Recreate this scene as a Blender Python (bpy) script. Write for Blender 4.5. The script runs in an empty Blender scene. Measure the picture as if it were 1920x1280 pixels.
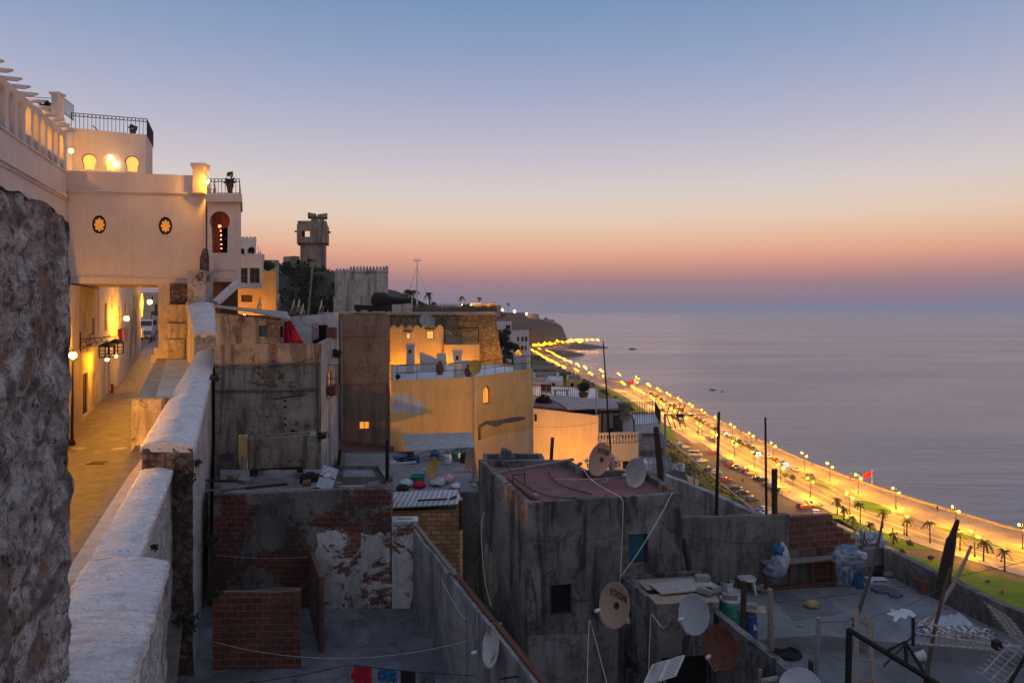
import bpy, bmesh, math, random
from mathutils import Vector, Matrix, noise
from mathutils.geometry import tessellate_polygon
random.seed(7)
S = bpy.context.scene
COL = S.collection
K = 1280.0
CZ = 62.0
V = Vector
# ---------------------------------------------------------------- survey helpers: bearings and depths measured from the viewpoint
def W(px, py, Y): return V(((px-960)/K*Y, Y, CZ-(py-580)/K*Y))
def XY(px, Y): return V(((px-960)/K*Y, Y))
def ZP(py, Y): return CZ-(py-580)/K*Y
def G(px, py, d): return W(px, py, d*K/(py-580))          # a point on the level that lies d metres below the viewpoint
def lerp(a, b, t): return a+(b-a)*t
def interp(tab, x):
    if x <= tab[0][0]: return tab[0][1]
    for (a, b), (c, d) in zip(tab, tab[1:]):
        if x <= c: return b+(d-b)*(x-a)/(c-a)
    return tab[-1][1]
def hx(r, g, b):
    f = lambda c: (c/255/12.92 if c <= 10.3 else ((c/255+.055)/1.055)**2.4)
    return (f(r), f(g), f(b), 1)
# ---------------------------------------------------------------- mesh builder
OFF = {}
class MB:
    def __init__(s): s.f = []; s.m = []; s.sm = []
    def face(s, pts, smooth=False, uv=None):
        s.f.append([V(p) for p in pts]); s.sm.append(smooth); s.m.append(uv)
    def quad(s, a, b, c, d, smooth=False): s.face([a, b, c, d], smooth)
    def box(s, c, size, rz=0, tilt=None):
        x, y, z = [v/2 for v in size]; R = Matrix.Rotation(rz, 3, 'Z')
        if tilt: R = R @ Matrix.Rotation(tilt[1], 3, tilt[0])
        P = [V(c)+R @ V((i*x, j*y, k*z)) for i in (-1, 1) for j in (-1, 1) for k in (-1, 1)]
        for q in ((0,1,3,2),(4,6,7,5),(0,4,5,1),(2,3,7,6),(0,2,6,4),(1,5,7,3)): s.face([P[i] for i in q])
        return s
    def prism(s, foot, z0, z1):
        n = len(foot)
        t = [V((p[0], p[1], z1[i] if isinstance(z1, (list, tuple)) else z1)) for i, p in enumerate(foot)]
        b = [V((p[0], p[1], z0[i] if isinstance(z0, (list, tuple)) else z0)) for i, p in enumerate(foot)]
        s.face(t); s.face(b[::-1])
        for i in range(n): s.face([b[i], b[(i+1) % n], t[(i+1) % n], t[i]])
        return s
    def bar(s, a, b, w, h=None):
        a, b = V(a), V(b); d = (b-a).normalized(); h = h or w
        up = V((0, 0, 1)) if abs(d.z) < .95 else V((0, 1, 0))
        x = d.cross(up).normalized()*w/2; y = x.cross(d).normalized()*h/2
        A = [a+x+y, a-x+y, a-x-y, a+x-y]; B = [p+(b-a) for p in A]
        s.face(A); s.face(B[::-1])
        for i in range(4): s.face([A[i], B[i], B[(i+1) % 4], A[(i+1) % 4]])
        return s
    def tube(s, pts, r, n=8, caps=True):
        pts = [V(p) for p in pts]; rs = r if isinstance(r, (list, tuple)) else [r]*len(pts); rings = []
        for i, p in enumerate(pts):
            d = (pts[min(i+1, len(pts)-1)]-pts[max(i-1, 0)]).normalized()
            up = V((0, 0, 1)) if abs(d.z) < .9 else V((0, 1, 0))
            x = d.cross(up).normalized(); y = x.cross(d)
            rings.append([p+(x*math.cos(a)+y*math.sin(a))*rs[i] for a in [2*math.pi*k/n for k in range(n)]])
        for A, B in zip(rings, rings[1:]):
            for k in range(n): s.face([A[k], A[(k+1) % n], B[(k+1) % n], B[k]], n > 4)
        if caps: s.face(rings[0][::-1]); s.face(rings[-1])
        return s
    def lathe(s, prof, c=(0, 0, 0), n=16, axis=None, smooth=True):
        c = V(c); z = V(axis).normalized() if axis else V((0, 0, 1))
        x = z.orthogonal().normalized(); y = z.cross(x)
        R = [[c+(x*math.cos(a)+y*math.sin(a))*max(r, 1e-4)+z*h for a in [2*math.pi*k/n for k in range(n)]] for r, h in prof]
        for A, B in zip(R, R[1:]):
            for k in range(n): s.face([A[k], A[(k+1) % n], B[(k+1) % n], B[k]], smooth)
        return s
    def ball(s, c, r, n=10, sz=1):
        return s.lathe([(r*math.sin(math.pi*i/(n//2+1)), -r*sz*math.cos(math.pi*i/(n//2+1))) for i in range(n//2+2)], c, n)
    def slab(s, fr, bk, outer, holes, skip=lambda a, b: False):
        loops = [outer]+holes; flat = [p for l in loops for p in l]
        for t in tessellate_polygon([[V((p[0], p[1], 0)) for p in l] for l in loops]):
            s.face([fr(*flat[i]) for i in t]); s.face([bk(*flat[i]) for i in t[::-1]])
        for l in loops:
            for a, b in zip(l, l[1:]+l[:1]):
                if not skip(a, b): s.face([fr(*a), fr(*b), bk(*b), bk(*a)])
        return s
    def plate(s, O, U, Vv, outer, holes, t):
        O, U, Vv = V(O), V(U).normalized(), V(Vv).normalized(); N = U.cross(Vv)
        return s.slab(lambda u, v: O+U*u+Vv*v, lambda u, v: O+U*u+Vv*v-N*t, outer, holes)
    def build(s, name, mat, parent=None, merge=False):
        off = V(OFF.get(parent.name, (0, 0, 0))) if parent else V((0, 0, 0))
        me = bpy.data.meshes.new(name); vs = []; fs = []
        if merge:
            d = {}
            for f in s.f:
                q = []
                for p in f:
                    k = (round(p.x, 4), round(p.y, 4), round(p.z, 4))
                    if k not in d: d[k] = len(vs); vs.append(p-off)
                    q.append(d[k])
                fs.append(q)
        else:
            for f in s.f: fs.append(range(len(vs), len(vs)+len(f))); vs += [p-off for p in f]
        me.from_pydata([tuple(p) for p in vs], [], [list(f) for f in fs])
        uvl = me.uv_layers.new(name='UVMap').data; li = 0
        for f, u in zip(s.f, s.m):
            if u is None:
                n = V((0, 0, 0))
                for i in range(len(f)):
                    a, b = f[i], f[(i+1) % len(f)]; n += V(((a.y-b.y)*(a.z+b.z), (a.z-b.z)*(a.x+b.x), (a.x-b.x)*(a.y+b.y)))
                n = n.normalized() if n.length > 1e-12 else V((0, 0, 1))
                if abs(n.z) > .75: u = [(p.x, p.y) for p in f]
                else:
                    t = V((-n.y, n.x, 0)).normalized(); u = [(p.dot(t), p.z) for p in f]
            for q in u: uvl[li].uv = q; li += 1
        me.polygons.foreach_set('use_smooth', s.sm)
        o = bpy.data.objects.new(name, me); COL.objects.link(o)
        if mat: me.materials.append(mat)
        if parent: o.parent = parent; OFF[o.name] = tuple(off)
        return o
def rect(u0, v0, u1, v1): return [(u0, v0), (u1, v0), (u1, v1), (u0, v1)]
def shape(kind, u0, v0, u1, v1, n=14):
    w, h, cx = u1-u0, v1-v0, (u0+u1)/2; r = w/2
    if kind == 'rect': return rect(u0, v0, u1, v1)
    if kind == 'arch': return [(u0, v0), (u1, v0)]+[(cx+r*math.cos(a), v1-r+r*math.sin(a)) for a in [math.pi*i/n for i in range(n+1)]]
    if kind == 'round': return [(cx+r*math.cos(a), (v0+v1)/2+h/2*math.sin(a)) for a in [2*math.pi*i/(2*n) for i in range(2*n)]]
    if kind == 'horse':
        k = .36; c = v1-r; a0 = -.62
        return [(cx-r*k*2.1, v0), (cx+r*k*2.1, v0)]+[(cx+r*math.cos(a), c+r*math.sin(a)) for a in [a0+(math.pi-2*a0)*i/n for i in range(n+1)]]
    if kind == 'point':
        return [(u0, v0), (u1, v0)]+[(cx+(r*math.cos(a)), v1-r*1.25+r*1.25*math.sin(a)**.8) for a in [math.pi*i/n for i in range(n+1)]]
def shrink(loop, k):
    xs = [p[0] for p in loop]; ys = [p[1] for p in loop]; cx, cy = (min(xs)+max(xs))/2, (min(ys)+max(ys))/2
    w, h = max(xs)-min(xs), max(ys)-min(ys)
    return [(cx+(x-cx)*(1-2*k/w), cy+(y-cy)*(1-2*k/h)) for x, y in loop]
# ---------------------------------------------------------------- things
def tag(o, label=None, cat=None, group=None, kind=None):
    if label: o['label'] = label
    if cat: o['category'] = cat
    if group: o['group'] = group
    if kind: o['kind'] = kind
    return o
def thing(name, label, cat, loc=(0, 0, 0), group=None):
    o = bpy.data.objects.new(name, None); COL.objects.link(o); o.location = loc; o.empty_display_size = .3
    OFF[o.name] = tuple(loc); return tag(o, label, cat, group)
def dup(root, loc=None, rz=0, label=None, group=None, scale=None):
    def cp(o, par):
        c = o.copy(); COL.objects.link(c)
        if par: c.parent = par
        for ch in KIDS.get(o.name, []): cp(ch, c)
        return c
    if root.name not in KIDS:
        def reg(o):
            KIDS[o.name] = list(o.children)
            for ch in o.children: reg(ch)
        reg(root)
    r = cp(root, None)
    if loc is not None: r.location = loc
    r.rotation_euler = (0, 0, rz)
    if scale: r.scale = (scale,)*3 if isinstance(scale, (int, float)) else scale
    if label: r['label'] = label
    if group: r['group'] = group
    return r
KIDS = {}
# ---------------------------------------------------------------- materials
MATS = {}
class NT:
    def __init__(s, name):
        m = bpy.data.materials.new(name); m.use_nodes = True; s.m = m; s.t = m.node_tree
        s.b = s.t.nodes['Principled BSDF']; s.out = s.t.nodes['Material Output']; s.c = s.t.nodes.new('ShaderNodeTexCoord')
        MATS[name] = m
    def n(s, ty, **kw):
        o = s.t.nodes.new('ShaderNode'+ty)
        for k, v in kw.items():
            k2 = k.replace('_', ' ')
            if k in ('operation', 'blend_type', 'data_type', 'feature', 'distance', 'noise_dimensions', 'offset', 'offset_frequency', 'squash', 'interpolation', 'wave_type', 'bands_direction') and not k2 in [i.name for i in o.inputs]: setattr(o, k, v)
            else: s.set(o.inputs[k2], v)
        return o
    def set(s, sock, v):
        if isinstance(v, bpy.types.NodeSocket): s.t.links.new(v, sock)
        else: sock.default_value = v
    def obj(s, sc=(1, 1, 1)):
        m = s.n('Mapping', Vector=s.c.outputs['Object'], Scale=sc); return m.outputs[0]
    def noise(s, scale, detail=6, rough=.6, vec=None, dist=0):
        o = s.n('TexNoise', Vector=vec or s.c.outputs['Object'], Scale=scale, Detail=detail, Roughness=rough, Distortion=dist); return o.outputs[0]
    def ramp(s, fac, a, b):
        o = s.t.nodes.new('ShaderNodeMapRange'); o.interpolation_type = 'SMOOTHSTEP'
        s.set(o.inputs[0], fac); o.inputs[1].default_value = a; o.inputs[2].default_value = b; return o.outputs[0]
    def mul(s, a, b, op='MULTIPLY'):
        o = s.t.nodes.new('ShaderNodeMath'); o.operation = op; s.set(o.inputs[0], a); s.set(o.inputs[1], b); return o.outputs[0]
    def mix(s, f, a, b, bt='MIX'):
        o = s.t.nodes.new('ShaderNodeMix'); o.data_type = 'RGBA'; o.blend_type = bt
        s.set(o.inputs[0], f)
        for sock, v in ((o.inputs[6], a), (o.inputs[7], b)):
            s.set(sock, v if isinstance(v, bpy.types.NodeSocket) else (tuple(v)+(1,))[:4])
        return o.outputs[2]
    def bump(s, h, strength, dist=.05, prev=None):
        o = s.n('Bump', Height=h, Strength=strength, Distance=dist)
        if prev: s.set(o.inputs['Normal'], prev)
        return o.outputs[0]
    def done(s, col, rough=.9, normal=None, metal=0, spec=.3):
        s.set(s.b.inputs['Base Color'], col if isinstance(col, bpy.types.NodeSocket) else (tuple(col)+(1,))[:4])
        s.set(s.b.inputs['Roughness'], rough); s.b.inputs['Metallic'].default_value = metal; s.b.inputs['Specular IOR Level'].default_value = spec
        if normal: s.set(s.b.inputs['Normal'], normal)
        return s.m
def plaster(name, a, b, stain=(.02, .02, .02), streak=.5, patch=.5, brick=0, bcol=(.16, .045, .03), mortar=(.22, .2, .18), bw=.3, bh=.2, bump=.5, sc=1, cut=.5, sub=(.2, .19, .17), subamt=0, rough=.92):
    """weathered wall: two tones, rain streaks, mould patches, plaster fallen off bricks"""
    t = NT(name)
    n1 = t.noise(.55*sc, 8, .62); n2 = t.noise(7*sc, 8, .7); n3 = t.noise(1.6*sc, 9, .72, dist=.6)
    col = t.mix(t.ramp(n1, .38, .62), a, b)
    col = t.mix(t.mul(t.ramp(n2, .35, .75), .35), col, t.mix(.5, a, stain))
    st = t.noise(1.0, 8, .7, vec=t.obj((1.5*sc, 1.5*sc, .2*sc)), dist=.9)
    col = t.mix(t.mul(t.ramp(st, .48, .6), streak), col, stain)
    col = t.mix(t.mul(t.ramp(n3, .52, .61), patch*.8), col, stain)
    n4 = t.noise(3.7*sc, 10, .78, dist=.3); col = t.mix(t.mul(t.ramp(n4, .36, .3), .5), col, tuple(min(.75, v*1.35+.03) for v in b)); col = t.mix(t.mul(t.ramp(n4, .57, .63), patch*.8), col, tuple(v*.9 for v in stain))
    n5 = t.noise(24*sc, 4, .7); col = t.mix(t.mul(t.ramp(n5, .62, .7), .3+patch*.35), col, stain)
    h = t.mul(n2, .5); nrm = None
    if subamt:
        m = t.ramp(t.noise(.8*sc, 9, .7, dist=.8), 1-subamt-.02, 1-subamt+.02)
        col = t.mix(m, col, t.mix(t.ramp(n2, .3, .7), sub, tuple(c*.55 for c in sub))); h = t.mul(h, t.mul(m, -.6), 'ADD')
    if brick:
        bt = t.t.nodes.new('ShaderNodeTexBrick'); t.set(bt.inputs['Vector'], t.n('Mapping', Vector=t.c.outputs['UV']).outputs[0])
        for k, v in (('Color1', bcol), ('Color2', tuple(c*.5 for c in bcol)), ('Mortar', mortar)): bt.inputs[k].default_value = tuple(v)+(1,)
        for k, v in (('Scale', 1), ('Mortar Size', .018), ('Mortar Smooth', .2), ('Brick Width', bw), ('Row Height', bh), ('Bias', -.1)): bt.inputs[k].default_value = v
        bc = t.mix(t.mul(t.ramp(n2, .4, .7), .5), bt.outputs[0], tuple(c*.45 for c in bcol))
        bc = t.mix(t.mul(t.ramp(n1, .45, .6), .55), bc, stain)
        m = t.ramp(t.noise(.7*sc, 9, .74, dist=.5), 1-brick-.015, 1-brick+.015) if brick < 1 else 1.0
        col = t.mix(m, col, bc)
        h = t.mul(h, t.mul(bt.outputs['Fac'], -.5), 'ADD') if brick >= 1 else t.mul(h, t.mul(m, -.8), 'ADD')
    nrm = t.bump(h, bump, .06)
    return t.done(col, rough, nrm)
def plain(name, col, rough=.7, var=.25, sc=6, metal=0, bump=.1, spec=.3, dirt=None, dirtamt=.5):
    t = NT(name); n = t.noise(sc, 6, .6)
    c = t.mix(t.ramp(n, .3, .75), col, tuple(v*(1-var) for v in col[:3]))
    if dirt: c = t.mix(t.mul(t.ramp(t.noise(sc*.4, 8, .7, dist=.5), .48, .62), dirtamt), c, dirt)
    return t.done(c, rough, t.bump(n, bump, .02) if bump else None, metal, spec)
def glow(name, col, s):
    t = NT(name); t.b.inputs['Base Color'].default_value = tuple(col)+(1,)
    t.b.inputs['Emission Color'].default_value = tuple(col)+(1,); t.b.inputs['Emission Strength'].default_value = s
    return t.m
def rubble(name, a, b, c, sc=3.2, white=None, wamt=0, bump=1.0):
    t = NT(name); v = t.obj((1, 1, 1.25))
    wob = t.t.nodes.new('ShaderNodeVectorMath'); wob.operation = 'ADD'
    nz = t.n('TexNoise', Vector=v, Scale=2.8, Detail=9, Roughness=.7); sub = t.t.nodes.new('ShaderNodeVectorMath'); sub.operation = 'SCALE'
    t.set(sub.inputs[0], nz.outputs[1]); sub.inputs[3].default_value = .55
    t.set(wob.inputs[0], v); t.set(wob.inputs[1], sub.outputs[0])
    e = t.n('TexVoronoi', Vector=wob.outputs[0], Scale=sc, feature='DISTANCE_TO_EDGE'); f = t.n('TexVoronoi', Vector=wob.outputs[0], Scale=sc)
    big = t.noise(.7, 6, .6); fine = t.noise(14, 8, .72); mid = t.noise(4.5, 8, .7)
    col = t.mix(t.ramp(f.outputs['Color'], .2, .8), a, b)
    col = t.mix(t.mul(t.ramp(e.outputs[0], .1, .0), .65), col, c)
    col = t.mix(t.mul(t.ramp(mid, .45, .62), .7), col, c)
    col = t.mix(t.mul(t.ramp(fine, .38, .66), .55), col, tuple(x*.35 for x in a))
    h = t.mul(t.ramp(e.outputs[0], 0, .18), t.mul(fine, .9), 'ADD')
    if white:
        m = t.ramp(t.noise(1.1, 9, .75, vec=t.obj((1, 1, .45)), dist=.7), 1-wamt-.05, 1-wamt+.05)
        col = t.mix(m, col, t.mix(t.ramp(fine, .3, .7), white, tuple(x*.55 for x in white)))
        h = t.mul(h, t.mul(m, .5), 'ADD')
    col = t.mix(t.mul(t.ramp(big, .5, .68), .45), col, tuple(x*.4 for x in c))
    return t.done(col, .95, t.bump(t.mul(h, t.mul(mid, .8), 'ADD'), bump, .07), spec=.15)

plaster('white_wall', (.6, .54, .52), (.55, .495, .47), (.36, .32, .3), .18, .08, bump=.15)
t = NT('limewash'); t.wv = t.n('Mapping', Vector=t.c.outputs['Object'], Rotation=(0, 0, -.38), Scale=(.9, 6.5, 2)); n1 = t.noise(1.0, 7, .62, vec=t.wv.outputs[0]); n2 = t.noise(2.2, 9, .7, dist=.5); n3 = t.noise(14, 7, .72); n4 = t.noise(7, 9, .75, vec=t.obj((1, 1, 2)), dist=.6)
c = t.mix(t.ramp(n1, .35, .65), (.68, .66, .67), (.56, .54, .55)); c = t.mix(t.mul(t.ramp(n2, .52, .6), .5), c, (.4, .37, .36)); c = t.mix(t.mul(t.ramp(n3, .5, .62), .5), c, (.34, .315, .31)); c = t.mix(t.mul(t.ramp(n4, .61, .64), .85), c, (.09, .075, .07)); n6 = t.noise(40, 3, .6); c = t.mix(t.mul(t.ramp(n6, .62, .68), .5), c, (.16, .14, .135))
t.done(c, .95, t.bump(t.mul(n1, t.mul(n3, .6), 'ADD'), .9, .05), spec=.15)
plaster('street_plaster', (.62, .55, .46), (.5, .43, .36), (.22, .17, .12), .3, .25, bump=.3)
t = NT('old_stone'); a = t.noise(1.5, 9, .68, dist=.6); b = t.noise(5, 9, .72, dist=.5); e = t.noise(9, 8, .7, vec=t.obj((1.3, 1.3, .7)), dist=.4); g = t.noise(26, 6, .7); q = t.noise(2.3, 7, .65, vec=t.obj((1, 1, 1.6)), dist=1)
c = t.mix(t.ramp(a, .4, .6), (.5, .44, .42), (.74, .7, .71)); vo = t.n('TexVoronoi', Vector=t.obj((1, 1, 1.4)), Scale=2.6); wv = t.noise(3.0, 5, .6); c = t.mix(t.mul(t.ramp(vo.outputs['Color'], .3, .75), .45), c, (.3, .25, .23)); c = t.mix(t.mul(t.ramp(vo.outputs['Distance'], .42, .62), t.mul(t.ramp(wv, .35, .6), .8)), c, (.1, .08, .075)); ve = t.n('TexVoronoi', Vector=t.obj((1, 1, 1.4)), Scale=2.6, feature='DISTANCE_TO_EDGE'); sx_ = t.n('SeparateColor'); t.set(sx_.inputs[0], vo.outputs['Color']); em = t.ramp(t.mul(ve.outputs[0], t.mul(g, .16), 'SUBTRACT'), .0, .06); c = t.mix(t.mul(t.mul(t.ramp(sx_.outputs[0], .7, .74), em), .75), c, t.mix(t.ramp(g, .35, .65), (.7, .66, .64), (.42, .38, .36))); c = t.mix(t.mul(t.mul(t.ramp(sx_.outputs[1], .78, .82), em), .75), c, (.33, .18, .12)); c = t.mix(t.mul(t.ramp(q, .55, .62), .5), c, (.34, .2, .14)); c = t.mix(t.mul(t.ramp(b, .5, .62), .75), c, (.2, .165, .155)); c = t.mix(t.mul(t.ramp(e, .55, .62), .85), c, (.05, .04, .04)); c = t.mix(t.mul(t.ramp(g, .42, .68), .5), c, (.14, .115, .11)); c = t.mix(t.mul(t.ramp(q, .42, .36), .6), c, (.72, .7, .72))
t.done(c, .95, t.bump(t.mul(t.mul(b, 1.2), t.mul(e, .9), 'ADD'), 1.0, .09, t.bump(g, .6, .02)), spec=.15)
rubble('rampart_face', (.3, .25, .23), (.42, .37, .355), (.17, .12, .105), 3.4, (.66, .62, .62), .6, .8)
rubble('rubble_dark', (.2, .14, .12), (.26, .2, .175), (.06, .045, .04), 3.2, (.25, .22, .21), .38, .9)
rubble('fort_stone', (.34, .24, .13), (.42, .31, .18), (.1, .07, .04), 2.0, None, 0, .8)
plaster('buttress_plaster', (.5, .42, .3), (.36, .29, .2), (.09, .065, .045), .4, .7, bump=.6, sc=1.6, subamt=.36, sub=(.16, .12, .08))
plaster('dark_concrete', (.1, .095, .092), (.21, .205, .205), (.018, .018, .019), .8, .7, bump=.4, sc=1.1)
plaster('concrete_wall', (.12, .112, .105), (.18, .17, .162), (.032, .031, .031), .6, .6, bump=.5, sc=1.3)
plaster('grimy_plaster', (.33, .3, .25), (.25, .21, .165), (.05, .046, .043), .7, .6, bump=.4, brick=.42, bcol=(.2, .085, .06), mortar=(.2, .17, .14))
plaster('grimy_white', (.36, .355, .37), (.25, .245, .25), (.1, .095, .09), .7, .55, bump=.35)
plaster('brown_wall', (.26, .18, .13), (.2, .14, .1), (.055, .044, .037), .55, .4, bump=.35, sc=.8, brick=.38, bcol=(.2, .08, .055))
plaster('peeling_brick', (.2, .182, .165), (.12, .112, .106), (.028, .026, .026), .45, .65, brick=.5, bcol=(.17, .045, .034), mortar=(.14, .115, .095), bump=.7, bw=.34, bh=.19)
plaster('white_peeling', (.6, .58, .59), (.48, .46, .47), (.07, .065, .065), .3, .4, brick=.47, bcol=(.24, .065, .045), bump=.6)
plaster('bare_brick', (.2, .08, .06), (.16, .06, .05), (.06, .04, .035), 0, .3, brick=1, bcol=(.2, .07, .048), mortar=(.2, .16, .13), bw=.36, bh=.2, bump=.8)
plaster('orange_brick', (.6, .36, .2), (.6, .36, .2), (.2, .12, .07), 0, .2, brick=1, bcol=(.72, .42, .22), mortar=(.2, .11, .06), bw=.42, bh=.19, bump=.6)
plaster('yellow_wall', (.7, .46, .18), (.62, .4, .155), (.3, .2, .1), .22, .12, bump=.2)
plaster('yellow_peeled', (.64, .42, .16), (.56, .365, .14), (.3, .2, .1), .28, .12, bump=.2)
plaster('peach_wall', (.68, .52, .35), (.62, .46, .3), (.3, .22, .17), .18, .12, bump=.2)
plaster('white_house', (.55, .54, .55), (.46, .45, .46), (.18, .17, .17), .3, .25, bump=.25)
plaster('old_fort', (.52, .48, .43), (.4, .37, .335), (.08, .075, .07), .6, .5, bump=.4, sc=.8)
plaster('tower_concrete', (.3, .25, .2), (.23, .195, .16), (.06, .052, .045), .6, .5, bump=.4, sc=.7)
plaster('roof_grey', (.2, .205, .225), (.15, .155, .17), (.07, .07, .075), 0, .5, bump=.35, sc=1.2)
plaster('terrace_floor', (.2, .215, .23), (.15, .16, .172), (.06, .062, .066), 0, .45, bump=.4, sc=1.6)
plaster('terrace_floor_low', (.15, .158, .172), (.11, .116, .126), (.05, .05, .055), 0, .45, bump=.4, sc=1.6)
plaster('court_floor', (.2, .2, .222), (.11, .112, .13), (.03, .03, .036), 0, .55, bump=.4, sc=1.0)
plaster('red_roof', (.24, .105, .115), (.18, .09, .095), (.06, .04, .04), 0, .6, bump=.3, sc=1.8)
plaster('white_roof', (.6, .61, .64), (.52, .53, .56), (.25, .25, .26), 0, .25, bump=.2)
plain('dark_wood', (.05, .035, .028), .8, .5, 20, bump=.4)
plain('grey_wood', (.24, .2, .165), .85, .4, 25, bump=.4)
plain('board', (.36, .28, .21), .8, .3, 9, bump=.2, dirt=(.15, .12, .1), dirtamt=.4)
plain('grey_board', (.36, .33, .32), .8, .25, 9, bump=.2, dirt=(.18, .16, .15), dirtamt=.4)
plain('red_wood', (.13, .055, .035), .8, .4, 16, bump=.3)
plain('black_metal', (.012, .012, .014), .55, .3, 10, .3)
plain('dark_iron', (.02, .018, .018), .6, .3, 10, .5)
plain('aluminium', (.5, .49, .48), .45, .3, 14, .7)
plain('grey_metal', (.3, .31, .33), .5, .25, 10, .4, dirt=(.2, .12, .07), dirtamt=.3)
plain('dish_grey', (.34, .36, .39), .5, .15, 5, .1, dirt=(.24, .2, .17), dirtamt=.3)
plain('dish_tan', (.3, .2, .155), .55, .12, 5, 0, dirt=(.3, .17, .12), dirtamt=.35)
plain('dish_rusty', (.5, .49, .5), .6, .1, 5, 0, dirt=(.22, .07, .03), dirtamt=.95)
plain('dish_rust', (.13, .045, .032), .7, .4, 7, 0, dirt=(.08, .03, .02))
plain('dish_yellow', (.5, .34, .08), .5, .2, 5, .2)
plain('dish_cream', (.55, .45, .33), .6, .2, 5)
plain('dish_dark', (.1, .08, .06), .6, .3, 5)
plain('white_paint', (.7, .7, .7), .6, .12, 8, bump=.05)
plain('blue_shutter', (.012, .05, .1), .6, .3, 8)
plain('teal_shutter', (.008, .075, .115), .6, .25, 8)
plain('dark_opening', (.006, .005, .005), .8, .2)
plain('glass_dark', (.012, .014, .018), .15, .2, bump=0, spec=.5)
plain('red_cloth', (.42, .012, .035), .9, .4, 5, bump=.3)
plain('blue_cloth', (.03, .13, .26), .9, .3, 8, bump=.3)
plain('blue_tarp', (.03, .1, .24), .6, .35, 4, bump=.3)
plain('grey_tarp', (.34, .36, .39), .75, .25, 3, bump=.3, dirt=(.2, .2, .2))
plain('dark_cloth', (.018, .018, .022), .9, .3, 8, bump=.3)
plain('grey_cloth', (.1, .105, .13), .9, .3, 8, bump=.3)
plain('pale_cloth', (.42, .45, .52), .9, .3, 8, bump=.4)
plain('denim_cloth', (.16, .2, .28), .9, .4, 6, bump=.4, dirt=(.3, .31, .34), dirtamt=.8)
plain('pink_cloth', (.5, .3, .36), .9, .3, 8, bump=.3)
plain('terracotta', (.2, .08, .055), .85, .3, 9, bump=.2)
plain('brick_grey', (.24, .235, .23), .9, .3, 14, bump=.4)
plain('green_plastic', (.012, .2, .13), .4, .15, 5, bump=0, spec=.5)
plain('blue_plastic', (.012, .06, .21), .4, .15, 5, bump=0, spec=.5)
plain('white_plastic', (.5, .51, .53), .5, .15, 8, bump=.05, dirt=(.25, .24, .23))
plain('black_rubber', (.012, .012, .013), .8, .3)
plain('rope_yellow', (.42, .33, .14), .9, .4, 20, bump=.5)
plain('cable_white', (.5, .48, .46), .6, .1)
plain('cable_dark', (.02, .02, .02), .6, .1)
plain('maroon_sheet', (.12, .04, .05), .6, .4, 4, dirt=(.05, .03, .03))
plain('bark', (.07, .05, .038), .95, .4, 10, bump=.6)
plain('letter_black', (.012, .01, .01), .7, .1)
plain('flag_red', (.5, .02, .02), .8, .2)
plain('flag_green', (.01, .15, .03), .8, .2)
plain('skin', (.36, .22, .16), .6, .1)
plain('red_lacquer', (.28, .02, .015), .5, .2)
plain('kerb_stone', (.38, .34, .3), .9, .25, 3)
plain('sandbag', (.4, .32, .22), .9, .3, 10)
for nm, c in (('leaf_dark', (.018, .03, .012)), ('leaf_mid', (.04, .07, .02)), ('leaf_red', (.06, .035, .022)), ('palm_leaf', (.045, .065, .02)), ('dry_grass', (.17, .12, .07)), ('pot_leaf', (.09, .13, .03))):
    plain(nm, c, .8, .5, 3, bump=0)
def corrugated(name, a, b, pitch=.22):
    t = NT(name); w = t.n('TexWave', Vector=t.c.outputs['UV'], Scale=.314/pitch)
    n = t.noise(1.2, 8, .7); c = t.mix(t.ramp(n, .35, .65), a, b); c = t.mix(t.mul(t.ramp(t.noise(3, 8, .7), .55, .7), .6), c, (.07, .05, .04)); c = t.mix(t.mul(t.ramp(w.outputs[1], .7, .2), .55), c, tuple(v*.35 for v in b))  # shade of the troughs is mixed into the colour along the wave
    return t.done(c, .6, t.bump(w.outputs[1], .7, .05), .1)
corrugated('tin_sheet', (.3, .3, .31), (.2, .19, .19)); corrugated('plastic_sheet', (.5, .52, .57), (.4, .42, .46)); corrugated('pink_sheet', (.4, .2, .2), (.3, .14, .14))
glow('lamp_sodium', (1, .5, .13), 900); glow('lamp_far', (1, .385, .0005), 3600); glow('lamp_dim', (1, .36, .0005), 1350); glow('lamp_white', (1, .72, .36), 500); glow('lamp_red', (1, .16, .05), 22)
glow('window_warm', (1, .5, .12), 1.0); glow('window_orange', (1, .36, .04), .9); glow('window_soft', (1, .58, .26), .75); glow('window_red', (.6, .06, .03), .35)
glow('stained_glass', (.85, .36, .05), .32); glow('headlight_on', (1, .95, .85), 250); glow('tail_on', (1, .05, .03), 12)
# cobbles
t = NT('cobbles'); bt = t.t.nodes.new('ShaderNodeTexBrick'); t.set(bt.inputs['Vector'], t.c.outputs['UV'])
for k, v in (('Color1', (.13, .1, .08, 1)), ('Color2', (.075, .058, .046, 1)), ('Mortar', (.03, .025, .02, 1)), ('Scale', 1), ('Mortar Size', .012), ('Brick Width', .24), ('Row Height', .13), ('Mortar Smooth', .5)): bt.inputs[k].default_value = v
n = t.noise(1.4, 7, .65); c = t.mix(t.mul(t.ramp(n, .4, .65), .6), bt.outputs[0], (.2, .16, .12))
t.done(c, .8, t.bump(t.mul(bt.outputs['Fac'], t.mul(t.noise(9, 5), .5), 'SUBTRACT'), .7, -.03), spec=.5)
MATS['cobbles'].node_tree.nodes['Principled BSDF'].inputs['Roughness'].default_value = .55
HAZE = .00013
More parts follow.
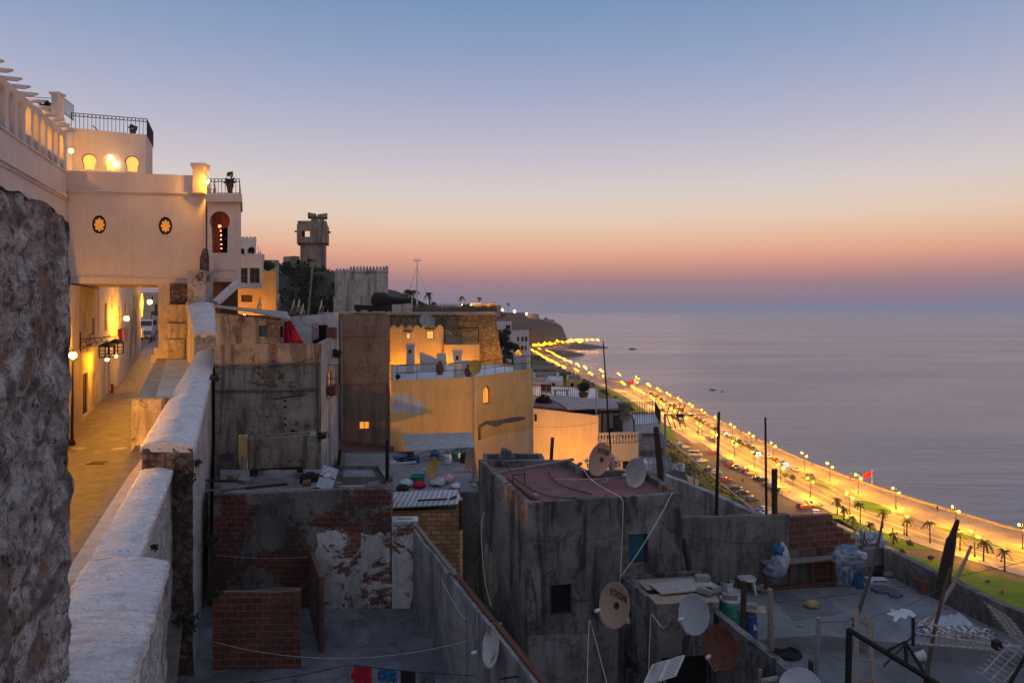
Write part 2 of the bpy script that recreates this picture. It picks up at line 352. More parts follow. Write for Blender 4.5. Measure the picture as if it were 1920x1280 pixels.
# ================================================================ camera, sky, light
cam = bpy.data.cameras.new('camera'); co = bpy.data.objects.new('camera', cam); COL.objects.link(co)
co.location = (0, 0, CZ); co.rotation_euler = (math.pi/2, 0, 0); cam.lens = 24; cam.sensor_width = 36
cam.shift_y = -60/1920; cam.clip_start = .1; cam.clip_end = 40000; S.camera = co
wd = bpy.data.worlds.new('World'); S.world = wd; wd.use_nodes = True; nt = wd.node_tree
bg = nt.nodes['Background']; tc = nt.nodes.new('ShaderNodeTexCoord'); sx = nt.nodes.new('ShaderNodeSeparateXYZ'); nt.links.new(tc.outputs['Generated'], sx.inputs[0])
def wramp(stops):
    r = nt.nodes.new('ShaderNodeValToRGB'); e = r.color_ramp.elements; r.color_ramp.interpolation = 'EASE' if 0 else 'LINEAR'
    for i, (p, c) in enumerate(stops):
        q = e[i] if i < 2 else e.new(p); q.position = p; q.color = hx(*c)
    nt.links.new(sx.outputs[2], r.inputs[0]); return r.outputs[0]
front = wramp([(0, (122, 120, 138)), (.014, (136, 122, 140)), (.037, (158, 127, 136)), (.055, (194, 140, 134)), (.078, (226, 166, 140)), (.1, (232, 187, 158)), (.127, (230, 204, 183)), (.17, (217, 205, 201)), (.21, (201, 194, 203)), (.248, (185, 184, 203)), (.3, (163, 172, 200)), (.345, (145, 162, 195)), (.42, (118, 147, 187)), (.6, (128, 152, 188)), (1, (154, 166, 194))])
back = wramp([(0, (138, 134, 146)), (.08, (168, 158, 166)), (.2, (194, 182, 186)), (.35, (180, 180, 196)), (.6, (166, 174, 196)), (1, (154, 166, 194))])
dt = nt.nodes.new('ShaderNodeVectorMath'); dt.operation = 'DOT_PRODUCT'; nt.links.new(tc.outputs['Generated'], dt.inputs[0]); dt.inputs[1].default_value = (-.25, .97, 0)
mr = nt.nodes.new('ShaderNodeMapRange'); mr.interpolation_type = 'SMOOTHSTEP'; nt.links.new(dt.outputs['Value'], mr.inputs[0]); mr.inputs[1].default_value = -.4; mr.inputs[2].default_value = .75
mx = nt.nodes.new('ShaderNodeMix'); mx.data_type = 'RGBA'; nt.links.new(mr.outputs[0], mx.inputs[0]); nt.links.new(back, mx.inputs[6]); nt.links.new(front, mx.inputs[7])
nt.links.new(mx.outputs[2], bg.inputs[0]); bg.inputs[1].default_value = 1.0
sun = bpy.data.lights.new('afterglow_sun', 'SUN'); so = bpy.data.objects.new('afterglow_sun', sun); COL.objects.link(so)
sun.energy = .12; sun.angle = math.radians(60); sun.color = (1, .62, .5); so.rotation_euler = (math.radians(78), 0, math.radians(195))
S.view_settings.view_transform = 'Standard'; S.view_settings.look = 'None'; S.view_settings.exposure = 0; S.view_settings.gamma = 1
S.cycles.use_denoising = True
try: S.cycles.denoiser = 'OPENIMAGEDENOISE'
except Exception: pass
S.cycles.max_bounces = 5; S.cycles.diffuse_bounces = 3; S.cycles.glossy_bounces = 2; S.cycles.transmission_bounces = 2; S.cycles.volume_bounces = 1
S.cycles.sample_clamp_indirect = 4; S.cycles.use_light_tree = True; S.cycles.caustics_reflective = False; S.cycles.caustics_refractive = False
# ================================================================ haze over the sea air
hz = bpy.data.materials.new('haze'); hz.use_nodes = True; hn = hz.node_tree; hn.nodes.clear(); ho_ = hn.nodes.new('ShaderNodeOutputMaterial'); pv_ = hn.nodes.new('ShaderNodeVolumePrincipled'); pv_.inputs['Color'].default_value = (.92, .94, 1, 1); pv_.inputs['Density'].default_value = HAZE; pv_.inputs['Anisotropy'].default_value = .35; hn.links.new(pv_.outputs[0], ho_.inputs['Volume'])
tag(MB().box((0, 5400, 43.5), (21000, 11800, 89)).build('haze', hz), kind='stuff')
# ================================================================ sea
t = NT('sea_water')
mp = t.obj((.02, .05, 1)); n1 = t.noise(1.0, 7, .62, vec=mp, dist=.5); n2 = t.noise(.5, 5, .6, vec=t.obj((.06, .22, 1))); n3 = t.noise(1.0, 4, .6, vec=t.obj((.0022, .009, 1)), dist=.8)
c = t.mix(n3, (.085, .115, .175), (.11, .14, .19))
t.done(c, .28, t.bump(t.mul(t.mul(n1, .8), n2, 'ADD'), .5, 1.0), spec=.5); t.b.inputs['IOR'].default_value = 1.33
t.set(t.b.inputs['Roughness'], t.mul(t.ramp(n3, .35, .65), .22, 'MULTIPLY')); 
rr = t.mul(t.mul(t.ramp(n3, .35, .65), .08), .2, 'ADD'); t.set(t.b.inputs['Roughness'], rr)
m = MB(); SEA = 10800
ys = [-300, 0, 200, 600, 1500, 4000, SEA]
for a, b in zip(ys, ys[1:]): m.quad((-SEA*.9, a, 0), (SEA*.9, a, 0), (SEA*.9, b, 0), (-SEA*.9, b, 0))
tag(m.build('sea', MATS['sea_water'], merge=True), kind='structure')
# ================================================================ coast tables (metres)
XS = [(60, 240), (100, 178), (150, 147), (177, 132.6), (210, 121), (242, 114), (263, 111), (320, 108), (495, 106), (571, 83), (608, 69), (740, 55), (853, 50), (928, 34), (980, 40), (1040, 66), (1100, 106), (1180, 128), (1230, 118)]
XE = [(0, 70), (300, 70), (400, 72), (479, 66), (600, 46), (750, 32), (850, 20), (930, 2), (1000, 18), (1060, 60), (1150, 95), (1200, 100), (1250, 70)]
XR = [(60, 182), (110, 142), (155, 116), (170, 108.5), (187, 101.8), (200, 98.8), (217, 96.5), (245, 93.8), (289, 91.2), (330, 90), (400, 89), (480, 86.5), (560, 68), (608, 53), (740, 41), (853, 35), (928, 18), (980, 25), (1040, 52), (1100, 92), (1150, 112)]
def smooth(tab, y, w=10): return sum(interp(tab, y+d) for d in (-w, -w/2, 0, w/2, w))/5
xs = lambda y: smooth(XS, y); xe = lambda y: smooth(XE, y, 14); xr = lambda y: smooth(XR, y, 12)
CAP = [(0, 45), (62, 46), (66, 61), (100, 61.5), (150, 62), (250, 67), (330, 67), (420, 64), (600, 61), (850, 58), (1000, 57), (1150, 51), (1250, 44)]
SL = [(0, .62), (190, .62), (230, .5), (500, .48), (850, .55), (950, 1.1), (1000, 2.0), (1150, 2.6)]
def land(x, y):
    e = xe(y)
    if x >= e: return 3.9
    cap = interp(CAP, y)
    if y > 800: cap -= .11*max(0, x+30)*min(1, (y-800)/200)
    if 40 < y < 66 and x < 0: cap = min(cap, 46)
    if y < 175 and -9.48-.43*y-14 < x < -9.48-.43*y+8+max(0, y-75)*.06: return 48
    z = 4+interp(SL, y)*(e-x)
    z = cap-4*math.log(1+math.exp(-(z-cap)/4)) if z < cap+40 else cap
    k = math.exp(-(((x+31)/15)**2+((y-106)/16)**2)); z += 8.5*k
    k2 = math.exp(-(((x+44)/30)**2+((y-270)/60)**2)); z += 9*k2
    f = min(1, (e-x)/8)
    return max(3.9, z+f*(noise.noise(V((x*.05, y*.05, 1)))*2.2+noise.noise(V((x*.17, y*.17, 4)))*.8))
t = NT('hill_ground'); n = t.noise(.35, 9, .7); n2 = t.noise(2.5, 8, .75)
grass = t.mix(t.ramp(n, .4, .6), (.05, .11, .016), (.085, .11, .03)); rock = t.mix(t.ramp(n2, .35, .65), (.05, .04, .03), (.11, .085, .065))
geo = t.t.nodes.new('ShaderNodeNewGeometry'); sp = t.t.nodes.new('ShaderNodeSeparateXYZ'); t.set(sp.inputs[0], t.c.outputs['Object'])
far = t.ramp(sp.outputs[1], 330, 600); far2 = t.ramp(n, .42, .58)
c = t.mix(t.mul(t.ramp(n2, .45, .65), .7), grass, (.03, .042, .014))
c = t.mix(t.mul(far2, .45), c, rock); c = t.mix(far, c, t.mix(t.ramp(n, .4, .6), (.045, .045, .026), (.075, .062, .045)))
c = t.mix(t.ramp(sp.outputs[0], 6, -6), c, t.mix(t.ramp(n2, .4, .6), (.03, .03, .02), (.09, .08, .066)))
t.done(c, .95, t.bump(n2, .8, .5), spec=.1)
m = MB(); rows = list(range(-10, 60, 10))+[60, 63, 66, 69]+list(range(76, 220, 6))+list(range(220, 500, 14))+list(range(500, 1290, 25))
grid = []
for y in rows:
    e = xe(y); r = []
    for i in range(75):
        f = i/74; x = e-(f**1.7)*(e+620); r.append(V((x, y, land(x, y)-(.0 if i else .6))))
    grid.append(r)
for a, b in zip(grid, grid[1:]):
    for i in range(74): m.quad(a[i+1], a[i], b[i], b[i+1], True)
tag(m.build('hillside_ground', MATS['hill_ground'], merge=True), kind='structure')
# ================================================================ waterfront strips
def ground_mat(name, a, b, sc, rough=.9, spec=.3, tile=0):
    t = NT(name); n = t.noise(sc, 8, .65); n2 = t.noise(sc*8, 6, .6)
    c = t.mix(t.ramp(n, .38, .62), a, b); c = t.mix(t.mul(t.ramp(n2, .4, .7), .35), c, tuple(v*.55 for v in a))
    if tile:
        bt = t.t.nodes.new('ShaderNodeTexBrick'); t.set(bt.inputs['Vector'], t.c.outputs['UV'])
        for k, v in (('Color1', (1, 1, 1, 1)), ('Color2', (.8, .78, .75, 1)), ('Mortar', (.5, .48, .45, 1)), ('Scale', 1), ('Mortar Size', .05), ('Brick Width', tile), ('Row Height', tile)): bt.inputs[k].default_value = v
        c = t.mix(.7, c, bt.outputs[0], 'MULTIPLY')
    return t.done(c, rough, t.bump(n2, .2, .03), spec=spec)
ground_mat('asphalt', (.06, .056, .052), (.085, .08, .074), .3, .75); ground_mat('road_asphalt', (.13, .115, .1), (.17, .15, .13), .25, .6)
ground_mat('paving', (.3, .26, .21), (.38, .33, .27), .2, .85, tile=1.2); ground_mat('pale_path', (.4, .36, .3), (.46, .42, .36), .3, .85, tile=.8)
ground_mat('lawn_green', (.06, .16, .014), (.1, .19, .03), .25, .95, .1); ground_mat('lot_asphalt', (.1, .088, .075), (.13, .115, .1), .2, .85)
ground_mat('rock_armour', (.06, .055, .055), (.1, .092, .09), .4, .9); ground_mat('road_paint', (.75, .72, .66), (.6, .58, .54), .6, .7)
def strip(name, fl, fr, y0, y1, z, mat, step=8, skirt=0, n=1):
    m = MB(); k = max(1, int((y1-y0)/step)); Y = [y0+(y1-y0)*i/k for i in range(k+1)]
    for a, b in zip(Y, Y[1:]):
        P = [V((fl(a), a, z)), V((fr(a), a, z)), V((fr(b), b, z)), V((fl(b), b, z))]
        m.face(P)
        if skirt:
            d = V((0, 0, -skirt)); m.face([P[0], P[3], P[3]+d, P[0]+d]); m.face([P[1], P[2], P[2]+d, P[1]+d])
            if a == y0: m.face([P[0], P[1], P[1]+d, P[0]+d])
            if b == Y[-1]: m.face([P[2], P[3], P[3]+d, P[2]+d])
    return tag(m.build(name, MATS[mat]), kind='structure')
strip('waterfront_ground', lambda y: xe(y)-4, lambda y: xs(y)-.3, 70, 1228, 4.0, 'asphalt')
strip('quay_wall', lambda y: xs(y)-.5, lambda y: xs(y)+.25, 70, 1228, 4.75, 'kerb_stone', skirt=5.2)
strip('promenade', lambda y: xr(y)+9.5, lambda y: xs(y)-.5, 75, 930, 4.14, 'paving', skirt=.14)
strip('road', lambda y: xr(y)-4.2, lambda y: xr(y)+9.4, 75, 1140, 4.012, 'road_asphalt')
for k, (a, b) in enumerate(((-4.0, -3.85), (-.55, -.35), (-.15, .05), (3.6, 3.75), (7.0, 7.15))):
    strip('trail_marking', lambda y: xr(y)+a, lambda y: xr(y)+b, 80, 900, 4.018, 'road_paint')  # white lane lines, added to resemble the light trails of passing cars
m = MB(); y = 100
while y < 420:
    for off in (1.7, 5.4): m.face([(xr(q)+off+o, q, 4.018) for q, o in ((y, 0), (y, .16), (y+3, .16), (y+3, 0))])
    y += 7
tag(m.build('lane_dashes', MATS['road_paint']), kind='structure')
strip('pavement', lambda y: xr(y)-9, lambda y: xr(y)-4.3, 75, 560, 4.13, 'pale_path', skirt=.13)
strip('parking_lot', lambda y: 70.2, lambda y: min(xr(y)-9.1, 70.2+max(0, (302-y))*.45), 192, 301, 4.016, 'lot_asphalt', 4)
strip('lot_kerb', lambda y: 69.6, lambda y: 70.1, 188, 302, 4.16, 'kerb_stone', skirt=.16)
strip('lawn', lambda y: xe(y)-1, lambda y: min(xr(y)-9.2, 90.5+max(0, 165-y)*.9), 75, 189, 4.06, 'lawn_green', 4, skirt=.1)
strip('lawn', lambda y: lerp(86.5, 90.8, (191-y)/26), lambda y: xr(y)-9.2, 165.2, 192, 4.06, 'lawn_green', 4, skirt=.1)
strip('footpath', lambda y: lerp(84.5, 91, (196-y)/31), lambda y: lerp(86.4, 92.6, (196-y)/31), 160, 194, 4.1, 'pale_path', 4)
strip('lawn', lambda y: xe(y)-2, lambda y: max(xe(y)-1, xr(y)-13-max(0, (330-y))*.16), 303, 520, 4.07, 'lawn_green', 6, skirt=.1)
strip('footpath', lambda y: xr(y)-12.5, lambda y: xr(y)-9.1, 296, 520, 4.09, 'pale_path', 6)
def islet(name, cx, cy, rx, ry, rot, z, mat, kerb=True):
    P = [V((cx+rx*math.cos(a)*math.cos(rot)-ry*math.sin(a)*math.sin(rot), cy+rx*math.cos(a)*math.sin(rot)+ry*math.sin(a)*math.cos(rot))) for a in [2*math.pi*i/28 for i in range(28)]]
    if kerb: tag(MB().prism(P, 4.0, 4.17).build('traffic_island', MATS['kerb_stone']), kind='structure')
    c = V((cx, cy)); tag(MB().prism([c+(p-c)*.86 for p in P], 4.0, z).build('island_planting' if mat == 'lawn_green' else 'island_paving', MATS[mat]), kind='structure')
islet('roundabout', 105.5, 200, 4.6, 8.5, .05, 4.2, 'lawn_green'); islet('splitter', 101.5, 228, 1.5, 11, .12, 4.2, 'lawn_green'); islet('splitter', 116, 174, 1.6, 10, .35, 4.2, 'lawn_green')
islet('lot_island', 86.6, 213, 2.3, 11, .02, 4.18, 'pale_path')
# two rock-armoured spits under the headland
def spit(pts, wid, top, name):
    m = MB(); prof = [(-1, 0), (-.62, .75), (-.4, 1), (.4, 1), (.62, .75), (1, 0)]; R = []
    for i, (x, y) in enumerate(pts):
        a = V(pts[min(i+1, len(pts)-1)])-V(pts[max(i-1, 0)]); n = V((-a.y, a.x)).normalized(); w = wid[i]
        R.append([V((x+n.x*w*u, y+n.y*w*u, -1+(top[i]+1)*h+random.uniform(-.5, .5)*(h > 0 and h < 1))) for u, h in prof])
    for A, B in zip(R, R[1:]):
        for j in range(5): m.quad(A[j], A[j+1], B[j+1], B[j], True)
    m.face(R[-1]); tag(m.build(name, MATS['rock_armour'], merge=True), kind='structure')
spit([(15, 945), (32, 925), (50, 912), (66, 908), (80, 914), (91, 928), (97, 945)], [22, 23, 22, 20, 17, 11, 3], [8, 8, 8, 7.5, 6, 3, .5], 'breakwater')
spit([(60, 1120), (84, 1100), (106, 1088), (124, 1090), (142, 1100), (156, 1112)], [26, 26, 24, 18, 12, 3], [9, 9, 8, 6.5, 3.5, .5], 'breakwater')
for x, y, s in ((154, 525, 1.5), (159, 516, .9), (186, 1058, 3.2), (191, 1060, 1.6)):
    if s:
        m = MB(); m.ball((x*1.0, y, 0), s*1.8, 8, .4); o = m.build('sea_rock', MATS['rock_armour']); tag(o, None, None, None, 'structure')
# ================================================================ lamps on the waterfront
def lamp_proto(gm='lamp_far', gr=.2):
    r = thing('street_lamp', 'tall twin-headed street lamp glowing orange along the seafront road', 'street lamp', (0, 0, 0), 'seafront street lamps')
    MB().lathe([(0, 0), (.22, 0), (.2, .35), (.11, .5), (.085, 2.5), (.06, 6.3), (.02, 6.6), (0, 6.75)], n=8).build('pole', MATS['dark_iron'], r)
    MB().tube([(0, 0, 6.0), (-.4, 0, 6.35), (-.85, 0, 6.3)], .035, 5).build('arm', MATS['dark_iron'], r); MB().tube([(0, 0, 4.7), (.4, 0, 5.05), (.85, 0, 5.0)], .035, 5).build('arm', MATS['dark_iron'], r)
    for x, z in ((-.85, 6.08), (.85, 4.78)):
        h = MB().lathe([(0, .3), (.1, .27), (.26, .12), (.27, .08)], (x, 0, z), 8).build('lamp_hood', MATS['dark_iron'], r)
        MB().ball((x, 0, z-.12), gr, 8).build('bulb_globe', MATS[gm], h)
    return r
LP = lamp_proto(); first = True; NL = 0; LP2 = None
def put_lamp(x, y, s=1, rz=0, z=4.1):
    global first, NL
    NL += 1
    if first:
        LP.location = (x, y, z); LP.scale = (s,)*3; first = False
    elif y < 515: dup(LP, (x, y, z), rz, scale=s)
    else:
        global LP2
        if LP2 is None: LP2 = lamp_proto('lamp_dim', .17); LP2['label'] = 'distant twin-headed street lamp glowing along the curving far shore road'; LP2['group'] = 'distant shore road lamps'; LP2.location = (x, y, z); LP2.scale = (s,)*3
        else: dup(LP2, (x, y, z), rz, scale=s)
KID0 = dup  # prototypes are registered on first use
Y = 150
sea_l = [152, 165, 180, 198.5, 215, 230.6, 247.5, 266, 287, 309, 331, 353, 376, 400, 425, 450, 476, 500]
for y in sea_l[1:]: put_lamp(xr(y)+12.2-(3 if y > 250 else 0), y)
put_lamp(xr(152)+13, 152)
for y in [160, 176, 193, 211, 229, 249, 268, 290, 312, 335, 358, 382, 407, 433, 460, 488]: put_lamp(xr(y)-5.2, y)
y = 520
while y < 925:
    put_lamp(xs(y)-3, y, 1.1); put_lamp(xr(y)-6, y+6, 1.1); y += 30+(y-520)*.03
for i in range(26):
    y = random.uniform(940, 1150); put_lamp(xr(y)+random.uniform(-9, 20), y, random.uniform(.8, 1.5))
for i in range(6): put_lamp(lerp(95, 138, i/5), 1096+random.uniform(-6, 3), 1, z=8)
# ================================================================ cars
plain('tyre', (.015, .015, .015), .9, .2); plain('rim_metal', (.3, .3, .31), .4, .2, metal=.6); plain('car_glass', (.01, .012, .014), .12, .1, bump=0, spec=.6); plain('tail_red', (.3, .01, .01), .3, .1, bump=0); plain('head_clear', (.6, .6, .58), .2, .1, bump=0)
PAINT = {}
for nm, c in (('white', (.62, .6, .58)), ('silver', (.38, .38, .39)), ('black', (.02, .02, .022)), ('dark grey', (.07, .07, .075)), ('red', (.36, .03, .025)), ('blue', (.03, .06, .16)), ('cream', (.5, .42, .28)), ('green', (.03, .09, .05))):
    t = NT('paint_'+nm.replace(' ', '_')); n = t.noise(3, 4, .5); PAINT[nm] = t.done(t.mix(t.mul(n, .2), c, tuple(v*.7 for v in c)), .25, spec=.6); t.b.inputs['Coat Weight'].default_value = .5
def car_proto(kind):
    if kind == 'hatch': name, L, body, cab = 'parked_car', 4.1, [(-2.0, .35), (-2.05, .7), (-1.9, .98), (-1.1, 1.02), (.85, .98), (1.6, .86), (2.0, .7), (2.05, .38), (1.7, .24), (-1.7, .24)], [(-1.85, .98), (-1.5, 1.42), (-.3, 1.5), (.35, 1.42), (1.0, .97)]
    if kind == 'sedan': name, L, body, cab = 'parked_car', 4.4, [(-2.2, .4), (-2.2, .85), (-2.0, .95), (-1.3, 1.0), (.9, .96), (1.75, .84), (2.15, .68), (2.2, .38), (1.8, .24), (-1.8, .24)], [(-1.6, .97), (-.95, 1.38), (-.1, 1.44), (.4, 1.38), (1.1, .96)]
    if kind == 'van': name, L, body, cab = 'parked_van', 5.4, [(-2.7, .4), (-2.7, 1.3), (-2.6, 1.35), (1.5, 1.3), (2.2, 1.12), (2.65, .95), (2.7, .45), (2.3, .28), (-2.3, .28)], [(-2.65, 1.33), (-2.55, 2.15), (-2.3, 2.25), (.9, 2.25), (1.15, 2.15), (1.9, 1.25)]
    r = thing(name, '', kind if kind == 'van' else 'car', (0, 0, 0)); w = 1.72 if kind != 'van' else 1.95
    m = MB(); prof = lambda u, v, s, ww: V((u, s*ww, v))
    def loft(poly, w0, w1, zlo, zhi):
        wf = lambda z: lerp(w0, w1, (z-zlo)/(zhi-zlo))/2
        m.slab(lambda u, v: V((u, -wf(v), v)), lambda u, v: V((u, wf(v), v)), poly, [])
    loft(body, w*.96, w*.98, .24, 1.0 if kind != 'van' else 1.35); b = m.build('body', PAINT['white'], r); b.material_slots[0].link = 'OBJECT'; b.material_slots[0].material = PAINT['white']
    z0, z1 = cab[0][1], max(p[1] for p in cab)
    m = MB(); wf = lambda z: lerp(w*.93, w*.72 if kind != 'van' else w*.86, (z-z0)/(z1-z0))/2
    m.slab(lambda u, v: V((u, -wf(v), v)), lambda u, v: V((u, wf(v), v)), cab, []); cb = m.build('roof', PAINT['white'], r); cb.material_slots[0].link = 'OBJECT'; cb.material_slots[0].material = PAINT['white']
    g = shrink(cab, .13); g = [(u, max(v, z0+.05)) for u, v in g]
    for s in (-1, 1):
        m = MB(); xm = (g[0][0]+g[-1][0])/2
        for lo, hi in ((min(p[0] for p in g), xm-.04), (xm+.04, max(p[0] for p in g))):
            q = [(min(max(u, lo), hi), v) for u, v in g]; m.slab(lambda u, v: V((u, s*(wf(v)+.012), v)), lambda u, v: V((u, s*(wf(v)-.05), v)), q, [])
        m.build('side_window', MATS['car_glass'], r)
    for (a, b2) in ((cab[0], cab[1]), (cab[-1], cab[-2])):
        m = MB(); d = .02*(1 if a[0] > 0 else -1)
        P = [V((lerp(a[0], b2[0], f)+d, s*wf(lerp(a[1], b2[1], f))*.9, lerp(a[1], b2[1], f)+.01)) for f, s in ((.1, -1), (.1, 1), (.9, 1), (.9, -1))]
        m.face(P); q = [p-V((d*3, 0, .02)) for p in P]; m.face(q[::-1])
        for i in range(4): m.face([P[i], P[(i+1) % 4], q[(i+1) % 4], q[i]])
        m.build('windscreen' if a[0] > 0 else 'rear_window', MATS['car_glass'], r)
    for x in (-L*.31, L*.31):
        for s in (-1, 1):
            m = MB(); m.lathe([(.2, .1), (.29, .1), (.32, .05), (.32, -.05), (.29, -.1), (0, -.1)], (x, s*(w/2-.07), .32), 12, (0, s, 0)); wh = m.build('wheel', MATS['tyre'], r)
            MB().lathe([(0, .105), (.19, .105), (.2, .08)], (x, s*(w/2-.07), .32), 10, (0, s, 0)).build('rim', MATS['rim_metal'], wh)
    e = L/2
    for s in (-1, 1):
        MB().box((e-.02, s*w*.36, .68), (.14, .32, .16)).build('headlight', MATS['head_clear'], r); MB().box((-e+.0, s*w*.38, .8), (.1, .24, .2)).build('tail_light', MATS['tail_red'], r)
    return r
PROTO = {}; USED = {}
def put_car(kind, color, x, y, rz, label, group=None, z=4.02):
    if kind not in PROTO: PROTO[kind] = car_proto(kind); o = PROTO[kind]; o.location = (x, y, z); o.rotation_euler = (0, 0, rz); o['label'] = label
    else: o = dup(PROTO[kind], (x, y, z), rz, label)
    if group: o['group'] = group
    for ch in o.children:
        if ch.name.startswith(('body', 'roof')): ch.material_slots[0].link = 'OBJECT'; ch.material_slots[0].material = PAINT[color]
    return o
def atlot(px, py): p = G(px, py, 57.6); return p.x, p.y
A = math.radians
lot = [('sedan', 'white', 1275, 832, 20, 'white saloon at the far corner of the car park, beside the grass bank'), ('sedan', 'dark grey', 1287, 834, 20, 'dark grey saloon parked tight between white cars at the car park far corner'), ('hatch', 'white', 1285, 838, 15, 'white hatchback parked just in front of the dark grey saloon'),
 ('van', 'white', 1304, 853, -8, 'white minibus with dark side windows parked by the grass bank'), ('sedan', 'white', 1316, 864, 10, 'white saloon parked directly behind the white minibus'), ('hatch', 'dark grey', 1332, 881, 12, 'dark grey hatchback, upper of a pair beside the kerb below the bank'), ('hatch', 'silver', 1342, 886, 8, 'silver hatchback, lower of a pair beside the kerb below the bank'),
 ('hatch', 'red', 1361, 900, 5, 'red hatchback parked alone beside the grass bank'), ('hatch', 'black', 1380, 916, 10, 'black hatchback next to another black car by the bank'), ('sedan', 'black', 1392, 924, 8, 'black saloon parked in front of the black hatchback by the bank'), ('hatch', 'dark grey', 1411, 937, 14, 'large dark grey estate car nearest the top of the grass bank'),
 ('sedan', 'silver', 1432, 955, 25, 'silver saloon half hidden behind the concrete wall top'), ('sedan', 'white', 1437, 961, 25, 'white saloon peeping over the top of the concrete wall'),
 ('hatch', 'red', 1337, 848, -5, 'dark red hatchback alone on the lane side of the car park'), ('sedan', 'green', 1362, 864, 5, 'dark green saloon, farthest of the row beside the pale pavement'), ('hatch', 'red', 1370, 871, 8, 'red hatchback, second car of the row beside the pale pavement'), ('sedan', 'black', 1383, 875, 8, 'black saloon between red and silver cars of the pavement row'), ('sedan', 'silver', 1389, 878, 8, 'silver saloon between black and red cars of the pavement row'), ('hatch', 'red', 1397, 882, 8, 'crimson hatchback beside the cream car in the pavement row'), ('sedan', 'cream', 1409, 887, 8, 'cream saloon at the near end of the pavement row'),
 ('hatch', 'black', 1423, 898, -30, 'black hatchback, farthest of the row turned towards the oval island'), ('hatch', 'dark grey', 1434, 901, -30, 'dark grey hatchback between black car and silver car by the oval island'), ('sedan', 'silver', 1444, 908, -30, 'silver saloon in the row by the oval island'), ('hatch', 'silver', 1449, 912, -30, 'silver hatchback tucked behind the thick wooden post'), ('sedan', 'black', 1460, 918, 10, 'black saloon parked beside the tip of the oval island'), ('hatch', 'cream', 1471, 919, 10, 'cream hatchback touching the oval island edge'),
 ('hatch', 'red', 1507, 950, 20, 'bright red car with tail lights on leaving the car park'), ('sedan', 'silver', 1529, 946, 10, 'silver saloon waiting at the car park exit by the road'), ('hatch', 'white', 1533, 962, 10, 'white hatchback just above the bare brick wall')]
for kind, col, px, py, rz, lb in lot:
    x, y = atlot(px, py); put_car(kind, col, x, y, A(rz), lb, 'cars in the seafront car park')
cols = ['dark grey', 'white', 'black', 'silver', 'red', 'black', 'silver', 'white', 'dark grey', 'blue']; side = []
for i, y in enumerate([236, 246, 262, 268, 284, 288.6, 293, 299, 306, 312, 330, 334.6, 339, 344, 349, 356, 362, 372, 378, 384, 392, 400, 410, 418, 428, 440, 452, 468]):
    c = cols[(i*7) % 10]; o = put_car(('hatch', 'sedan')[i % 2], c, xr(y)+8.2, y, A(90), '%s car parked in the long line along the promenade kerb' % c, 'cars parked along the promenade')
for i, y in enumerate([300, 305, 318, 352, 359, 366, 390, 420]):
    c = cols[(i*3) % 10]; put_car(('hatch', 'sedan')[i % 2], c, xr(y)-3.0, y, A(90), '%s car standing on the road lane nearest the lawn' % c, 'cars on the seafront road')
# moving car with dazzling headlights
def lit_car(px, py, rz, col, lb):
    x, y = atlot(px, py); o = put_car('hatch', col, x, y, A(rz), lb)
    for ch in o.children:
        if ch.name.startswith('headlight'):
            ch.data = ch.data.copy(); ch.data.materials[0] = MATS['headlight_on']
        if ch.name.startswith('tail_light'):
            ch.data = ch.data.copy(); ch.data.materials[0] = MATS['tail_on']
lit_car(1356, 812, -70, 'white', 'white car with dazzling headlights stopped beside the promenade kerb'); lit_car(1416, 848, -72, 'cream', 'cream car with headlights on parked at the promenade edge'); lit_car(1466, 868, -72, 'silver', 'silver car with headlights on at the promenade end of the road')
# ================================================================ people
def person(px_xy, label, pose='stand', cloth='dark_cloth', z=4.14, rz=0):
    x, y = px_xy; r = thing('person', label, 'person', (x, y, z))
    me = bpy.data.meshes.new('body')
    if pose == 'stand':
        J = [(0,0,.95),(0,0,1.2),(0,.0,1.42),(0,0,1.52),(0,.02,1.66),(.1,0,.9),(.12,.06,.5),(.11,-.04,.06),(.11,.1,.04),(-.1,0,.9),(-.12,-.1,.5),(-.11,-.22,.08),(-.11,-.08,.04),(.19,0,1.4),(.25,-.05,1.12),(.22,.08,.88),(-.19,0,1.4),(-.25,.06,1.12),(-.22,.15,.88)]
    else:
        J = [(0,0,.15),(0,0,.4),(0,.03,.62),(0,.05,.72),(0,.08,.86),(.1,.05,.14),(.16,.42,.4),(.14,.7,.06),(.14,.82,.05),(-.1,.05,.14),(-.16,.42,.4),(-.14,.7,.06),(-.14,.82,.05),(.19,.03,.6),(.24,.2,.42),(.15,.4,.42),(-.19,.03,.6),(-.24,.2,.42),(-.15,.4,.42)]
    E = [(0,1),(1,2),(2,3),(3,4),(0,5),(5,6),(6,7),(7,8),(0,9),(9,10),(10,11),(11,12),(2,13),(13,14),(14,15),(2,16),(16,17),(17,18)]
    Rr = [.15,.14,.15,.06,.1,.1,.065,.045,.035,.1,.065,.045,.035,.06,.045,.035,.06,.045,.035]
    me.from_pydata(J, E, []); o = bpy.data.objects.new('body', me); COL.objects.link(o); o.parent = r; me.materials.append(MATS[cloth])
    sk = o.modifiers.new('skin', 'SKIN'); o.modifiers.new('sub', 'SUBSURF').levels = 1
    for i, v in enumerate(me.skin_vertices[0].data): v.radius = (Rr[i], Rr[i]); v.use_root = (i == 0)
    MB().ball(J[4], .105, 8, 1.2).build('head', MATS['skin'], r); MB().lathe([(.112, .0), (.115, .05), (.08, .12), (0, .14)], V(J[4])+V((0, -.015, 0)), 8).build('hair', MATS['dark_cloth'], r)
    r.rotation_euler = (0, 0, rz); return r
person(atlot(1393, 903), 'person in dark clothes walking alone across the car park', z=4.02)
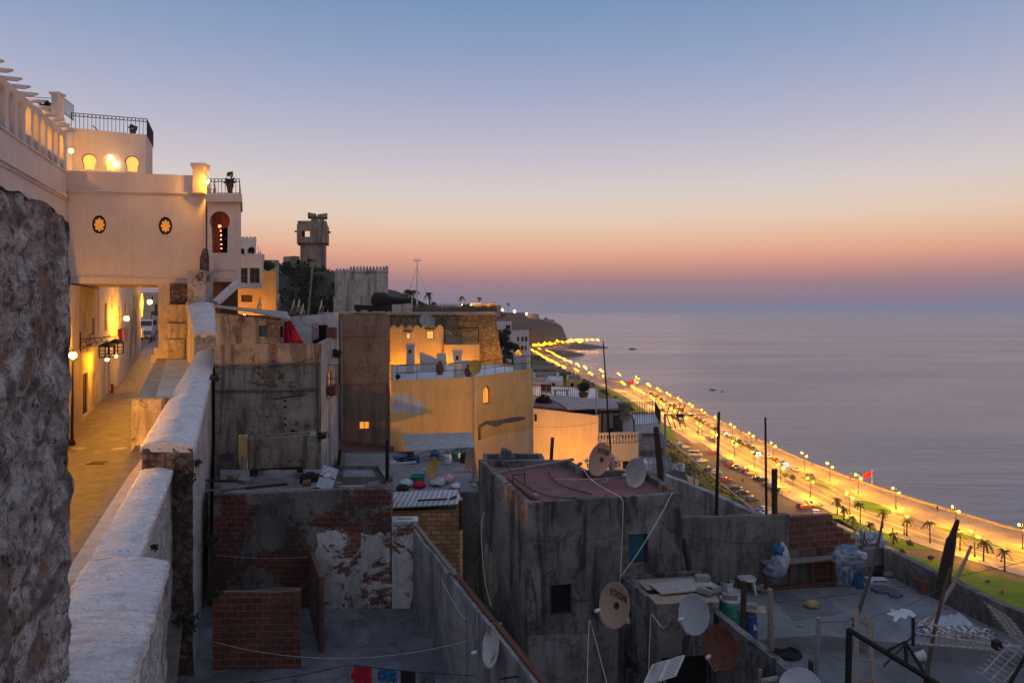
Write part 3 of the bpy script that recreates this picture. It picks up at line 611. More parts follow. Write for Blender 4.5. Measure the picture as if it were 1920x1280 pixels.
for (px, py, lb, ps, cl) in ((1880, 1112, 'person in red sitting alone on the lawn near the terrace wall', 'sit', 'red_cloth'), (1848, 1088, 'person in pale clothes sitting on a cloth on the lawn', 'sit', 'pale_cloth'), (1855, 1092, 'person in dark clothes sitting on the cloth beside the pale one', 'sit', 'dark_cloth'), (1704, 1021, 'person in dark top sitting by the low bush, upper of the pair', 'sit', 'dark_cloth'), (1710, 1022, 'person in grey top sitting by the low bush, lower of the pair', 'sit', 'grey_cloth'), (1674, 1000, 'person standing under the palm at the far lawn end', 'stand', 'dark_cloth')):
    p = G(px, py, 57.9); person((p.x, p.y), lb, ps, cl, 4.06, random.uniform(0, 6))
for k, (y, d) in enumerate(((196, 3), (231, 1.2), (252, 1.0), (276, .9), (300, .9), (318, 1.0))):
    person((xs(y)-d-.8, y), ['person in dark coat leaning near the quay wall, nearest the flag', 'person in red by the quay wall beyond the flag', 'person in grey by the quay wall at the promenade bend', 'person in pale top by the quay wall past the bend', 'person in blue by the quay wall halfway along', 'person in black by the quay wall, farthest of the strollers'][k], 'stand', ['dark_cloth', 'red_cloth', 'grey_cloth', 'pale_cloth', 'blue_cloth', 'dark_cloth'][k])
# ================================================================ palms
def palm(x, y, h, label, group='palms on the lawn', z=4.05, nf=20, fl=1.7):
    r = thing('palm_tree', label, 'palm tree', (x, y, z), group)
    lean = random.uniform(-.25, .25); pts = [(x+lean*(i/5)**2, y, z+h*i/5) for i in range(6)]
    MB().tube(pts, [.22, .17, .15, .14, .15, .2], 8).build('trunk', MATS['bark'], r)
    m = MB(); c = V(pts[-1])
    for i in range(nf):
        a = random.uniform(0, 6.28); e = random.uniform(-.5, 1.2); L = fl*random.uniform(.8, 1.15); d = V((math.cos(a), math.sin(a), 0)); side = V((-d.y, d.x, 0)); prev = None
        for k in range(6):
            f = k/5; p = c+d*L*f*math.cos(e*.6)+V((0, 0, L*(math.sin(e)*f-.85*f*f)))
            if prev is not None:
                for s in (-1, 1):
                    q = (prev+p)/2; w = .36*L*.55*(1-.6*abs(f-.45)); m.face([prev, p, q+side*s*w+d*.15*L+V((0, 0, -.16*L)), ]); m.face([prev, q+side*s*w*.9+d*.05*L+V((0, 0, -.1*L)), (prev*.7+p*.3)])
            prev = p
    m.build('crown', MATS['palm_leaf'], r); return r
for i, (px, py, h, lb) in enumerate(((1570, 964, 4.2, 'slim palm at the far tip of the lawn beside the road'), (1613, 980, 5.2, 'tall full palm near the roundabout end of the lawn'), (1655, 990, 4.6, 'palm behind the thin leaning pole'), (1700, 1004, 4.4, 'palm on the lawn between leaning pole and sodium lamp'), (1744, 1018, 5.2, 'broad palm in front of the brightest lamp'), (1800, 1033, 4.2, 'short palm right of the weathered stump post'), (1844, 1051, 4.6, 'palm, second from the picture edge along the road'), (1884, 1070, 4.4, 'palm nearest the edge of the view beside the road'), (1582, 974, 3.2, 'bare thin palm standing just above the brick wall corner'), (1632, 1004, 3.0, 'low spreading palm beside the footpath'), (1676, 1018, 2.4, 'stubby palm above the terrace parapet'), (1600, 985, 2.2, 'small palm between footpath and lawn edge'))):
    p = G(px, py, 57.95); palm(p.x, p.y, h, lb)
def leafball(m, c, r, n, size, sz=.8):
    for i in range(n):
        d = V((random.gauss(0, 1), random.gauss(0, 1), random.gauss(0, 1))).normalized(); d.z *= sz
        p = V(c)+d*r*random.uniform(.45, 1.05); u = V((random.uniform(-1, 1), random.uniform(-1, 1), random.uniform(-1, 1))).normalized(); w = u.orthogonal().normalized(); s = size*random.uniform(.6, 1.4)
        m.face([p-u*s, p+w*s*.55, p+u*s, p-w*s*.55])
def bush(name, label, cat, c, r, mat='leaf_dark', n=160, size=.12, group=None, sz=.8, stem=True):
    o = thing(name, label, cat, V(c)-V((0, 0, r*sz)), group)
    m = MB()
    for k in range(5): leafball(m, V(c)+V((random.uniform(-.5, .5), random.uniform(-.5, .5), random.uniform(-.4, .4)*sz))*r, r*random.uniform(.45, .7), n//5, size, sz)
    m.build('leaves', MATS[mat], o)
    if stem: MB().tube([V(c)-V((0, 0, r*sz)), V(c)-V((0, 0, r*.2))], [r*.08, r*.04], 5).build('stem', MATS['bark'], o)
    return o
for px, py, r in ((1706, 1014, 1.0), (1690, 1030, .9), (1745, 1044, .9)):
    p = G(px, py, 57); bush('lawn_bush', 'low round bush on the lawn above the parapet near px' if 0 else {1706: 'low clipped bush on the mid lawn among sitting people', 1690: 'low bush on the lawn closest to the terrace parapet top', 1745: 'low bush on the lawn below the broad palm'}[px], 'bush', (p.x, p.y, 4.7), r, 'leaf_mid', 120, .22)
# two small trees at the pavement
for px, py, lb in ((1472, 905, 'small round street tree on the pavement beside the road, farther one'), (1486, 911, 'small round street tree on the pavement beside the road, nearer one')):
    p = G(px, py, 58); o = thing('street_tree', lb, 'tree', (p.x, p.y, 4.1)); MB().tube([(p.x, p.y, 4.1), (p.x, p.y, 6.3)], [.09, .06], 6).build('trunk', MATS['bark'], o)
    m = MB(); leafball(m, (p.x, p.y, 6.9), 1.1, 220, .22); m.build('crown', MATS['leaf_mid'], o)
# flags
def flag(px, py, hgt, lb, sc=1):
    p = G(px, py, 58); o = thing('flagpole', lb, 'flag', (p.x, p.y, 4.1)); MB().tube([(p.x, p.y, 4.1), (p.x, p.y, 4.1+hgt)], [.09, .05], 8).build('pole', MATS['white_paint'], o)
    m = MB(); n = 8; wv = lambda f: .18*math.sin(f*7)*f
    for i in range(n):
        a, b = i/n, (i+1)/n; m.quad((p.x-.1-2.6*a*sc, p.y+wv(a), 4.1+hgt-2.3*sc-.6*a), (p.x-.1-2.6*b*sc, p.y+wv(b), 4.1+hgt-2.3*sc-.6*b), (p.x-.1-2.6*b*sc, p.y+wv(b), 4.1+hgt-.1-1.1*b), (p.x-.1-2.6*a*sc, p.y+wv(a), 4.1+hgt-.1-1.1*a))
    f = m.build('flag_cloth', MATS['flag_red'], o)
    c = V((p.x-1.35*sc, p.y-.34, 4.1+hgt-1.5*sc)); st = [c+V((math.cos(a)*.42, 0, math.sin(a)*.42)) for a in [math.pi/2+k*4*math.pi/5 for k in range(5)]]
    m = MB()
    for a, b in zip(st, st[1:]+st[:1]): m.bar(a, b, .06)
    m.build('star_emblem', MATS['flag_green'], f)
flag(1635, 912, 5.4, 'red flag with green star on a white pole at the promenade edge'); flag(1189, 735, 9, 'small distant red flag on a pole by the far promenade', 1.4)
# ================================================================ house builder
def inner(foot, t):
    n = len(foot); Q = []
    for i in range(n):
        p, a, b = V(foot[i]), V(foot[i-1]), V(foot[(i+1) % n])
        d1, d2 = (p-a).normalized(), (b-p).normalized(); n1, n2 = V((-d1.y, d1.x)), V((-d2.y, d2.x))
        Q.append(p+(n1+n2)*t/max(.3, 1+n1.dot(n2)))
    return Q
class House:
    def __init__(s, name, label, cat, foot, zb, tops, mat, roof=None, roofz=None, t=.28, group=None, jit=.02, openroof=False):
        s.P = [V(p) if isinstance(p, V) else XY(*p) for p in foot]; n = len(s.P); s.n = n
        s.tops = tops if isinstance(tops, list) else [tops]*n; s.zb = zb; s.t = t; s.mat = mat; s.jit = jit
        c = sum(s.P, V((0, 0)))/n; s.root = thing(name, label, cat, (c.x, c.y, zb), group)
        s.holes = {i: [] for i in range(n)}; s.wins = []; s.cren = {}; s.mats = {}; s.roof = roof; s.roofz = roofz; s.open = openroof
    def uz(s, e, px, py):
        P, Q = s.P[e], s.P[(e+1) % s.n]; d = (Q-P); L = d.length; d = d/L
        r = V(((px-960)/K, 1)); den = r.x*d.y-r.y*d.x; y = (P.x*d.y-P.y*d.x)/den; h = r*y
        return (h-P).dot(d), CZ-(py-580)/K*y
    def hole(s, e, box, kind='rect', name='window', frame='dark_wood', pane='glass_dark', fw=.05, deep=.16, bars=(0, 0), label=None, sill=None):
        x0, y0, x1, y1 = box; a = s.uz(e, x0, y0); b = s.uz(e, x1, y1)
        loop = shape(kind, min(a[0], b[0]), min(a[1], b[1]), max(a[0], b[0]), max(a[1], b[1]))
        s.holes[e].append(loop); s.wins.append((e, loop, name, frame, pane, fw, deep, bars, label, sill)); return s
    def crenel(s, e, pitch, h, w=.5, style='point'): s.cren[e] = (pitch, h, w, style); return s
    def done(s):
        t = s.t; Qi = inner(s.P, t); groups = {}
        for e in range(s.n):
            P, P2, Q, Q2 = s.P[e], s.P[(e+1) % s.n], Qi[e], Qi[(e+1) % s.n]; L = (P2-P).length; U = (P2-P)/L; N = V((-U.y, U.x)); z0, z1 = s.tops[e], s.tops[(e+1) % s.n]
            top = []; k = max(1, int(L/.8))
            if e in s.cren:
                p, h, w, st = s.cren[e]; m = max(1, round(L/p)); p = L/m
                for i in range(m):
                    u = i*p; zz = lerp(z0, z1, (u+p/2)/L)
                    if st == 'point': top += [(u+p*.5-w*p*.5, zz), (u+p*.5-w*p*.42, zz+h*.55), (u+p*.5, zz+h), (u+p*.5+w*p*.42, zz+h*.55), (u+p*.5+w*p*.5, zz)]
                    else: top += [(u+p*(.5-w/2), zz), (u+p*(.5-w/2), zz+h), (u+p*(.5+w/2), zz+h), (u+p*(.5+w/2), zz)]
            elif s.jit:
                for i in range(1, k): u = L*i/k; top.append((u, lerp(z0, z1, u/L)+random.uniform(-1, 1)*s.jit))
            outer = [(0, s.zb), (L, s.zb), (L, z1)]+top[::-1]+[(0, z0)]
            fr = lambda u, v: V((P.x+U.x*u, P.y+U.y*u, v))
            def bk(u, v):
                q = Q if u < 1e-5 else Q2 if u > L-1e-5 else P+U*u+N*t
                return V((q.x, q.y, v))
            mb = groups.setdefault(s.mats.get(e, s.mat), MB())
            mb.slab(fr, bk, outer, s.holes[e], lambda a, b: (a[0] < 1e-5 and b[0] < 1e-5) or (a[0] > L-1e-5 and b[0] > L-1e-5) or (a[1] == s.zb and b[1] == s.zb))
        ws = [mb.build('wall', MATS[m], s.root) for m, mb in groups.items()]
        if s.roofz is not None and not s.open:
            R = inner(s.P, t-.015); mb = MB(); rz = s.roofz if isinstance(s.roofz, list) else [s.roofz]*s.n
            mb.prism(R, [z-.2 for z in rz], rz); mb.build('roof', MATS[s.roof or 'roof_grey'], s.root)
        for e, loop, name, frame, pane, fw, deep, bars, label, sill in s.wins:
            P, P2 = s.P[e], s.P[(e+1) % s.n]; U = (P2-P).normalized(); N = V((-U.y, U.x))
            O = V((P.x+N.x*deep, P.y+N.y*deep, 0)); U3 = V((U.x, U.y, 0)); Z = V((0, 0, 1)); g = shrink(loop, -.01); inn = shrink(loop, fw); par = s.root
            if frame:
                mb = MB().plate(O, U3, Z, g, [inn], .06)
                us = [p[0] for p in inn]; vs = [p[1] for p in inn]
                for i in range(bars[0]): u = lerp(min(us), max(us), (i+1)/(bars[0]+1)); mb.bar(O+U3*u+Z*min(vs)+V((N.x, N.y, 0))*.03, O+U3*u+Z*max(vs)+V((N.x, N.y, 0))*.03, .035)
                for i in range(bars[1]): v = lerp(min(vs), max(vs), (i+1)/(bars[1]+1)); mb.bar(O+U3*min(us)+Z*v+V((N.x, N.y, 0))*.034, O+U3*max(us)+Z*v+V((N.x, N.y, 0))*.034, .03)
                par = mb.build(name, MATS[frame], s.root)
                if label: par['label'] = label
            if pane:
                o = MB().plate(O+V((N.x, N.y, 0))*.05, U3, Z, g, [], .03).build('pane' if frame else name, MATS[pane], par)
                if label and not frame: o['label'] = label
            if sill:
                us = [p[0] for p in loop]; v = min(p[1] for p in loop); c = V((P.x, P.y, 0))+U3*(min(us)+max(us))/2+Z*(v-.04)
                MB().bar(c-U3*(max(us)-min(us)+.16)/2-V((N.x, N.y, 0))*.02, c+U3*(max(us)-min(us)+.16)/2-V((N.x, N.y, 0))*.02, .14, .06).build('sill', MATS[sill], par)
        return s.root
def part_box(root, name, mat, boxes):
    m = MB()
    for b in boxes: m.box(*b)
    return m.build(name, MATS[mat], root)
def stick(name, label, cat, a, b, r, mat, group=None, bend=0, n=7):
    a, b = V(a), V(b); pts = [a+(b-a)*(i/6)+V((math.sin(i/6*3.14)*bend, 0, 0)) for i in range(7)]
    o = MB().tube(pts, r if not isinstance(r, tuple) else [lerp(r[0], r[1], i/6) for i in range(7)], n).build(name, MATS[mat]); return tag(o, label, cat, group)
def wire(label, a, b, sag, r=.008, mat='cable_dark', cat='cable', name='cable', group=None):
    a, b = V(a), V(b); pts = [a+(b-a)*(i/14)-V((0, 0, sag*4*(i/14)*(1-i/14))) for i in range(15)]
    return tag(MB().tube(pts, r, 5).build(name, MATS[mat]), label, cat, group)
def cable(label, pts, r=.009, mat='cable_white'):
    P = [V(p) for p in pts]; Q = []
    for i in range(len(P)-1):
        p0, p1, p2, p3 = P[max(i-1, 0)], P[i], P[i+1], P[min(i+2, len(P)-1)]
        for k in range(6):
            t = k/6; Q.append(.5*((2*p1)+(p2-p0)*t+(2*p0-5*p1+4*p2-p3)*t*t+(3*p1-p0-3*p2+p3)*t**3))
    Q.append(P[-1]); return tag(MB().tube(Q, r, 5).build('cable', MATS[mat]), label, 'cable')
def railing(parent, name, pts, h, step=.14, r=.012, mat='dark_iron', rails=(0.06, .97), loops=False):
    m = MB()
    for a, b in zip(pts, pts[1:]):
        a, b = V(a), V(b)
        for f in rails: m.bar(a+V((0, 0, h*f)), b+V((0, 0, h*f)), .035)
        n = max(1, int((b-a).length/step))
        for i in range(n+1):
            p = a+(b-a)*i/n; m.bar(p, p+V((0, 0, h)), r*2)
            if loops and i < n:
                q = a+(b-a)*(i+.5)/n; d = (b-a).normalized()*step*.42; m.tube([q+d*math.cos(k*math.pi/4)+V((0, 0, h*.88+step*.5*math.sin(k*math.pi/4))) for k in range(9)], r*.8, 4, False)
    return m.build(name, MATS[mat], parent)
# ================================================================ old stone wall close on the left, rampart with its whitewashed coping
def rough(m, fn, nu, nv, amp, sc, dirv, vk=.5):
    g = [[None]*(nv+1) for _ in range(nu+1)]
    for i in range(nu+1):
        for j in range(nv+1):
            p = fn(i/nu, j/nv); d = noise.noise(p*sc)+.6*noise.noise(p*sc*2.7)+.35*noise.noise(p*sc*6.5)
            vv = noise.voronoi(p*sc*1.3)[0]; d += vk*(min(.35, vv[1]-vv[0])-.15); g[i][j] = p+V(dirv)*d*amp
    for i in range(nu):
        for j in range(nv): m.quad(g[i][j], g[i+1][j], g[i+1][j+1], g[i][j+1], True)
    return g
r = thing('stone_wall', 'tall rough old stone wall standing close at the side of the view', 'wall', (-5.3, 6.5, 54))
m = MB(); rw = lambda y: -4.96-.28*(y-6.6)
def rwz(y): return 63.2+.06*noise.noise(V((0, y*2, 3)))
# visible side, end, top
ea = lambda v: 8.42+.1*noise.noise(V((0, 5, v*1.3)))
rough(m, lambda u, v: V((rw(lerp(3.5, 8.42, u)), lerp(3.5, 8.42, u), lerp(55, rwz(lerp(3.5, 8.42, u))-.16*max(0, lerp(3.5,8.42,u)-7.6), v))), 150, 210, .065, 2.4, (1, .15, 0), .9)
m2 = MB(); rough(m2, lambda u, v: V((rw(8.42)-u*1.4, 8.42, lerp(55, 63.07, v))), 24, 80, .05, 2.6, (.2, 1, 0))
rough(m2, lambda u, v: V((rw(lerp(3.5, 8.42, v))-u*1.4, lerp(3.5, 8.42, v), rwz(lerp(3.5, 8.42, v))-.16*max(0, lerp(3.5,8.42,v)-7.6))), 14, 60, .05, 2.6, (.1, 0, 1))
m.f += m2.f; m.sm += m2.sm; m.m += m2.m
m.build('masonry', MATS['old_stone'], r, merge=True)
ramp_root = thing('rampart_wall', 'long whitewashed rampart wall with rounded coping beside the lit lane', 'wall', (-10, 20, 50))
def rampart(L0, R0, L1, R1, z0, z1, drop, rise, cell, cap=True, mat='rampart_face', capmat='rubble_dark'):
    L0, R0, L1, R1 = V(L0), V(R0), V(L1), V(R1); ln = (R1-R0).length; nu = max(4, min(110, int(ln/cell))); nw = 12
    mc = MB(); ov = .05
    def top(u, w):
        a = L0+(L1-L0)*u; b = R0+(R1-R0)*u; e = a+(b-a)*(w*(1+2*ov)-ov) ; z = lerp(z0, z1, u)+rise*(1-(2*w-1)**2)
        p = V((e.x, e.y, z)); d = .035*noise.noise(p*1.1)+.016*noise.noise(p*4)+.008*noise.noise(p*11)
        edge = .05*noise.noise(V((e.x*3, e.y*3, w*9)))+.03*noise.noise(V((e.x*9, e.y*9, w*9))) if w in (0, 1) else 0
        return p+V((edge, 0, d+edge))
    g = [[top(i/nu, j/nw) for j in range(nw+1)] for i in range(nu+1)]
    for i in range(nu):
        for j in range(nw): mc.quad(g[i][j], g[i][j+1], g[i+1][j+1], g[i+1][j], True)
        for j in (0, nw):
            dn = V((0, 0, -.13)); a, b = g[i][j], g[i+1][j]; mc.quad(a, b, b+dn, a+dn)
    mc.face([g[0][j] for j in range(nw+1)]+[g[0][nw]+V((0, 0, -.13)), g[0][0]+V((0, 0, -.13))]); mc.face([g[-1][j] for j in range(nw+1)]+[g[-1][nw]+V((0, 0, -.13)), g[-1][0]+V((0, 0, -.13))])
    mc.build('coping', MATS['limewash'], ramp_root, merge=True)
    mf = MB(); nh = max(10, int(drop/max(cell, .07))); nh = min(nh, 110)
    rough(mf, lambda u, v: V((*(R0+(R1-R0)*u), lerp(z0, z1, u)-.04-drop*v)), nu, nh, .035, 1.9, (1, .35, 0))
    mf.build('outer_face', MATS[mat], ramp_root, merge=True)
    mi = MB(); mi.quad(V((*L0, z0)), V((*L1, z1)), V((*L1, z1-drop)), V((*L0, z0-drop))); mi.quad(V((*L1, z1)), V((*R1, z1)), V((*R1, z1-drop)), V((*L1, z1-drop))); mi.build('inner_face', MATS['street_plaster'], ramp_root)
    if cap:
        me = MB(); rough(me, lambda u, v: V((*(L0+(R0-L0)*u), z0-.02-drop*v)), 18, nh, .03, 2.3, (0, -1, 0)); me.build('end_face', MATS[capmat], ramp_root, merge=True)
rampart((-5.5, 7), (-4.16, 7), (-7.7, 12.47), (-6.32, 12.47), CZ-4.6, CZ-4.6, 5.5, .075, .055, cap=False)
rampart((-7.7, 12.47), (-6.86, 12.47), (-10.6, 19.6), (-9.77, 19.6), CZ-4.6, CZ-4.6, 6, .07, .08, cap=False)
rampart((-10.62, 19.6), (-9.16, 19.6), (-17.5, 38), (-16.5, 38), CZ-3.97, CZ-2.42, 8, .2, .16, capmat='rubble_dark')
rampart((-17.66, 38), (-16.5, 38), (-21.4, 45), (-19.7, 45), CZ-1.42, CZ+.38, 10, .15, .25, capmat='rampart_face')
# stub pier at the top end of the rampart
m = MB(); rough(m, lambda u, v: V((lerp(-21.4, -20.2, u), 45, lerp(62, 64.6, 1-v))), 12, 20, .04, 1.5, (0, -1, 0)); m.prism([V((-21.4, 45.05)), V((-20.2, 45.05)), V((-20.4, 46.6)), V((-21.8, 46.6))], 60, 64.55); m.build('end_pier', MATS['rampart_face'], ramp_root)
m = MB(); m.tube([(-20.9, 46.3, 62), (-20.85, 46.3, 65.5), (-20.8, 46.3, 66.1)], [.32, .3, .16], 10); m.build('weathered_stub', MATS['rubble_dark'], ramp_root)
# ledge, terrace and lane
hl = lambda y: -9.48-.43*y
wl = lambda y: interp([(7, -5.5), (12.47, -7.7), (19.6, -10.6), (38, -17.5), (50, -23)], y)
m = MB()
for a, b in zip(range(8, 26, 3), list(range(11, 26, 3))+[26]): m.prism([V((-9.56-.427*(a-14.9), a)), V((wl(a)-.5, a)), V((wl(b)-.5, b)), V((-9.56-.427*(b-14.9), b))], 52.5, 56.9)
tag(m.build('wall_ledge', MATS['cobbles']), kind='structure')
m = MB()
for a, b in zip(range(8, 26, 3), list(range(11, 26, 3))+[26]): m.prism([V((wl(a)-.52, a)), V((wl(a)+.1, a)), V((wl(b)+.1, b)), V((wl(b)-.52, b))], 52.5, 57.08)
tag(m.build('ledge_kerb', MATS['street_plaster']), kind='structure')
tr = thing('raised_terrace', 'raised plastered terrace between the lit lane and the rampart', 'terrace', (-17, 36, 53))
tl = lambda y: -14.3-.485*(y-26)
m = MB()
for a, b in zip(range(26, 50, 4), range(30, 54, 4)): m.prism([V((tl(a), a)), V((wl(a)+.1, a)), V((wl(b)+.1, b)), V((tl(b), b))], 53, 58.6)
m.build('platform', MATS['buttress_plaster'], tr)
m = MB(); m.prism([V((tl(26)+.7, 26.05)), V((wl(26), 26.05)), V((wl(50), 50)), V((tl(50)+.7, 50))], 58.5, 58.64); m.build('paving', MATS['street_plaster'], tr)
m = MB(); rough(m, lambda u, v: V((lerp(tl(26)-.04, tl(26)+1.1, u), 25.7-.14*math.sin(u*3.14), lerp(58.62, 53, v))), 14, 30, .03, 2, (0, -1, 0)); m.prism([V((tl(26)-.03, 25.72)), V((tl(26)+1.1, 25.72)), V((tl(26)+1.1, 26.2)), V((tl(26)-.03, 26.2))], 53, 58.66); m.build('corner_pier', MATS['buttress_plaster'], tr)
tr2 = thing('stepped_buttress', 'stepped stone buttress of three blocks beside the passage arch', 'buttress', W(327, 672, 47))
for k, (x0, x1, y0, y1, Y) in enumerate(((306, 346, 636, 672, 46.2), (307, 348, 606, 635, 46.5), (308, 349, 571, 605, 46.8), (318, 351, 531, 570, 47.6))):
    m = MB(); a, b = W(x0, y1, Y), W(x1, y0, Y)
    rough(m, lambda u, v: V((lerp(a.x, b.x, u), Y, lerp(b.z, a.z, v))), 12, 10, .04, 1.5, (0, -1, 0)); m.prism([V((a.x, Y+.06)), V((b.x, Y+.06)), V((b.x-.6, Y+2)), V((a.x-.6, Y+2))], a.z, b.z-.01)
    m.build('block', MATS['buttress_plaster' if k < 3 else 'rubble_dark'], tr2)
m = MB(); a, b = W(349, 675, 44.6), W(367, 566, 44.6); rough(m, lambda u, v: V((lerp(a.x, b.x, u), 44.6, lerp(b.z, a.z, v))), 8, 30, .04, 1.4, (0, -1, 0)); m.prism([V((a.x, 44.65)), V((b.x, 44.65)), V((b.x-.6, 46.2)), V((a.x-.6, 46.2))], a.z, b.z); m.build('side_pier', MATS['buttress_plaster'], tr2)
SD = [(10, 8.9), (25, 8.5), (44, 8.2), (54, 7.34), (70, 6.4), (88, 5.16), (115, 2.9), (150, 2.3)]
m = MB(); yy = [10, 18, 25, 30, 36, 44, 49, 54, 62, 70, 79, 88, 100, 115, 150]
for a, b in zip(yy, yy[1:]):
    za, zb2 = CZ-interp(SD, a), CZ-interp(SD, b); w = lambda y: 8.5 if y < 60 else 6
    m.face([(hl(a)-.3, a, za), (hl(a)+w(a), a, za), (hl(b)+w(b), b, zb2), (hl(b)-.3, b, zb2)])
tag(m.build('lane', MATS['cobbles']), kind='structure')
for px, py, nm, s in ((224, 842, 'manhole_cover', .42), (147, 835, 'manhole_cover', .42)):
    y = 40.5; p = W(px, py, y); z = CZ-interp(SD, y)+.012
    tag(MB().lathe([(0, .012), (s*.9, .012), (s, 0)], (p.x, y, z), 20).build(nm, MATS['grey_metal']), 'round manhole cover in the lane nearer the rampart' if px > 200 else 'round manhole cover in the lane nearer the houses', 'manhole cover')
gz = CZ-interp(SD, 37)+.01; gp = W(184, 866, 37); m = MB()
for i in range(5): m.box((gp.x-.36+i*.18, 37, gz), (.1, .55, .03))
m.box((gp.x, 37-.3, gz), (.95, .06, .03)); m.box((gp.x, 37.3, gz), (.95, .06, .03))
tag(m.build('drain_grate', MATS['black_metal']), 'dark drain grate set in the cobbled lane', 'drain grate')
# ================================================================ lane houses on the left of the lane
def lane_house(y0, y1, zt, label, mat, wins, off=0, zb=52, z0off=0):
    A, B = V((hl(y0)+off, y0)), V((hl(y1)+off, y1)); n = V((-.918, -.395)) 
    h = House('lane_house', label, 'house', [A, B, B+n*7, A+n*7], zb, zt, mat, 'roof_grey', zt-.4, .25, 'houses along the lit lane', jit=0)
    for w in wins: h.hole(0, *w[:1], **w[1])
    return h.done()
dw = dict(kind='rect', name='window', pane='glass_dark', frame='dark_wood'); dd = dict(kind='rect', name='door', pane='dark_wood', frame='dark_wood', deep=.1); da = dict(kind='arch', name='door', pane='dark_wood', frame='dark_wood', deep=.12); dws = dict(dw, sill='white_wall')
lane_house(26, 53.9, 63.6, 'plastered lane house wall under the passage with narrow slot windows', 'street_plaster', [((156, 585, 161, 620), dw), ((173, 596, 177.5, 627), dw), ((131, 608, 135.5, 652), da), ((155, 702, 165, 772), dd), ((174, 698, 178, 762), da), ((140, 640, 142, 641), dw)][:5])
lane_house(54, 61.5, 69.0, 'white lane house just beyond the passage with a dark double door', 'white_wall', [((196, 568, 200, 618), dws), ((208.5, 552, 211.5, 580), dw), ((194.5, 678, 197.5, 742), dd), ((203.5, 675, 206.5, 738), dd)], .05)
lane_house(61.6, 70, 68.2, 'white lane house with lit wall lamp and small shuttered windows', 'white_wall', [((223.5, 574, 227.5, 605), dws), ((234, 566, 238.5, 592), dws), ((221, 660, 223, 690), dd)], .35)
lane_house(70.1, 82, 68.8, 'cream lane house with tall dark window and arched shop door', 'street_plaster', [((250.5, 552, 254, 580), dws), ((263, 550, 268, 593), dw), ((241.5, 628, 244.5, 682), da), ((253, 618, 258.5, 675), dd), ((267, 615, 269.5, 633), dict(dw, pane='window_warm'))], .15)
h = House('lane_house', 'pale house closing the far end of the lane', 'house', [XY(262, 118), XY(300, 118), XY(300, 128), XY(262, 128)], 55, ZP(548, 118), 'street_plaster', 'roof_grey', ZP(552, 118), .25, 'houses along the lit lane', jit=0); h.hole(0, (284, 556, 287, 566), **dw); h.hole(0, (290, 570, 295, 592), **dd); h.done()
r = thing('awning', 'dark fabric awning over the far lane shops', 'awning', W(290, 590, 112)); MB().prism([XY(283, 111), XY(298, 111), XY(298, 116), XY(283, 116)], [ZP(590, 111)]*2+[ZP(585, 111)]*2, [ZP(588, 111)]*2+[ZP(583, 111)]*2).build('canopy', MATS['dark_cloth'], r); MB().bar(W(283.3, 590, 111.1), W(283.3, 606, 111.1), .08).build('post', MATS['dark_iron'], r)
for px, py, Y, kd, cl, lb in ((277, 603, 104, 'van', 'white', 'pale van parked up the lit lane beyond the passage'), (275, 612, 97, 'sedan', 'dark grey', 'dark saloon parked in the lane in front of the pale van')):
    put_car(kd, cl, W(px, 0, Y).x, Y, A(-70), lb, None, CZ-interp(SD, Y)+.02)
# banners, hydrant on the lane
r = thing('banner', 'red and orange cloth banners hanging on the lane house wall', 'banner', W(228, 640, 60)); MB().bar(W(219, 618, 60), W(240, 614, 60), .04).build('rod', MATS['dark_iron'], r)
for x0, x1, mt in ((220, 229, 'flag_red'), (230, 240, 'pink_cloth')):
    m = MB(); m.quad(W(x0, 617, 60), W(x1, 616, 60.2), W(x1+1, 640, 60.3), W(x0+4, 642, 60.1)); m.quad(W(x0, 617, 60.04), W(x0+4, 642, 60.14), W(x1+1, 640, 60.34), W(x1, 616, 60.24)); m.build('cloth', MATS[mt], r)
p = V((hl(58)+.45, 58, CZ-interp(SD, 58))); tag(MB().lathe([(.16, 0), (.16, .08), (.11, .1), (.11, .55), (.15, .58), (.12, .7), (.04, .8), (0, .8)], p, 10).build('fire_hydrant', MATS['red_lacquer']), 'red fire hydrant at the foot of the lane house', 'hydrant')
# ================================================================ lamps of the lane
def globe_lamp(name, label, c, r, base, mat='lamp_sodium', arm='dark_iron', sc=1):
    o = thing(name, label, 'lamp', base); b = MB(); c = V(c); base = V(base)
    if name == 'post_lamp': b.tube([base, V((c.x, c.y, c.z-r))], [.09, .045], 8); b.lathe([(.2, 0), (.18, .2), (.08, .4)], base, 8)
    else: b.tube([base, (base+c)/2+V((0, 0, .25)), c+V((0, 0, r+.03))], .025, 6)
    b.build('bracket' if name != 'post_lamp' else 'post', MATS[arm], o); MB().lathe([(0, r*1.7), (r*.35, r*1.2), (r*.55, r*.82), (0, r*.8)], c, 12).build('finial', MATS[arm], o); MB().ball(c, r, 12).build('bulb_globe', MATS[mat], o); return o
glow('lane_sodium', (1, .39, .012), 900)
c = W(135, 666, 41.5); globe_lamp('post_lamp', 'bright orange post lamp beside the old stone wall', c+V((.05, 0, 0)), .2, (c.x, c.y, CZ-interp(SD, 41.5)), 'lane_sodium')
c = W(237, 597, 61); globe_lamp('wall_lamp', 'orange wall lamp on the white lane house', c, .2, (hl(61)+.1, 61.2, c.z-.1), 'lane_sodium')
c = W(281, 566, 84); globe_lamp('wall_lamp', 'orange wall lamp farthest up the lane', c, .24, (hl(84)+.1, 84.2, c.z), 'lane_sodium')
c = V((hl(19)+.9, 19, 58.3)); globe_lamp('post_lamp', 'assumed post lamp of the lane standing unseen behind the old stone wall', c, .32, (c.x, c.y, CZ-8.5), 'lane_sodium')  # assumed lamp out of view, placed to light the lane and terrace pier
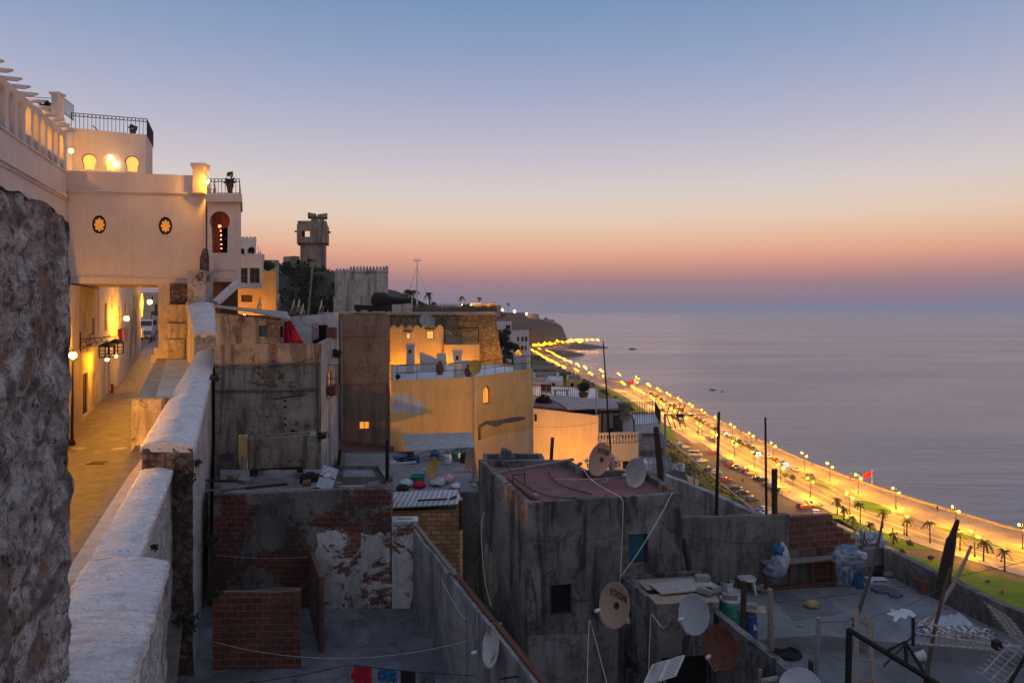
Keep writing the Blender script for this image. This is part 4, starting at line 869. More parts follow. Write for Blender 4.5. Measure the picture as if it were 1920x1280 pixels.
c = W(133, 283, 48.8); globe_lamp('wall_lamp', 'bright wall lamp beside the horseshoe windows of the roof pavilion', c, .13, (c.x-.45, 49.2, c.z), 'lane_sodium')
# wrought iron lantern bracket
o = thing('hanging_lanterns', 'pair of iron lanterns on a scrolled bracket over the lane', 'lantern', W(151, 640, 46)); m = MB()
m.bar(W(150.5, 622, 46), W(150.5, 660, 46), .05); m.bar(W(150, 636, 46), W(222, 630, 52), .05); m.bar(W(151, 655, 46), W(208, 628, 51), .04)
for cx, cy, rr in ((158, 645, 7), (166, 641, 6), (174, 643, 8), (184, 638, 7), (195, 636, 6), (172, 630, 5)):
    Y = 46+(cx-151)*.085; m.tube([W(cx+rr*math.cos(a), cy+rr*.8*math.sin(a), Y) for a in [k*.55 for k in range(11)]], .02, 5)
m.bar(W(216, 630, 51.5), W(216, 642, 51.5), .03); m.bar(W(201, 636, 50), W(201, 648, 50), .03); m.build('bracket', MATS['dark_iron'], o)
for px, py, Y in ((201, 658, 50), (217, 652, 51.5)):
    c = W(px, py, Y); l = MB(); s = .36
    for a in range(4):
        x, y = (s, s) if a == 0 else (-s, s) if a == 1 else (-s, -s) if a == 2 else (s, -s); l.bar(c+V((x, y, -.42)), c+V((x, y, .36)), .06)
    l.box(c+V((0, 0, .4)), (.85, .85, .08)); l.box(c+V((0, 0, -.44)), (.8, .8, .05)); l.lathe([(.55, .43), (.2, .62), (0, .7)], c, 4)
    for k in range(3): l.box(c+V((0, 0, -.2+.25*k)), (.76, .76, .025))
    lt = l.build('lantern', MATS['dark_iron'], o); MB().ball(c+V((0, 0, -.62)), .1, 8).build('bulb', MATS['lane_sodium'], lt)
# ================================================================ white mansion bridging the lane
bd = V((-.41, 1)).normalized()
FL, FR = XY(112, 46.2), XY(386, 49); BR, BL = FR+bd*7.6, FL+bd*7.6
zc = ZP(361, 46)   # cornice
h = House('mansion', 'large white mansion bridging the lane with horseshoe windows and roof pavilion', 'mansion', [FL, FR, BR, BL], ZP(531, 46), [ZP(318, 46), ZP(330, 49), ZP(330, 49), ZP(318, 46)], 'white_wall', 'white_roof', ZP(345, 46), .35, jit=0)
for b in ((172, 403, 199, 439), (297, 406, 323, 441)): h.hole(0, b, 'round', frame='black_metal', pane='black_metal', fw=.12, deep=.1)
man = h.done()
for cx, cy, rx, ry in ((185.5, 421, 9, 13), (310, 423.5, 8.5, 12.5)):
    a = h.uz(0, cx, cy); U = (FR-FL).normalized(); N = V((-U.y, U.x)); o3 = V((FL.x+U.x*a[0], FL.y+U.y*a[0], a[1]))+V((N.x, N.y, 0))*.11; U3 = V((U.x, U.y, 0)); s = 46/K
    m = MB()
    for k in range(8):
        an = k*math.pi/4+.0; d = (math.cos(an), math.sin(an)); q = (-d[1], d[0]); r0, r1 = .12, .95
        P = [(d[0]*f*rx*s+q[0]*w*rx*s, d[1]*f*ry*s+q[1]*w*ry*s) for f, w in ((.1, .05), (.55, .24), (.95, .2), (1, 0), (.95, -.2), (.55, -.24), (.1, -.05))]
        m.plate(o3, U3, V((0, 0, 1)), P, [], .03)
    m.build('stained_glass', MATS['stained_glass'], man)
    MB().plate(o3+U3*(-13*s)+V((0, 0, -21*s))-V((N.x, N.y, 0))*.125, U3, V((0, 0, 1)), rect(0, 0, 26*s, 4*s), [], .06).build('window_ledge', MATS['white_wall'], man)
def molding(root, a, b, prof, mat='white_wall', name='cornice'):
    a, b = V(a), V(b); d = (b-a).normalized(); n = d.cross(V((0, 0, 1))); m = MB()
    A, B = [a+n*u+V((0, 0, v)) for u, v in prof], [b+n*u+V((0, 0, v)) for u, v in prof]
    for i in range(len(prof)-1): m.face([A[i], B[i], B[i+1], A[i+1]])
    m.face(A); m.face(B[::-1]); return m.build(name, MATS[mat], root)
pr = [(0, -.12), (.06, -.12), (.1, -.02), (.16, 0), (.16, .05), (0, .1)]
m3 = lambda p, z: V((p.x, p.y, z))
molding(man, m3(FL, ZP(357, 46)), m3(FR, ZP(364.5, 49)), pr)
molding(man, m3(FL, ZP(519, 46.2)), m3(FR, ZP(522.5, 49)), [(0, -.42), (.04, -.42), (.04, -.02), (.12, .02), (.12, .07), (0, .1)], name='lintel_band')
# soffit and the pier that carries it
MB().prism([FL+bd*.3, FR+bd*.3, BR-bd*.3, BL-bd*.3], ZP(531, 46), ZP(526, 46)).build('soffit', MATS['white_wall'], man)
a, b = XY(297, 48.0), XY(352, 48.6); MB().prism([a, b, b+bd*7, a+bd*7], CZ-8, ZP(531, 46)+.004).build('arch_pier', MATS['street_plaster'], man)
part_box(man, 'pier_foot', 'street_plaster', [(W(301, 664, 47.9), (.7, .5, .9)), (W(300, 672, 47.8), (.9, .7, .5))])
# parapet pillar
p0 = XY(375, 48.7); part_box(man, 'parapet_pillar', 'white_wall', [((p0.x, p0.y+.1, (ZP(316, 49)+ZP(364, 49))/2), (.8, .8, ZP(316, 49)-ZP(364, 49))), ((p0.x, p0.y+.1, ZP(312, 49)), (1.0, 1.0, .22)), ((p0.x, p0.y+.1, ZP(316.5, 49)), (.9, .9, .12))])
# pavilion on the roof
q = [XY(132, 52), XY(274, 54), XY(274, 54)+bd*5, XY(132, 52)+bd*5]; q[2] = XY(286, 60); 
hp = House('roof_pavilion', 'white roof pavilion with three glowing horseshoe windows and iron railing', 'pavilion', q, ZP(345, 50), [ZP(246, 53), ZP(253, 54), ZP(275, 60), ZP(275, 60)], 'white_wall', 'white_roof', ZP(262, 53), .25, jit=0)
for b in ((153, 286.5, 181, 319), (194.5, 289, 221, 321), (234, 290.5, 261, 323)): hp.hole(0, b, 'horse', frame='black_metal', pane='window_warm', fw=.05, deep=.2, bars=(0, 0))
hp.hole(1, (276.5, 292, 279, 321), 'arch', frame='white_wall', pane='window_soft'); pv = hp.done()
glow('pavilion_globe', (1, .72, .36), 14)
for px, py in ((207.5, 297), (216, 308)): MB().ball(W(px, py, 53.0), .17, 10, 1.3).build('globe_light', MATS['pavilion_globe'], pv)
z = ZP(250, 53); P3 = [m3(q[0], z), m3(q[1], ZP(254, 54)), m3(q[2], ZP(276, 60))]
P3 = [p+V((0, .12, 0)) for p in P3]
railing(pv, 'railing', P3[:2], 1.35, .26, .014, loops=True, rails=(.04, .82, .99)); railing(pv, 'railing', P3[1:], 1.35, .16, .014, rails=(.04, .99))
o = thing('potted_plant', 'potted plant at the corner of the pavilion railing', 'plant', W(249, 253, 54.4)); m = MB(); leafball(m, W(249, 240, 54.6), .35, 70, .12); m.build('leaves', MATS['leaf_dark'], o); MB().lathe([(.16, 0), (.26, .36), (.24, .36)], W(249, 253.5, 54.6), 12).build('pot', MATS['terracotta'], o)
o = tag(MB().bar(W(174, 236, 53.4), W(188, 249, 53.6), .07).build('leaning_rail', MATS['dark_iron']), 'dark bar leaning inside the pavilion railing', 'bar')
# tall block behind the arcade
q = [XY(101, 50), XY(136, 51.6), XY(136, 56), XY(96, 56)]
hb = House('stair_block', 'plain white stair block with a capped pillar behind the arcade', 'building', q, ZP(330, 50), [ZP(209, 50), ZP(244, 51.6), ZP(246, 56), ZP(212, 56)], 'white_wall', 'white_roof', ZP(250, 52), .25, jit=0).done()
pp = W(108, 200, 49.6); part_box(hb, 'pillar', 'white_wall', [((pp.x, pp.y, (ZP(182, 50)+ZP(250, 50))/2), (.52, .6, ZP(182, 50)-ZP(250, 50))), ((pp.x, pp.y, ZP(180.5, 50)), (.72, .8, .16))])
railing(hb, 'railing', [W(117.5, 213, 50.6)+V((0, .2, 0)), W(135, 226, 52)+V((0, .2, 0))], 1.2, .13)
h2 = House('terrace_wall', 'white roof wall carrying a dark plant behind the arcade', 'wall', [XY(70, 49), XY(101, 49.8), XY(101, 52), XY(70, 52)], ZP(260, 50), [ZP(206, 49), ZP(206, 49.8)]*2, 'white_wall', 'white_roof', ZP(212, 50), .2, jit=0).done()
for yv in (182, 191, 198): MB().bar(W(44, yv-1, 49), W(102, yv+3, 49.8), .035).build('rail', MATS['dark_iron'], h2)
bush('roof_plant', 'dark bushy plant on the white roof wall beside the pillar', 'plant', W(88, 199, 50), .55, 'leaf_dark', 160, .12)
# ================================================================ arcade wing over the left of the lane
wx = lambda y: -26.0-.363*(y-34.7)
A0, B0 = V((wx(25), 25)), V((wx(46.3), 46.3)); nb = V((-.94, -.34))
h = House('arcade_wing', 'white wing with a row of pointed arches under pergola beams', 'building', [A0, B0, B0+nb*6, A0+nb*6], 63.7, 73.9, 'white_wall', 'white_roof', 71.0, .3, jit=0)
ln = (B0-A0).length; dpy = ln/(46.3-25); pit = 1.36; u = ln-.35-pit; NA = 0
u0 = ln-.7
while u0 > 3:
    h.holes[0].append(shape('point', u0-.95, 71.35, u0, 73.55)); u0 -= pit; NA += 1
aw = h.done()
molding(aw, V((A0.x, A0.y, 69.45)), V((B0.x, B0.y, 69.45)), [(0, -.15), (.05, -.15), (.12, 0), (.22, .05), (.22, .12), (0, .2)])
molding(aw, V((A0.x, A0.y, 71.25)), V((B0.x, B0.y, 71.25)), [(0, -.05), (.08, -.05), (.08, .06), (0, .06)], name='sill_band')
Ud = (B0-A0).normalized(); N3 = V((Ud.y, -Ud.x)); u0 = ln-.5
m = MB(); u0 = ln-.5
Nn = 0
while u0 > 3:
    p = A0+Ud*(u0+.15); a = V((p.x, p.y, 73.98)); n3 = V((N3.x, N3.y, 0))
    m = MB(); d = V((Ud.x, Ud.y, 0))*.07
    pl = [a-n3*3+V((0, 0, .0)), a+n3*.35, a+n3*.62+V((0, 0, .13)), a+n3*.62+V((0, 0, .2)), a-n3*3+V((0, 0, .2))]
    m.face([q+d for q in pl]); m.face([q-d for q in pl][::-1])
    for i in range(5): m.face([pl[i]+d, pl[(i+1) % 5]+d, pl[(i+1) % 5]-d, pl[i]-d])
    m.build('pergola_beam', MATS['white_wall'], aw); u0 -= pit; Nn += 1
# glow inside the gallery: wall behind arches, balustrade panels, lamps
MB().plate(V((A0.x, A0.y, 71))+V((nb.x, nb.y, 0))*2.6, V((Ud.x, Ud.y, 0)), V((0, 0, 1)), rect(0, 0, ln, 2.9), [], .2).build('gallery_back_wall', MATS['street_plaster'], aw)
for f in (.62, .78, .93):
    p = A0+Ud*ln*f+nb*1.6; MB().ball((p.x, p.y, 73.2), .09, 8).build('gallery_lamp', MATS['lane_sodium'], aw)
m = MB(); u0 = ln-.7
while u0 > 3: m.plate(V((A0.x, A0.y, 71.3))+V((nb.x, nb.y, 0))*.2, V((Ud.x, Ud.y, 0)), V((0, 0, 1)), rect(u0-.93, 0, u0-.02, .75), [], .05); u0 -= pit
m.build('gallery_balustrade', MATS['white_wall'], aw)
plaster('terracotta_wall', (.42, .2, .14), (.36, .17, .12), (.2, .1, .07), .1, .1)
# ================================================================ oriel
q = [XY(389, 47.6), XY(450, 47.6), XY(452, 52), XY(395, 52)]
ho = House('oriel', 'white oriel bay with a red lit horseshoe window above the rampart', 'oriel', q, ZP(528, 47.6), ZP(375, 47.6), 'white_wall', 'white_roof', ZP(372, 47.6), .22, jit=0)
ho.hole(0, (393.5, 396, 431, 474), 'horse', frame='dark_wood', pane=None, fw=.05, deep=.04, bars=(1, 2)); ho.hole(2, (402, 396, 432, 474), 'horse', frame='dark_wood', pane='glass_dark', fw=.05, bars=(1, 2))
oo = ho.done()
MB().plate(m3(q[0], 0)+V((-.62, 2.2, 0)), V((1, 0, 0)), V((0, 0, 1)), rect(0, ZP(528, 47.6)+.1, 1.95, ZP(375, 47.6)-.4), [shape('horse', .45, ZP(471, 49), 1.5, ZP(424, 49))], .1).build('inner_wall', MATS['terracotta_wall'], oo)
MB().prism([XY(385, 47.2), XY(453.5, 47.2), XY(455, 52.4), XY(391, 52.4)], ZP(378, 47.2), ZP(363, 47.2)).build('roof_slab', MATS['white_wall'], oo)
MB().plate(W(391, 473, 47.55)-V((0, 0, 2.05)), V((1, 0, 0)), V((0, 0, 1)), rect(.1, .2, 2.0, .9), [rect(.2, .3, 1.9, .8)], .04).build('panel_molding', MATS['white_wall'], oo)
m = MB(); m.bar(W(404, 568, 45.8), W(447, 529, 47.7), .5, .35); m.build('brace', MATS['limewash'], oo); m = MB(); m.prism([XY(389, 48), XY(446, 48), XY(446, 51), XY(389, 51)], ZP(592, 48), ZP(528.5, 48)); m.build('undercroft', MATS['bare_brick'], oo)
for k, (px, py) in enumerate(((412, 424), (413.5, 433), (414, 441), (414, 449), (415, 458), (415, 466))):
    MB().ball(W(px, py, 48.3), (.1, .05, .06, .045, .04, .035)[k], 8).build('red_light', MATS['lamp_red'], oo)
zt = ZP(362.5, 47.2)
railing(oo, 'railing', [m3(XY(389, 47.4), zt), m3(XY(449, 47.4), zt), m3(XY(451, 52), zt)], 1.05, .24, .014, loops=True, rails=(.05, .8, .98))
for px in (392, 402): MB().lathe([(.05, 0), (.12, .1), (.13, .3), (.06, .42), (.08, .6), (.03, .85)], W(px, 362, 48.0), 8).build('white_baluster', MATS['white_wall'], oo)
globe_lamp('wall_lamp', 'warm lamp behind the oriel roof railing', W(389.5, 341, 48.2), .12, W(386, 343, 48.2), 'lane_sodium')
o = thing('potted_plant', 'spiky potted plant in a clay pot on the oriel roof', 'plant', W(431, 362, 47.9)); MB().lathe([(.14, 0), (.24, .5), (.27, .5), (.27, .58), (.2, .58)], W(431, 362, 47.9), 12).build('pot', MATS['terracotta'], o)
m = MB(); leafball(m, W(431, 340, 47.9), .34, 90, .13); leafball(m, W(432, 327, 47.9), .22, 40, .12); m.build('leaves', MATS['pot_leaf'], o)
# plants growing on the rampart
def sprig(px, py, Y, r, label, mat='leaf_dark', n=150, size=.05): bush('wall_plant', label, 'plant', W(px, py, Y), r, mat, n, size, 'plants growing on the rampart', stem=False)
sprig(350, 893, 19.35, .38, 'dark trailing plant in the corner below the whitewashed coping', 'leaf_red', 240); sprig(366, 868, 20.4, .2, 'reddish plant clump hanging on the rampart edge', 'leaf_red', 120); sprig(398, 1012, 19.7, .24, 'green shrub sprouting low on the rampart outer face', 'leaf_dark', 220); sprig(404, 708, 29.5, .25, 'dry red plant on the far rampart face', 'leaf_red', 120, .06)
sprig(346, 1168, 18.9, .45, 'dark shrub in the shaded rampart recess', 'leaf_dark', 300); sprig(382, 520, 45.2, .5, 'dry grass tuft on the rampart end pier', 'dry_grass', 160, .09); sprig(289, 1026, 12.6, .1, 'tiny weed at the coping step', 'leaf_dark', 60, .03); sprig(402, 1110, 19.8, .22, 'leafy weed below the shrub on the rampart', 'leaf_dark', 200); sprig(362, 1175, 18.9, .12, 'thin weed beside the recess shrub', 'leaf_mid', 60, .03); sprig(304, 782, 25.5, .1, 'small reddish weed by the terrace corner pier', 'leaf_red', 60, .04)
# ================================================================ the town below the rampart
bare = dict(frame='dark_wood', pane='dark_opening')
# --- dark concrete cube in the middle
h = House('concrete_house', 'dark stained concrete house with a worn red roof in the middle', 'house', [(989, 18), (1279, 19), (1212, 21.7), (1100, 21.75), (1064, 23.2), (897, 23.25)], 50.5, ZP(943, 18), 'dark_concrete', 'red_roof', ZP(943, 18)-.22, .17, jit=.012)
h.hole(0, (1032, 1097, 1072, 1150), frame='dark_wood', pane='dark_opening', fw=.045, deep=.05); h.hole(0, (1179, 1002, 1214, 1053), name='shutter_window', frame='dark_wood', pane='teal_shutter', fw=.03, deep=.07)
dh = h.done(); DARKH = h
plaster('concrete_light', (.28, .27, .275), (.19, .186, .19), (.04, .038, .04), .4, .6, bump=.4, sc=1.4)
a = W(897, 862, 23.4); b = House('roof_hatch', 'low concrete parapet box behind the worn red roof', 'wall', [(903, 23.6), (1024, 23.6), (1016, 25.2), (906, 25.2)], 54, ZP(868, 23.6), 'concrete_wall', 'roof_grey', ZP(872, 23.6)-.1, .16, jit=.01).done()
m = MB(); c = W(950, 868, 24); m.prism([V((c.x-.3, 23.9)), V((c.x+.3, 23.9)), V((c.x+.25, 24.4)), V((c.x-.25, 24.4))], c.z-.3, c.z+.25); m.prism([V((c.x-.2, 23.95)), V((c.x+.18, 23.95)), V((c.x+.15, 24.3)), V((c.x-.17, 24.3))], c.z+.25, [c.z+.48, c.z+.42, c.z+.4, c.z+.5]); tag(m.build('chimney_stub', MATS['concrete_wall']), 'broken concrete chimney stub behind the red roof', 'chimney')
# --- annex with plank covered roof
h = House('annex', 'low dark annex with boards laid over its roof', 'house', [(1232, 16.6), (1338, 16.8), (1312, 18.9), (1161, 18.55)], 51, ZP(1135, 16.6), 'dark_concrete', 'roof_grey', ZP(1135, 16.6)-.1, .15, jit=.01)
h.hole(0, (1241, 1233, 1334, 1290), name='opening', frame=None, pane='dark_opening', deep=.14); h.hole(3, (1172, 1222, 1196, 1275), name='opening', frame=None, pane='dark_wood', deep=.1)
h.done()
# --- right roof terrace
r = thing('roof_terrace', 'grey concrete roof terrace with a shallow step and scattered junk', 'terrace', (9, 17, 53))
zt = CZ-8.5
st = [V((4.4, 18.4)), V((6.36, 17.6)), V((8.0, 17.85)), V((9.3, 17.55)), V((10.5, 17.3)), V((12.4, 16.95)), V((13.8, 16.7))]
MB().prism(st+[V((13.2, 18.2)), V((12.2, 22)), V((5, 20.6))], zt-.6, zt).build('floor', MATS['terrace_floor'], r)
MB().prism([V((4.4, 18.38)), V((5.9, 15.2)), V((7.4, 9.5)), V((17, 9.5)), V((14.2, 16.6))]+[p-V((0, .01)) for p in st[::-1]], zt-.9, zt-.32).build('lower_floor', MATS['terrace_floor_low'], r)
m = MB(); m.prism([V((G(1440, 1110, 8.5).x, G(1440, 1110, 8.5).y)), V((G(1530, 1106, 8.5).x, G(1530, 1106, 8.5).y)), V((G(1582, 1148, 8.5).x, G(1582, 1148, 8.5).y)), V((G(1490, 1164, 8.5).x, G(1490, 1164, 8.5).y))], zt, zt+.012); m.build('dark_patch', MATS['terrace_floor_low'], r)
m = MB(); P = [(1660, 1149), (1672, 1146), (1668, 1141), (1684, 1144), (1690, 1140), (1706, 1143), (1718, 1152), (1712, 1157), (1704, 1152), (1698, 1160), (1688, 1156), (1680, 1165), (1674, 1163), (1678, 1155), (1668, 1153)]
m.prism([V((G(*p, 8.5).x, G(*p, 8.5).y)) for p in P[::-1]], zt, zt+.006); m.build('lime_spill', MATS['white_roof'], r)
L0, L1 = W(1277, 0, 20.2), W(1658, 0, 21.9); d = (L1-L0).normalized(); d.z = 0; d.normalize(); Lw = V((L0.x, L0.y, 0))
def lu(px):
    k = (px-960)/K; t = (k*Lw.y-Lw.x)/(d.x-k*d.y); return t, (Lw+d*t).y
def lz(px, py): t, y = lu(px); return (t, ZP(py, y))
r = thing('back_wall', 'rough grey concrete wall with a stepped bare brick end behind the terrace', 'wall', (8, 21, 53))
MB().plate(Lw, d, V((0, 0, 1)), [(0, 53), (lu(1480)[0], 53), lz(1480, 964), lz(1440, 968), lz(1400, 966), lz(1350, 970), lz(1300, 969), (0, ZP(972, 20.2))], [], .22).build('concrete_wall', MATS['concrete_wall'], r)
MB().plate(Lw-V((0, .004, 0)), d, V((0, 0, 1)), [lz(1480.3, 1033), lz(1640, 1033), lz(1618, 1033), lz(1618, 1024), lz(1604, 1024), lz(1604, 1011), lz(1595, 1011), lz(1595, 999), lz(1582, 999), lz(1582, 990), lz(1569, 990), lz(1569, 979), lz(1560, 979), lz(1560, 965), lz(1520, 967), lz(1480.3, 969)][:1]+[lz(1618, 1033), lz(1618, 1024), lz(1604, 1024), lz(1604, 1011), lz(1595, 1011), lz(1595, 999), lz(1582, 999), lz(1582, 990), lz(1569, 990), lz(1569, 979), lz(1560, 979), lz(1560, 965), lz(1520, 967), lz(1480.3, 969)], [], .18).build('brick_wall', MATS['bare_brick'], r)
MB().plate(Lw-V((0, .01, 0)), d, V((0, 0, 1)), [(lu(1480.3)[0], 53), (lu(1660)[0], 53), lz(1660, 1026), lz(1618, 1030), lz(1560, 1034), lz(1480.3, 1031)], [], .24).build('base_wall', MATS['concrete_wall'], r)
def parapet(name, label, pts, top, bot, t, mat):
    m = MB(); n = len(pts); pts = [V(p) for p in pts]; off = []
    for i in range(n):
        e = (pts[min(i+1, n-1)]-pts[max(i-1, 0)]).normalized(); off.append(pts[i]+V((e.y, -e.x))*t)
    tops = top if isinstance(top, list) else [top]*n; F, Bk, FB, BB = [], [], [], []
    for i in range(n-1):
        k = max(1, int((pts[i+1]-pts[i]).length/.35))
        for j in range(k+(i == n-2)):
            f = j/k; a = pts[i].lerp(pts[i+1], f); b = off[i].lerp(off[i+1], f); z = lerp(tops[i], tops[i+1], f)+random.uniform(-.018, .018)
            F.append(V((a.x, a.y, z))); Bk.append(V((b.x, b.y, z+.01))); FB.append(V((a.x, a.y, bot))); BB.append(V((b.x, b.y, bot)))
    for i in range(len(F)-1): m.quad(F[i], F[i+1], Bk[i+1], Bk[i]); m.quad(FB[i], FB[i+1], F[i+1], F[i]); m.quad(Bk[i], Bk[i+1], BB[i+1], BB[i])
    for i in (0, -1): m.quad(F[i], Bk[i], BB[i], FB[i])
    return tag(m.build(name, MATS[mat]), label, 'wall')
parapet('parapet_wall', 'crumbling low parapet along the lawn side of the terrace', [(11.9, 21.9), (12.33, 21.75), (13.04, 18.5), (13.5, 17.3), (14.2, 15.6), (15, 13.4)], [CZ-7.62, CZ-7.7, CZ-7.78, CZ-7.8, CZ-7.85, CZ-7.9], 50, .26, 'concrete_wall')
parapet('parapet_wall', 'dark diagonal parapet in front of the two plastic barrels', [(5.15, 17.75), (6.16, 13.9), (7.1, 10.4)], CZ-7.62, 50, .2, 'dark_concrete')
# --- courtyard, lower left
m = MB(); m.prism([V((-11, 24.2)), V((-3.1, 24.2)), V((1.9, 11)), V((-8, 11))], 50.9, CZ-10.5); o = m.build('courtyard_floor', MATS['court_floor']); tag(o, kind='structure')
cw = [W(785, 0, 24), W(1030, 0, 13.9)]
r = thing('courtyard_wall', 'long sloping-looking courtyard wall capped with a rusty rail', 'wall', (-1.5, 19, 51))
m = MB(); a, b = V((-3.28, 24)), V((1.5, 12)); e = (b-a).normalized(); n = V((-e.y, e.x)); L = (b-a).length
m.plate((a.x, a.y, 0), (e.x, e.y, 0), (0, 0, 1), [(0, 50.5), (L, 50.5), (L, CZ-7.75)]+[(L*i/9, CZ-7.72+random.uniform(-.05, .05)) for i in range(8, 0, -1)]+[(0, CZ-7.68)], [], -.2); m.build('wall', MATS['grimy_white'], r)
for k, (f0, f1, mt) in enumerate(((.0, .36, 'grey_wood'), (.37, .6, 'red_wood'), (.61, 1, 'red_wood'))):
    p, q = a.lerp(b, f0), a.lerp(b, f1); MB().bar((p.x-.05, p.y, CZ-7.63), (q.x-.05, q.y, CZ-7.66), .13, .07).build('capping_rail', MATS[mt], r)
for f in (.33, .62): p = a.lerp(b, f); MB().box((p.x-.05, p.y, CZ-9.1), (.22, .3, 2.9)).build('buttress_strip', MATS['grimy_white'], r)
h = House('low_house', 'low flat-roofed house with a long peeling brick front below the rampart', 'house', [(400, 24), (734, 24), (737, 29.2), (402, 29.2)], 51, [ZP(927, 24), ZP(916, 24), ZP(890, 29.2), ZP(890, 29.2)], 'peeling_brick', 'court_floor', ZP(926, 24)-.3, .24, jit=.03)
h.done()
patch_ = (lambda hs: patch(hs, 0, jag([(594, 1000), (640, 990), (690, 1002), (732.5, 996), (732.5, 1139), (660, 1140), (600, 1142), (590, 1090)], 3.5, 9), 'whitewashed_brick', 'white_peeling', .006, .004))
LOWH = h
h = House('roof_box', 'square parapet box at the corner of the low house roof', 'wall', [(633, 26.6), (722, 26.6), (708, 28.7), (634, 28.7)], ZP(930, 24), ZP(885, 28.7)-.05, 'concrete_wall', 'roof_grey', ZP(926, 24)-.2, .2, jit=.02); h.done()
h = House('end_wall', 'white peeling wall at the head of the courtyard', 'wall', [(735, 24), (784, 24), (784, 24.6), (735, 24.6)], 51, ZP(977, 24), 'white_peeling', 'roof_grey', ZP(977, 24)-.15, .2, jit=.05); h.done()
h = House('brick_screen', 'bare brick screen wall in the dark courtyard', 'wall', [(398, 19.9), (564, 20), (564.5, 20.22), (398, 20.12)], 51, [ZP(1113, 19.9), ZP(1107, 20), ZP(1107, 20), ZP(1113, 19.9)], 'bare_brick', 'concrete_wall', ZP(1107, 20)-.02, .08, jit=.04); h.done()
p = [XY(579, 23.9), XY(599, 20.9)]; e = (p[1]-p[0]).normalized(); m = MB(); m.plate((p[0].x, p[0].y, 0), (e.x, e.y, 0), (0, 0, 1), [(0, 51), ((p[1]-p[0]).length, 51), ((p[1]-p[0]).length, ZP(1082, 20.9)), (0, ZP(1030, 23.9))], [], .14); tag(m.build('partition_wall', MATS['bare_brick']), 'thin brick partition wall standing out into the courtyard', 'wall')
# --- grimy tall house at the left
gz0 = ZP(644, 33.5)
gf = [(403, 32.6), (602, 33.5), (634, 38.6), (403, 38.6)]
h = House('grimy_house', 'tall grimy plaster house with a roof terrace and a red cloth', 'house', gf, 49, [gz0]*2+[ZP(628, 38.6)]*2, 'grimy_plaster', 'white_roof', gz0-.75, .25, jit=.01); h.mats[1] = 'grimy_white'
h.hole(1, (616, 698, 624, 745), name='window', frame='dark_iron', pane='window_orange', fw=.04, bars=(2, 3), deep=.12)
for hx_, hy_ in ((531, 750), (532, 761), (497, 780), (532, 783), (532, 794), (545, 806)): h.hole(0, (hx_, hy_, hx_+6, hy_+3.2), name='putlog_hole', frame=None, pane='dark_opening', deep=.12)
gh = h.done()
h = House('roof_room', 'grimy roof room with a small blue shutter on the tall house', 'house', [XY(404, 32.64), XY(525, 33.2), XY(526, 36.6), XY(404, 36.6)], gz0-.02, [ZP(586, 32.6), ZP(600, 33.2), ZP(596, 36.6), ZP(585, 36.6)], 'grimy_plaster', 'tin_sheet', ZP(592, 34), .2, jit=.01)
h.hole(0, (486, 610, 501, 631), frame='blue_shutter', pane='blue_shutter', fw=.03, deep=.05); rr = h.done()
P = [W(398, 573, 32.3), W(470, 583, 32.6), W(546, 598, 33.0), W(538, 584, 36.8), W(398, 571, 36.8)]
m = MB(); m.face(P); m.face([p-V((0, 0, .06)) for p in P][::-1])
for i in range(5): m.face([P[i], P[(i+1) % 5], P[(i+1) % 5]-V((0, 0, .06)), P[i]-V((0, 0, .06))])
m.build('sheet_roof', MATS['tin_sheet'], rr)
for (y0, off) in ((683, .03), (731, .05)):
    P1, P2 = h.P[0], XY(601, 33.45); MB().bar(V((P1.x, P1.y-off-.02, ZP(y0, 33))), V((P2.x, P2.y-off, ZP(y0-1, 33))), .1, .1).build('ledge', MATS['concrete_wall'], gh)
MB().plate(W(548, 640, 37.2), V((1, .05, 0)), V((0, 0, 1)), [(-1.0, -.6), (2.45, -.6), (2.45, ZP(586, 38)-ZP(640, 37.2)), (1.9, ZP(588, 38)-ZP(640, 37.2)), (.2, ZP(592, 38)-ZP(640, 37.2)), (-1.0, ZP(596, 38)-ZP(640, 37.2))], [rect(1.05, -.55, 1.9, .9)], .2).build('terrace_back_wall', MATS['white_house'], gh)
MB().box(W(598, 625, 37.8), (1.0, .1, 1.5)).build('dark_doorway', MATS['dark_opening'], gh)
m = MB()
for i in range(8): m.box(W(622, 634, 36.9)+V((random.uniform(-.02, .02), 0, .08*i)), (.5, .4, .07))
tag(m.build('tile_stack', MATS['terracotta']), 'stack of clay tiles against the white terrace wall', 'tiles')
def cloth(name, label, a, b, drop, mat, wave=.05, cat='cloth', n=14, group=None, taper=1):
    """cloth hung from a straight edge a-b, falling drop metres in shallow folds"""
    a, b = V(a), V(b); m = MB(); k = 8; d = (b-a).normalized(); nn = V((-d.y, d.x, 0)); ph = random.uniform(0, 6)
    g = [[a.lerp(b, .5+(i/n-.5)*lerp(1, taper, j/k))+V((0, 0, -drop*j/k*(1+.06*math.sin(i*1.7+ph))))+nn*wave*(math.sin(i*1.3+ph)*j/k+.4*math.sin(j*1.9+i*.6)) for j in range(k+1)] for i in range(n+1)]
    for i in range(n):
        for j in range(k): m.quad(g[i][j], g[i+1][j], g[i+1][j+1], g[i][j+1], True); e = nn*.012; m.quad(g[i][j]+e, g[i][j+1]+e, g[i+1][j+1]+e, g[i+1][j]+e, True)
    return tag(m.build(name, MATS[mat]), label, cat, group)
m = MB(); T = [W(533, 603, 34.2), W(546, 601, 34.3)]; Bt = [W(531, 643, 34.0), W(570, 644, 33.9)]
for i in range(10):
    f, f2 = i/10, (i+1)/10; w = lambda g, j: T[0].lerp(T[1], g).lerp(Bt[0].lerp(Bt[1], g), j)+V((0, .06*math.sin(g*19)*j, 0))
    for j in range(6): m.quad(w(f, j/6), w(f2, j/6), w(f2, (j+1)/6), w(f, (j+1)/6), True)
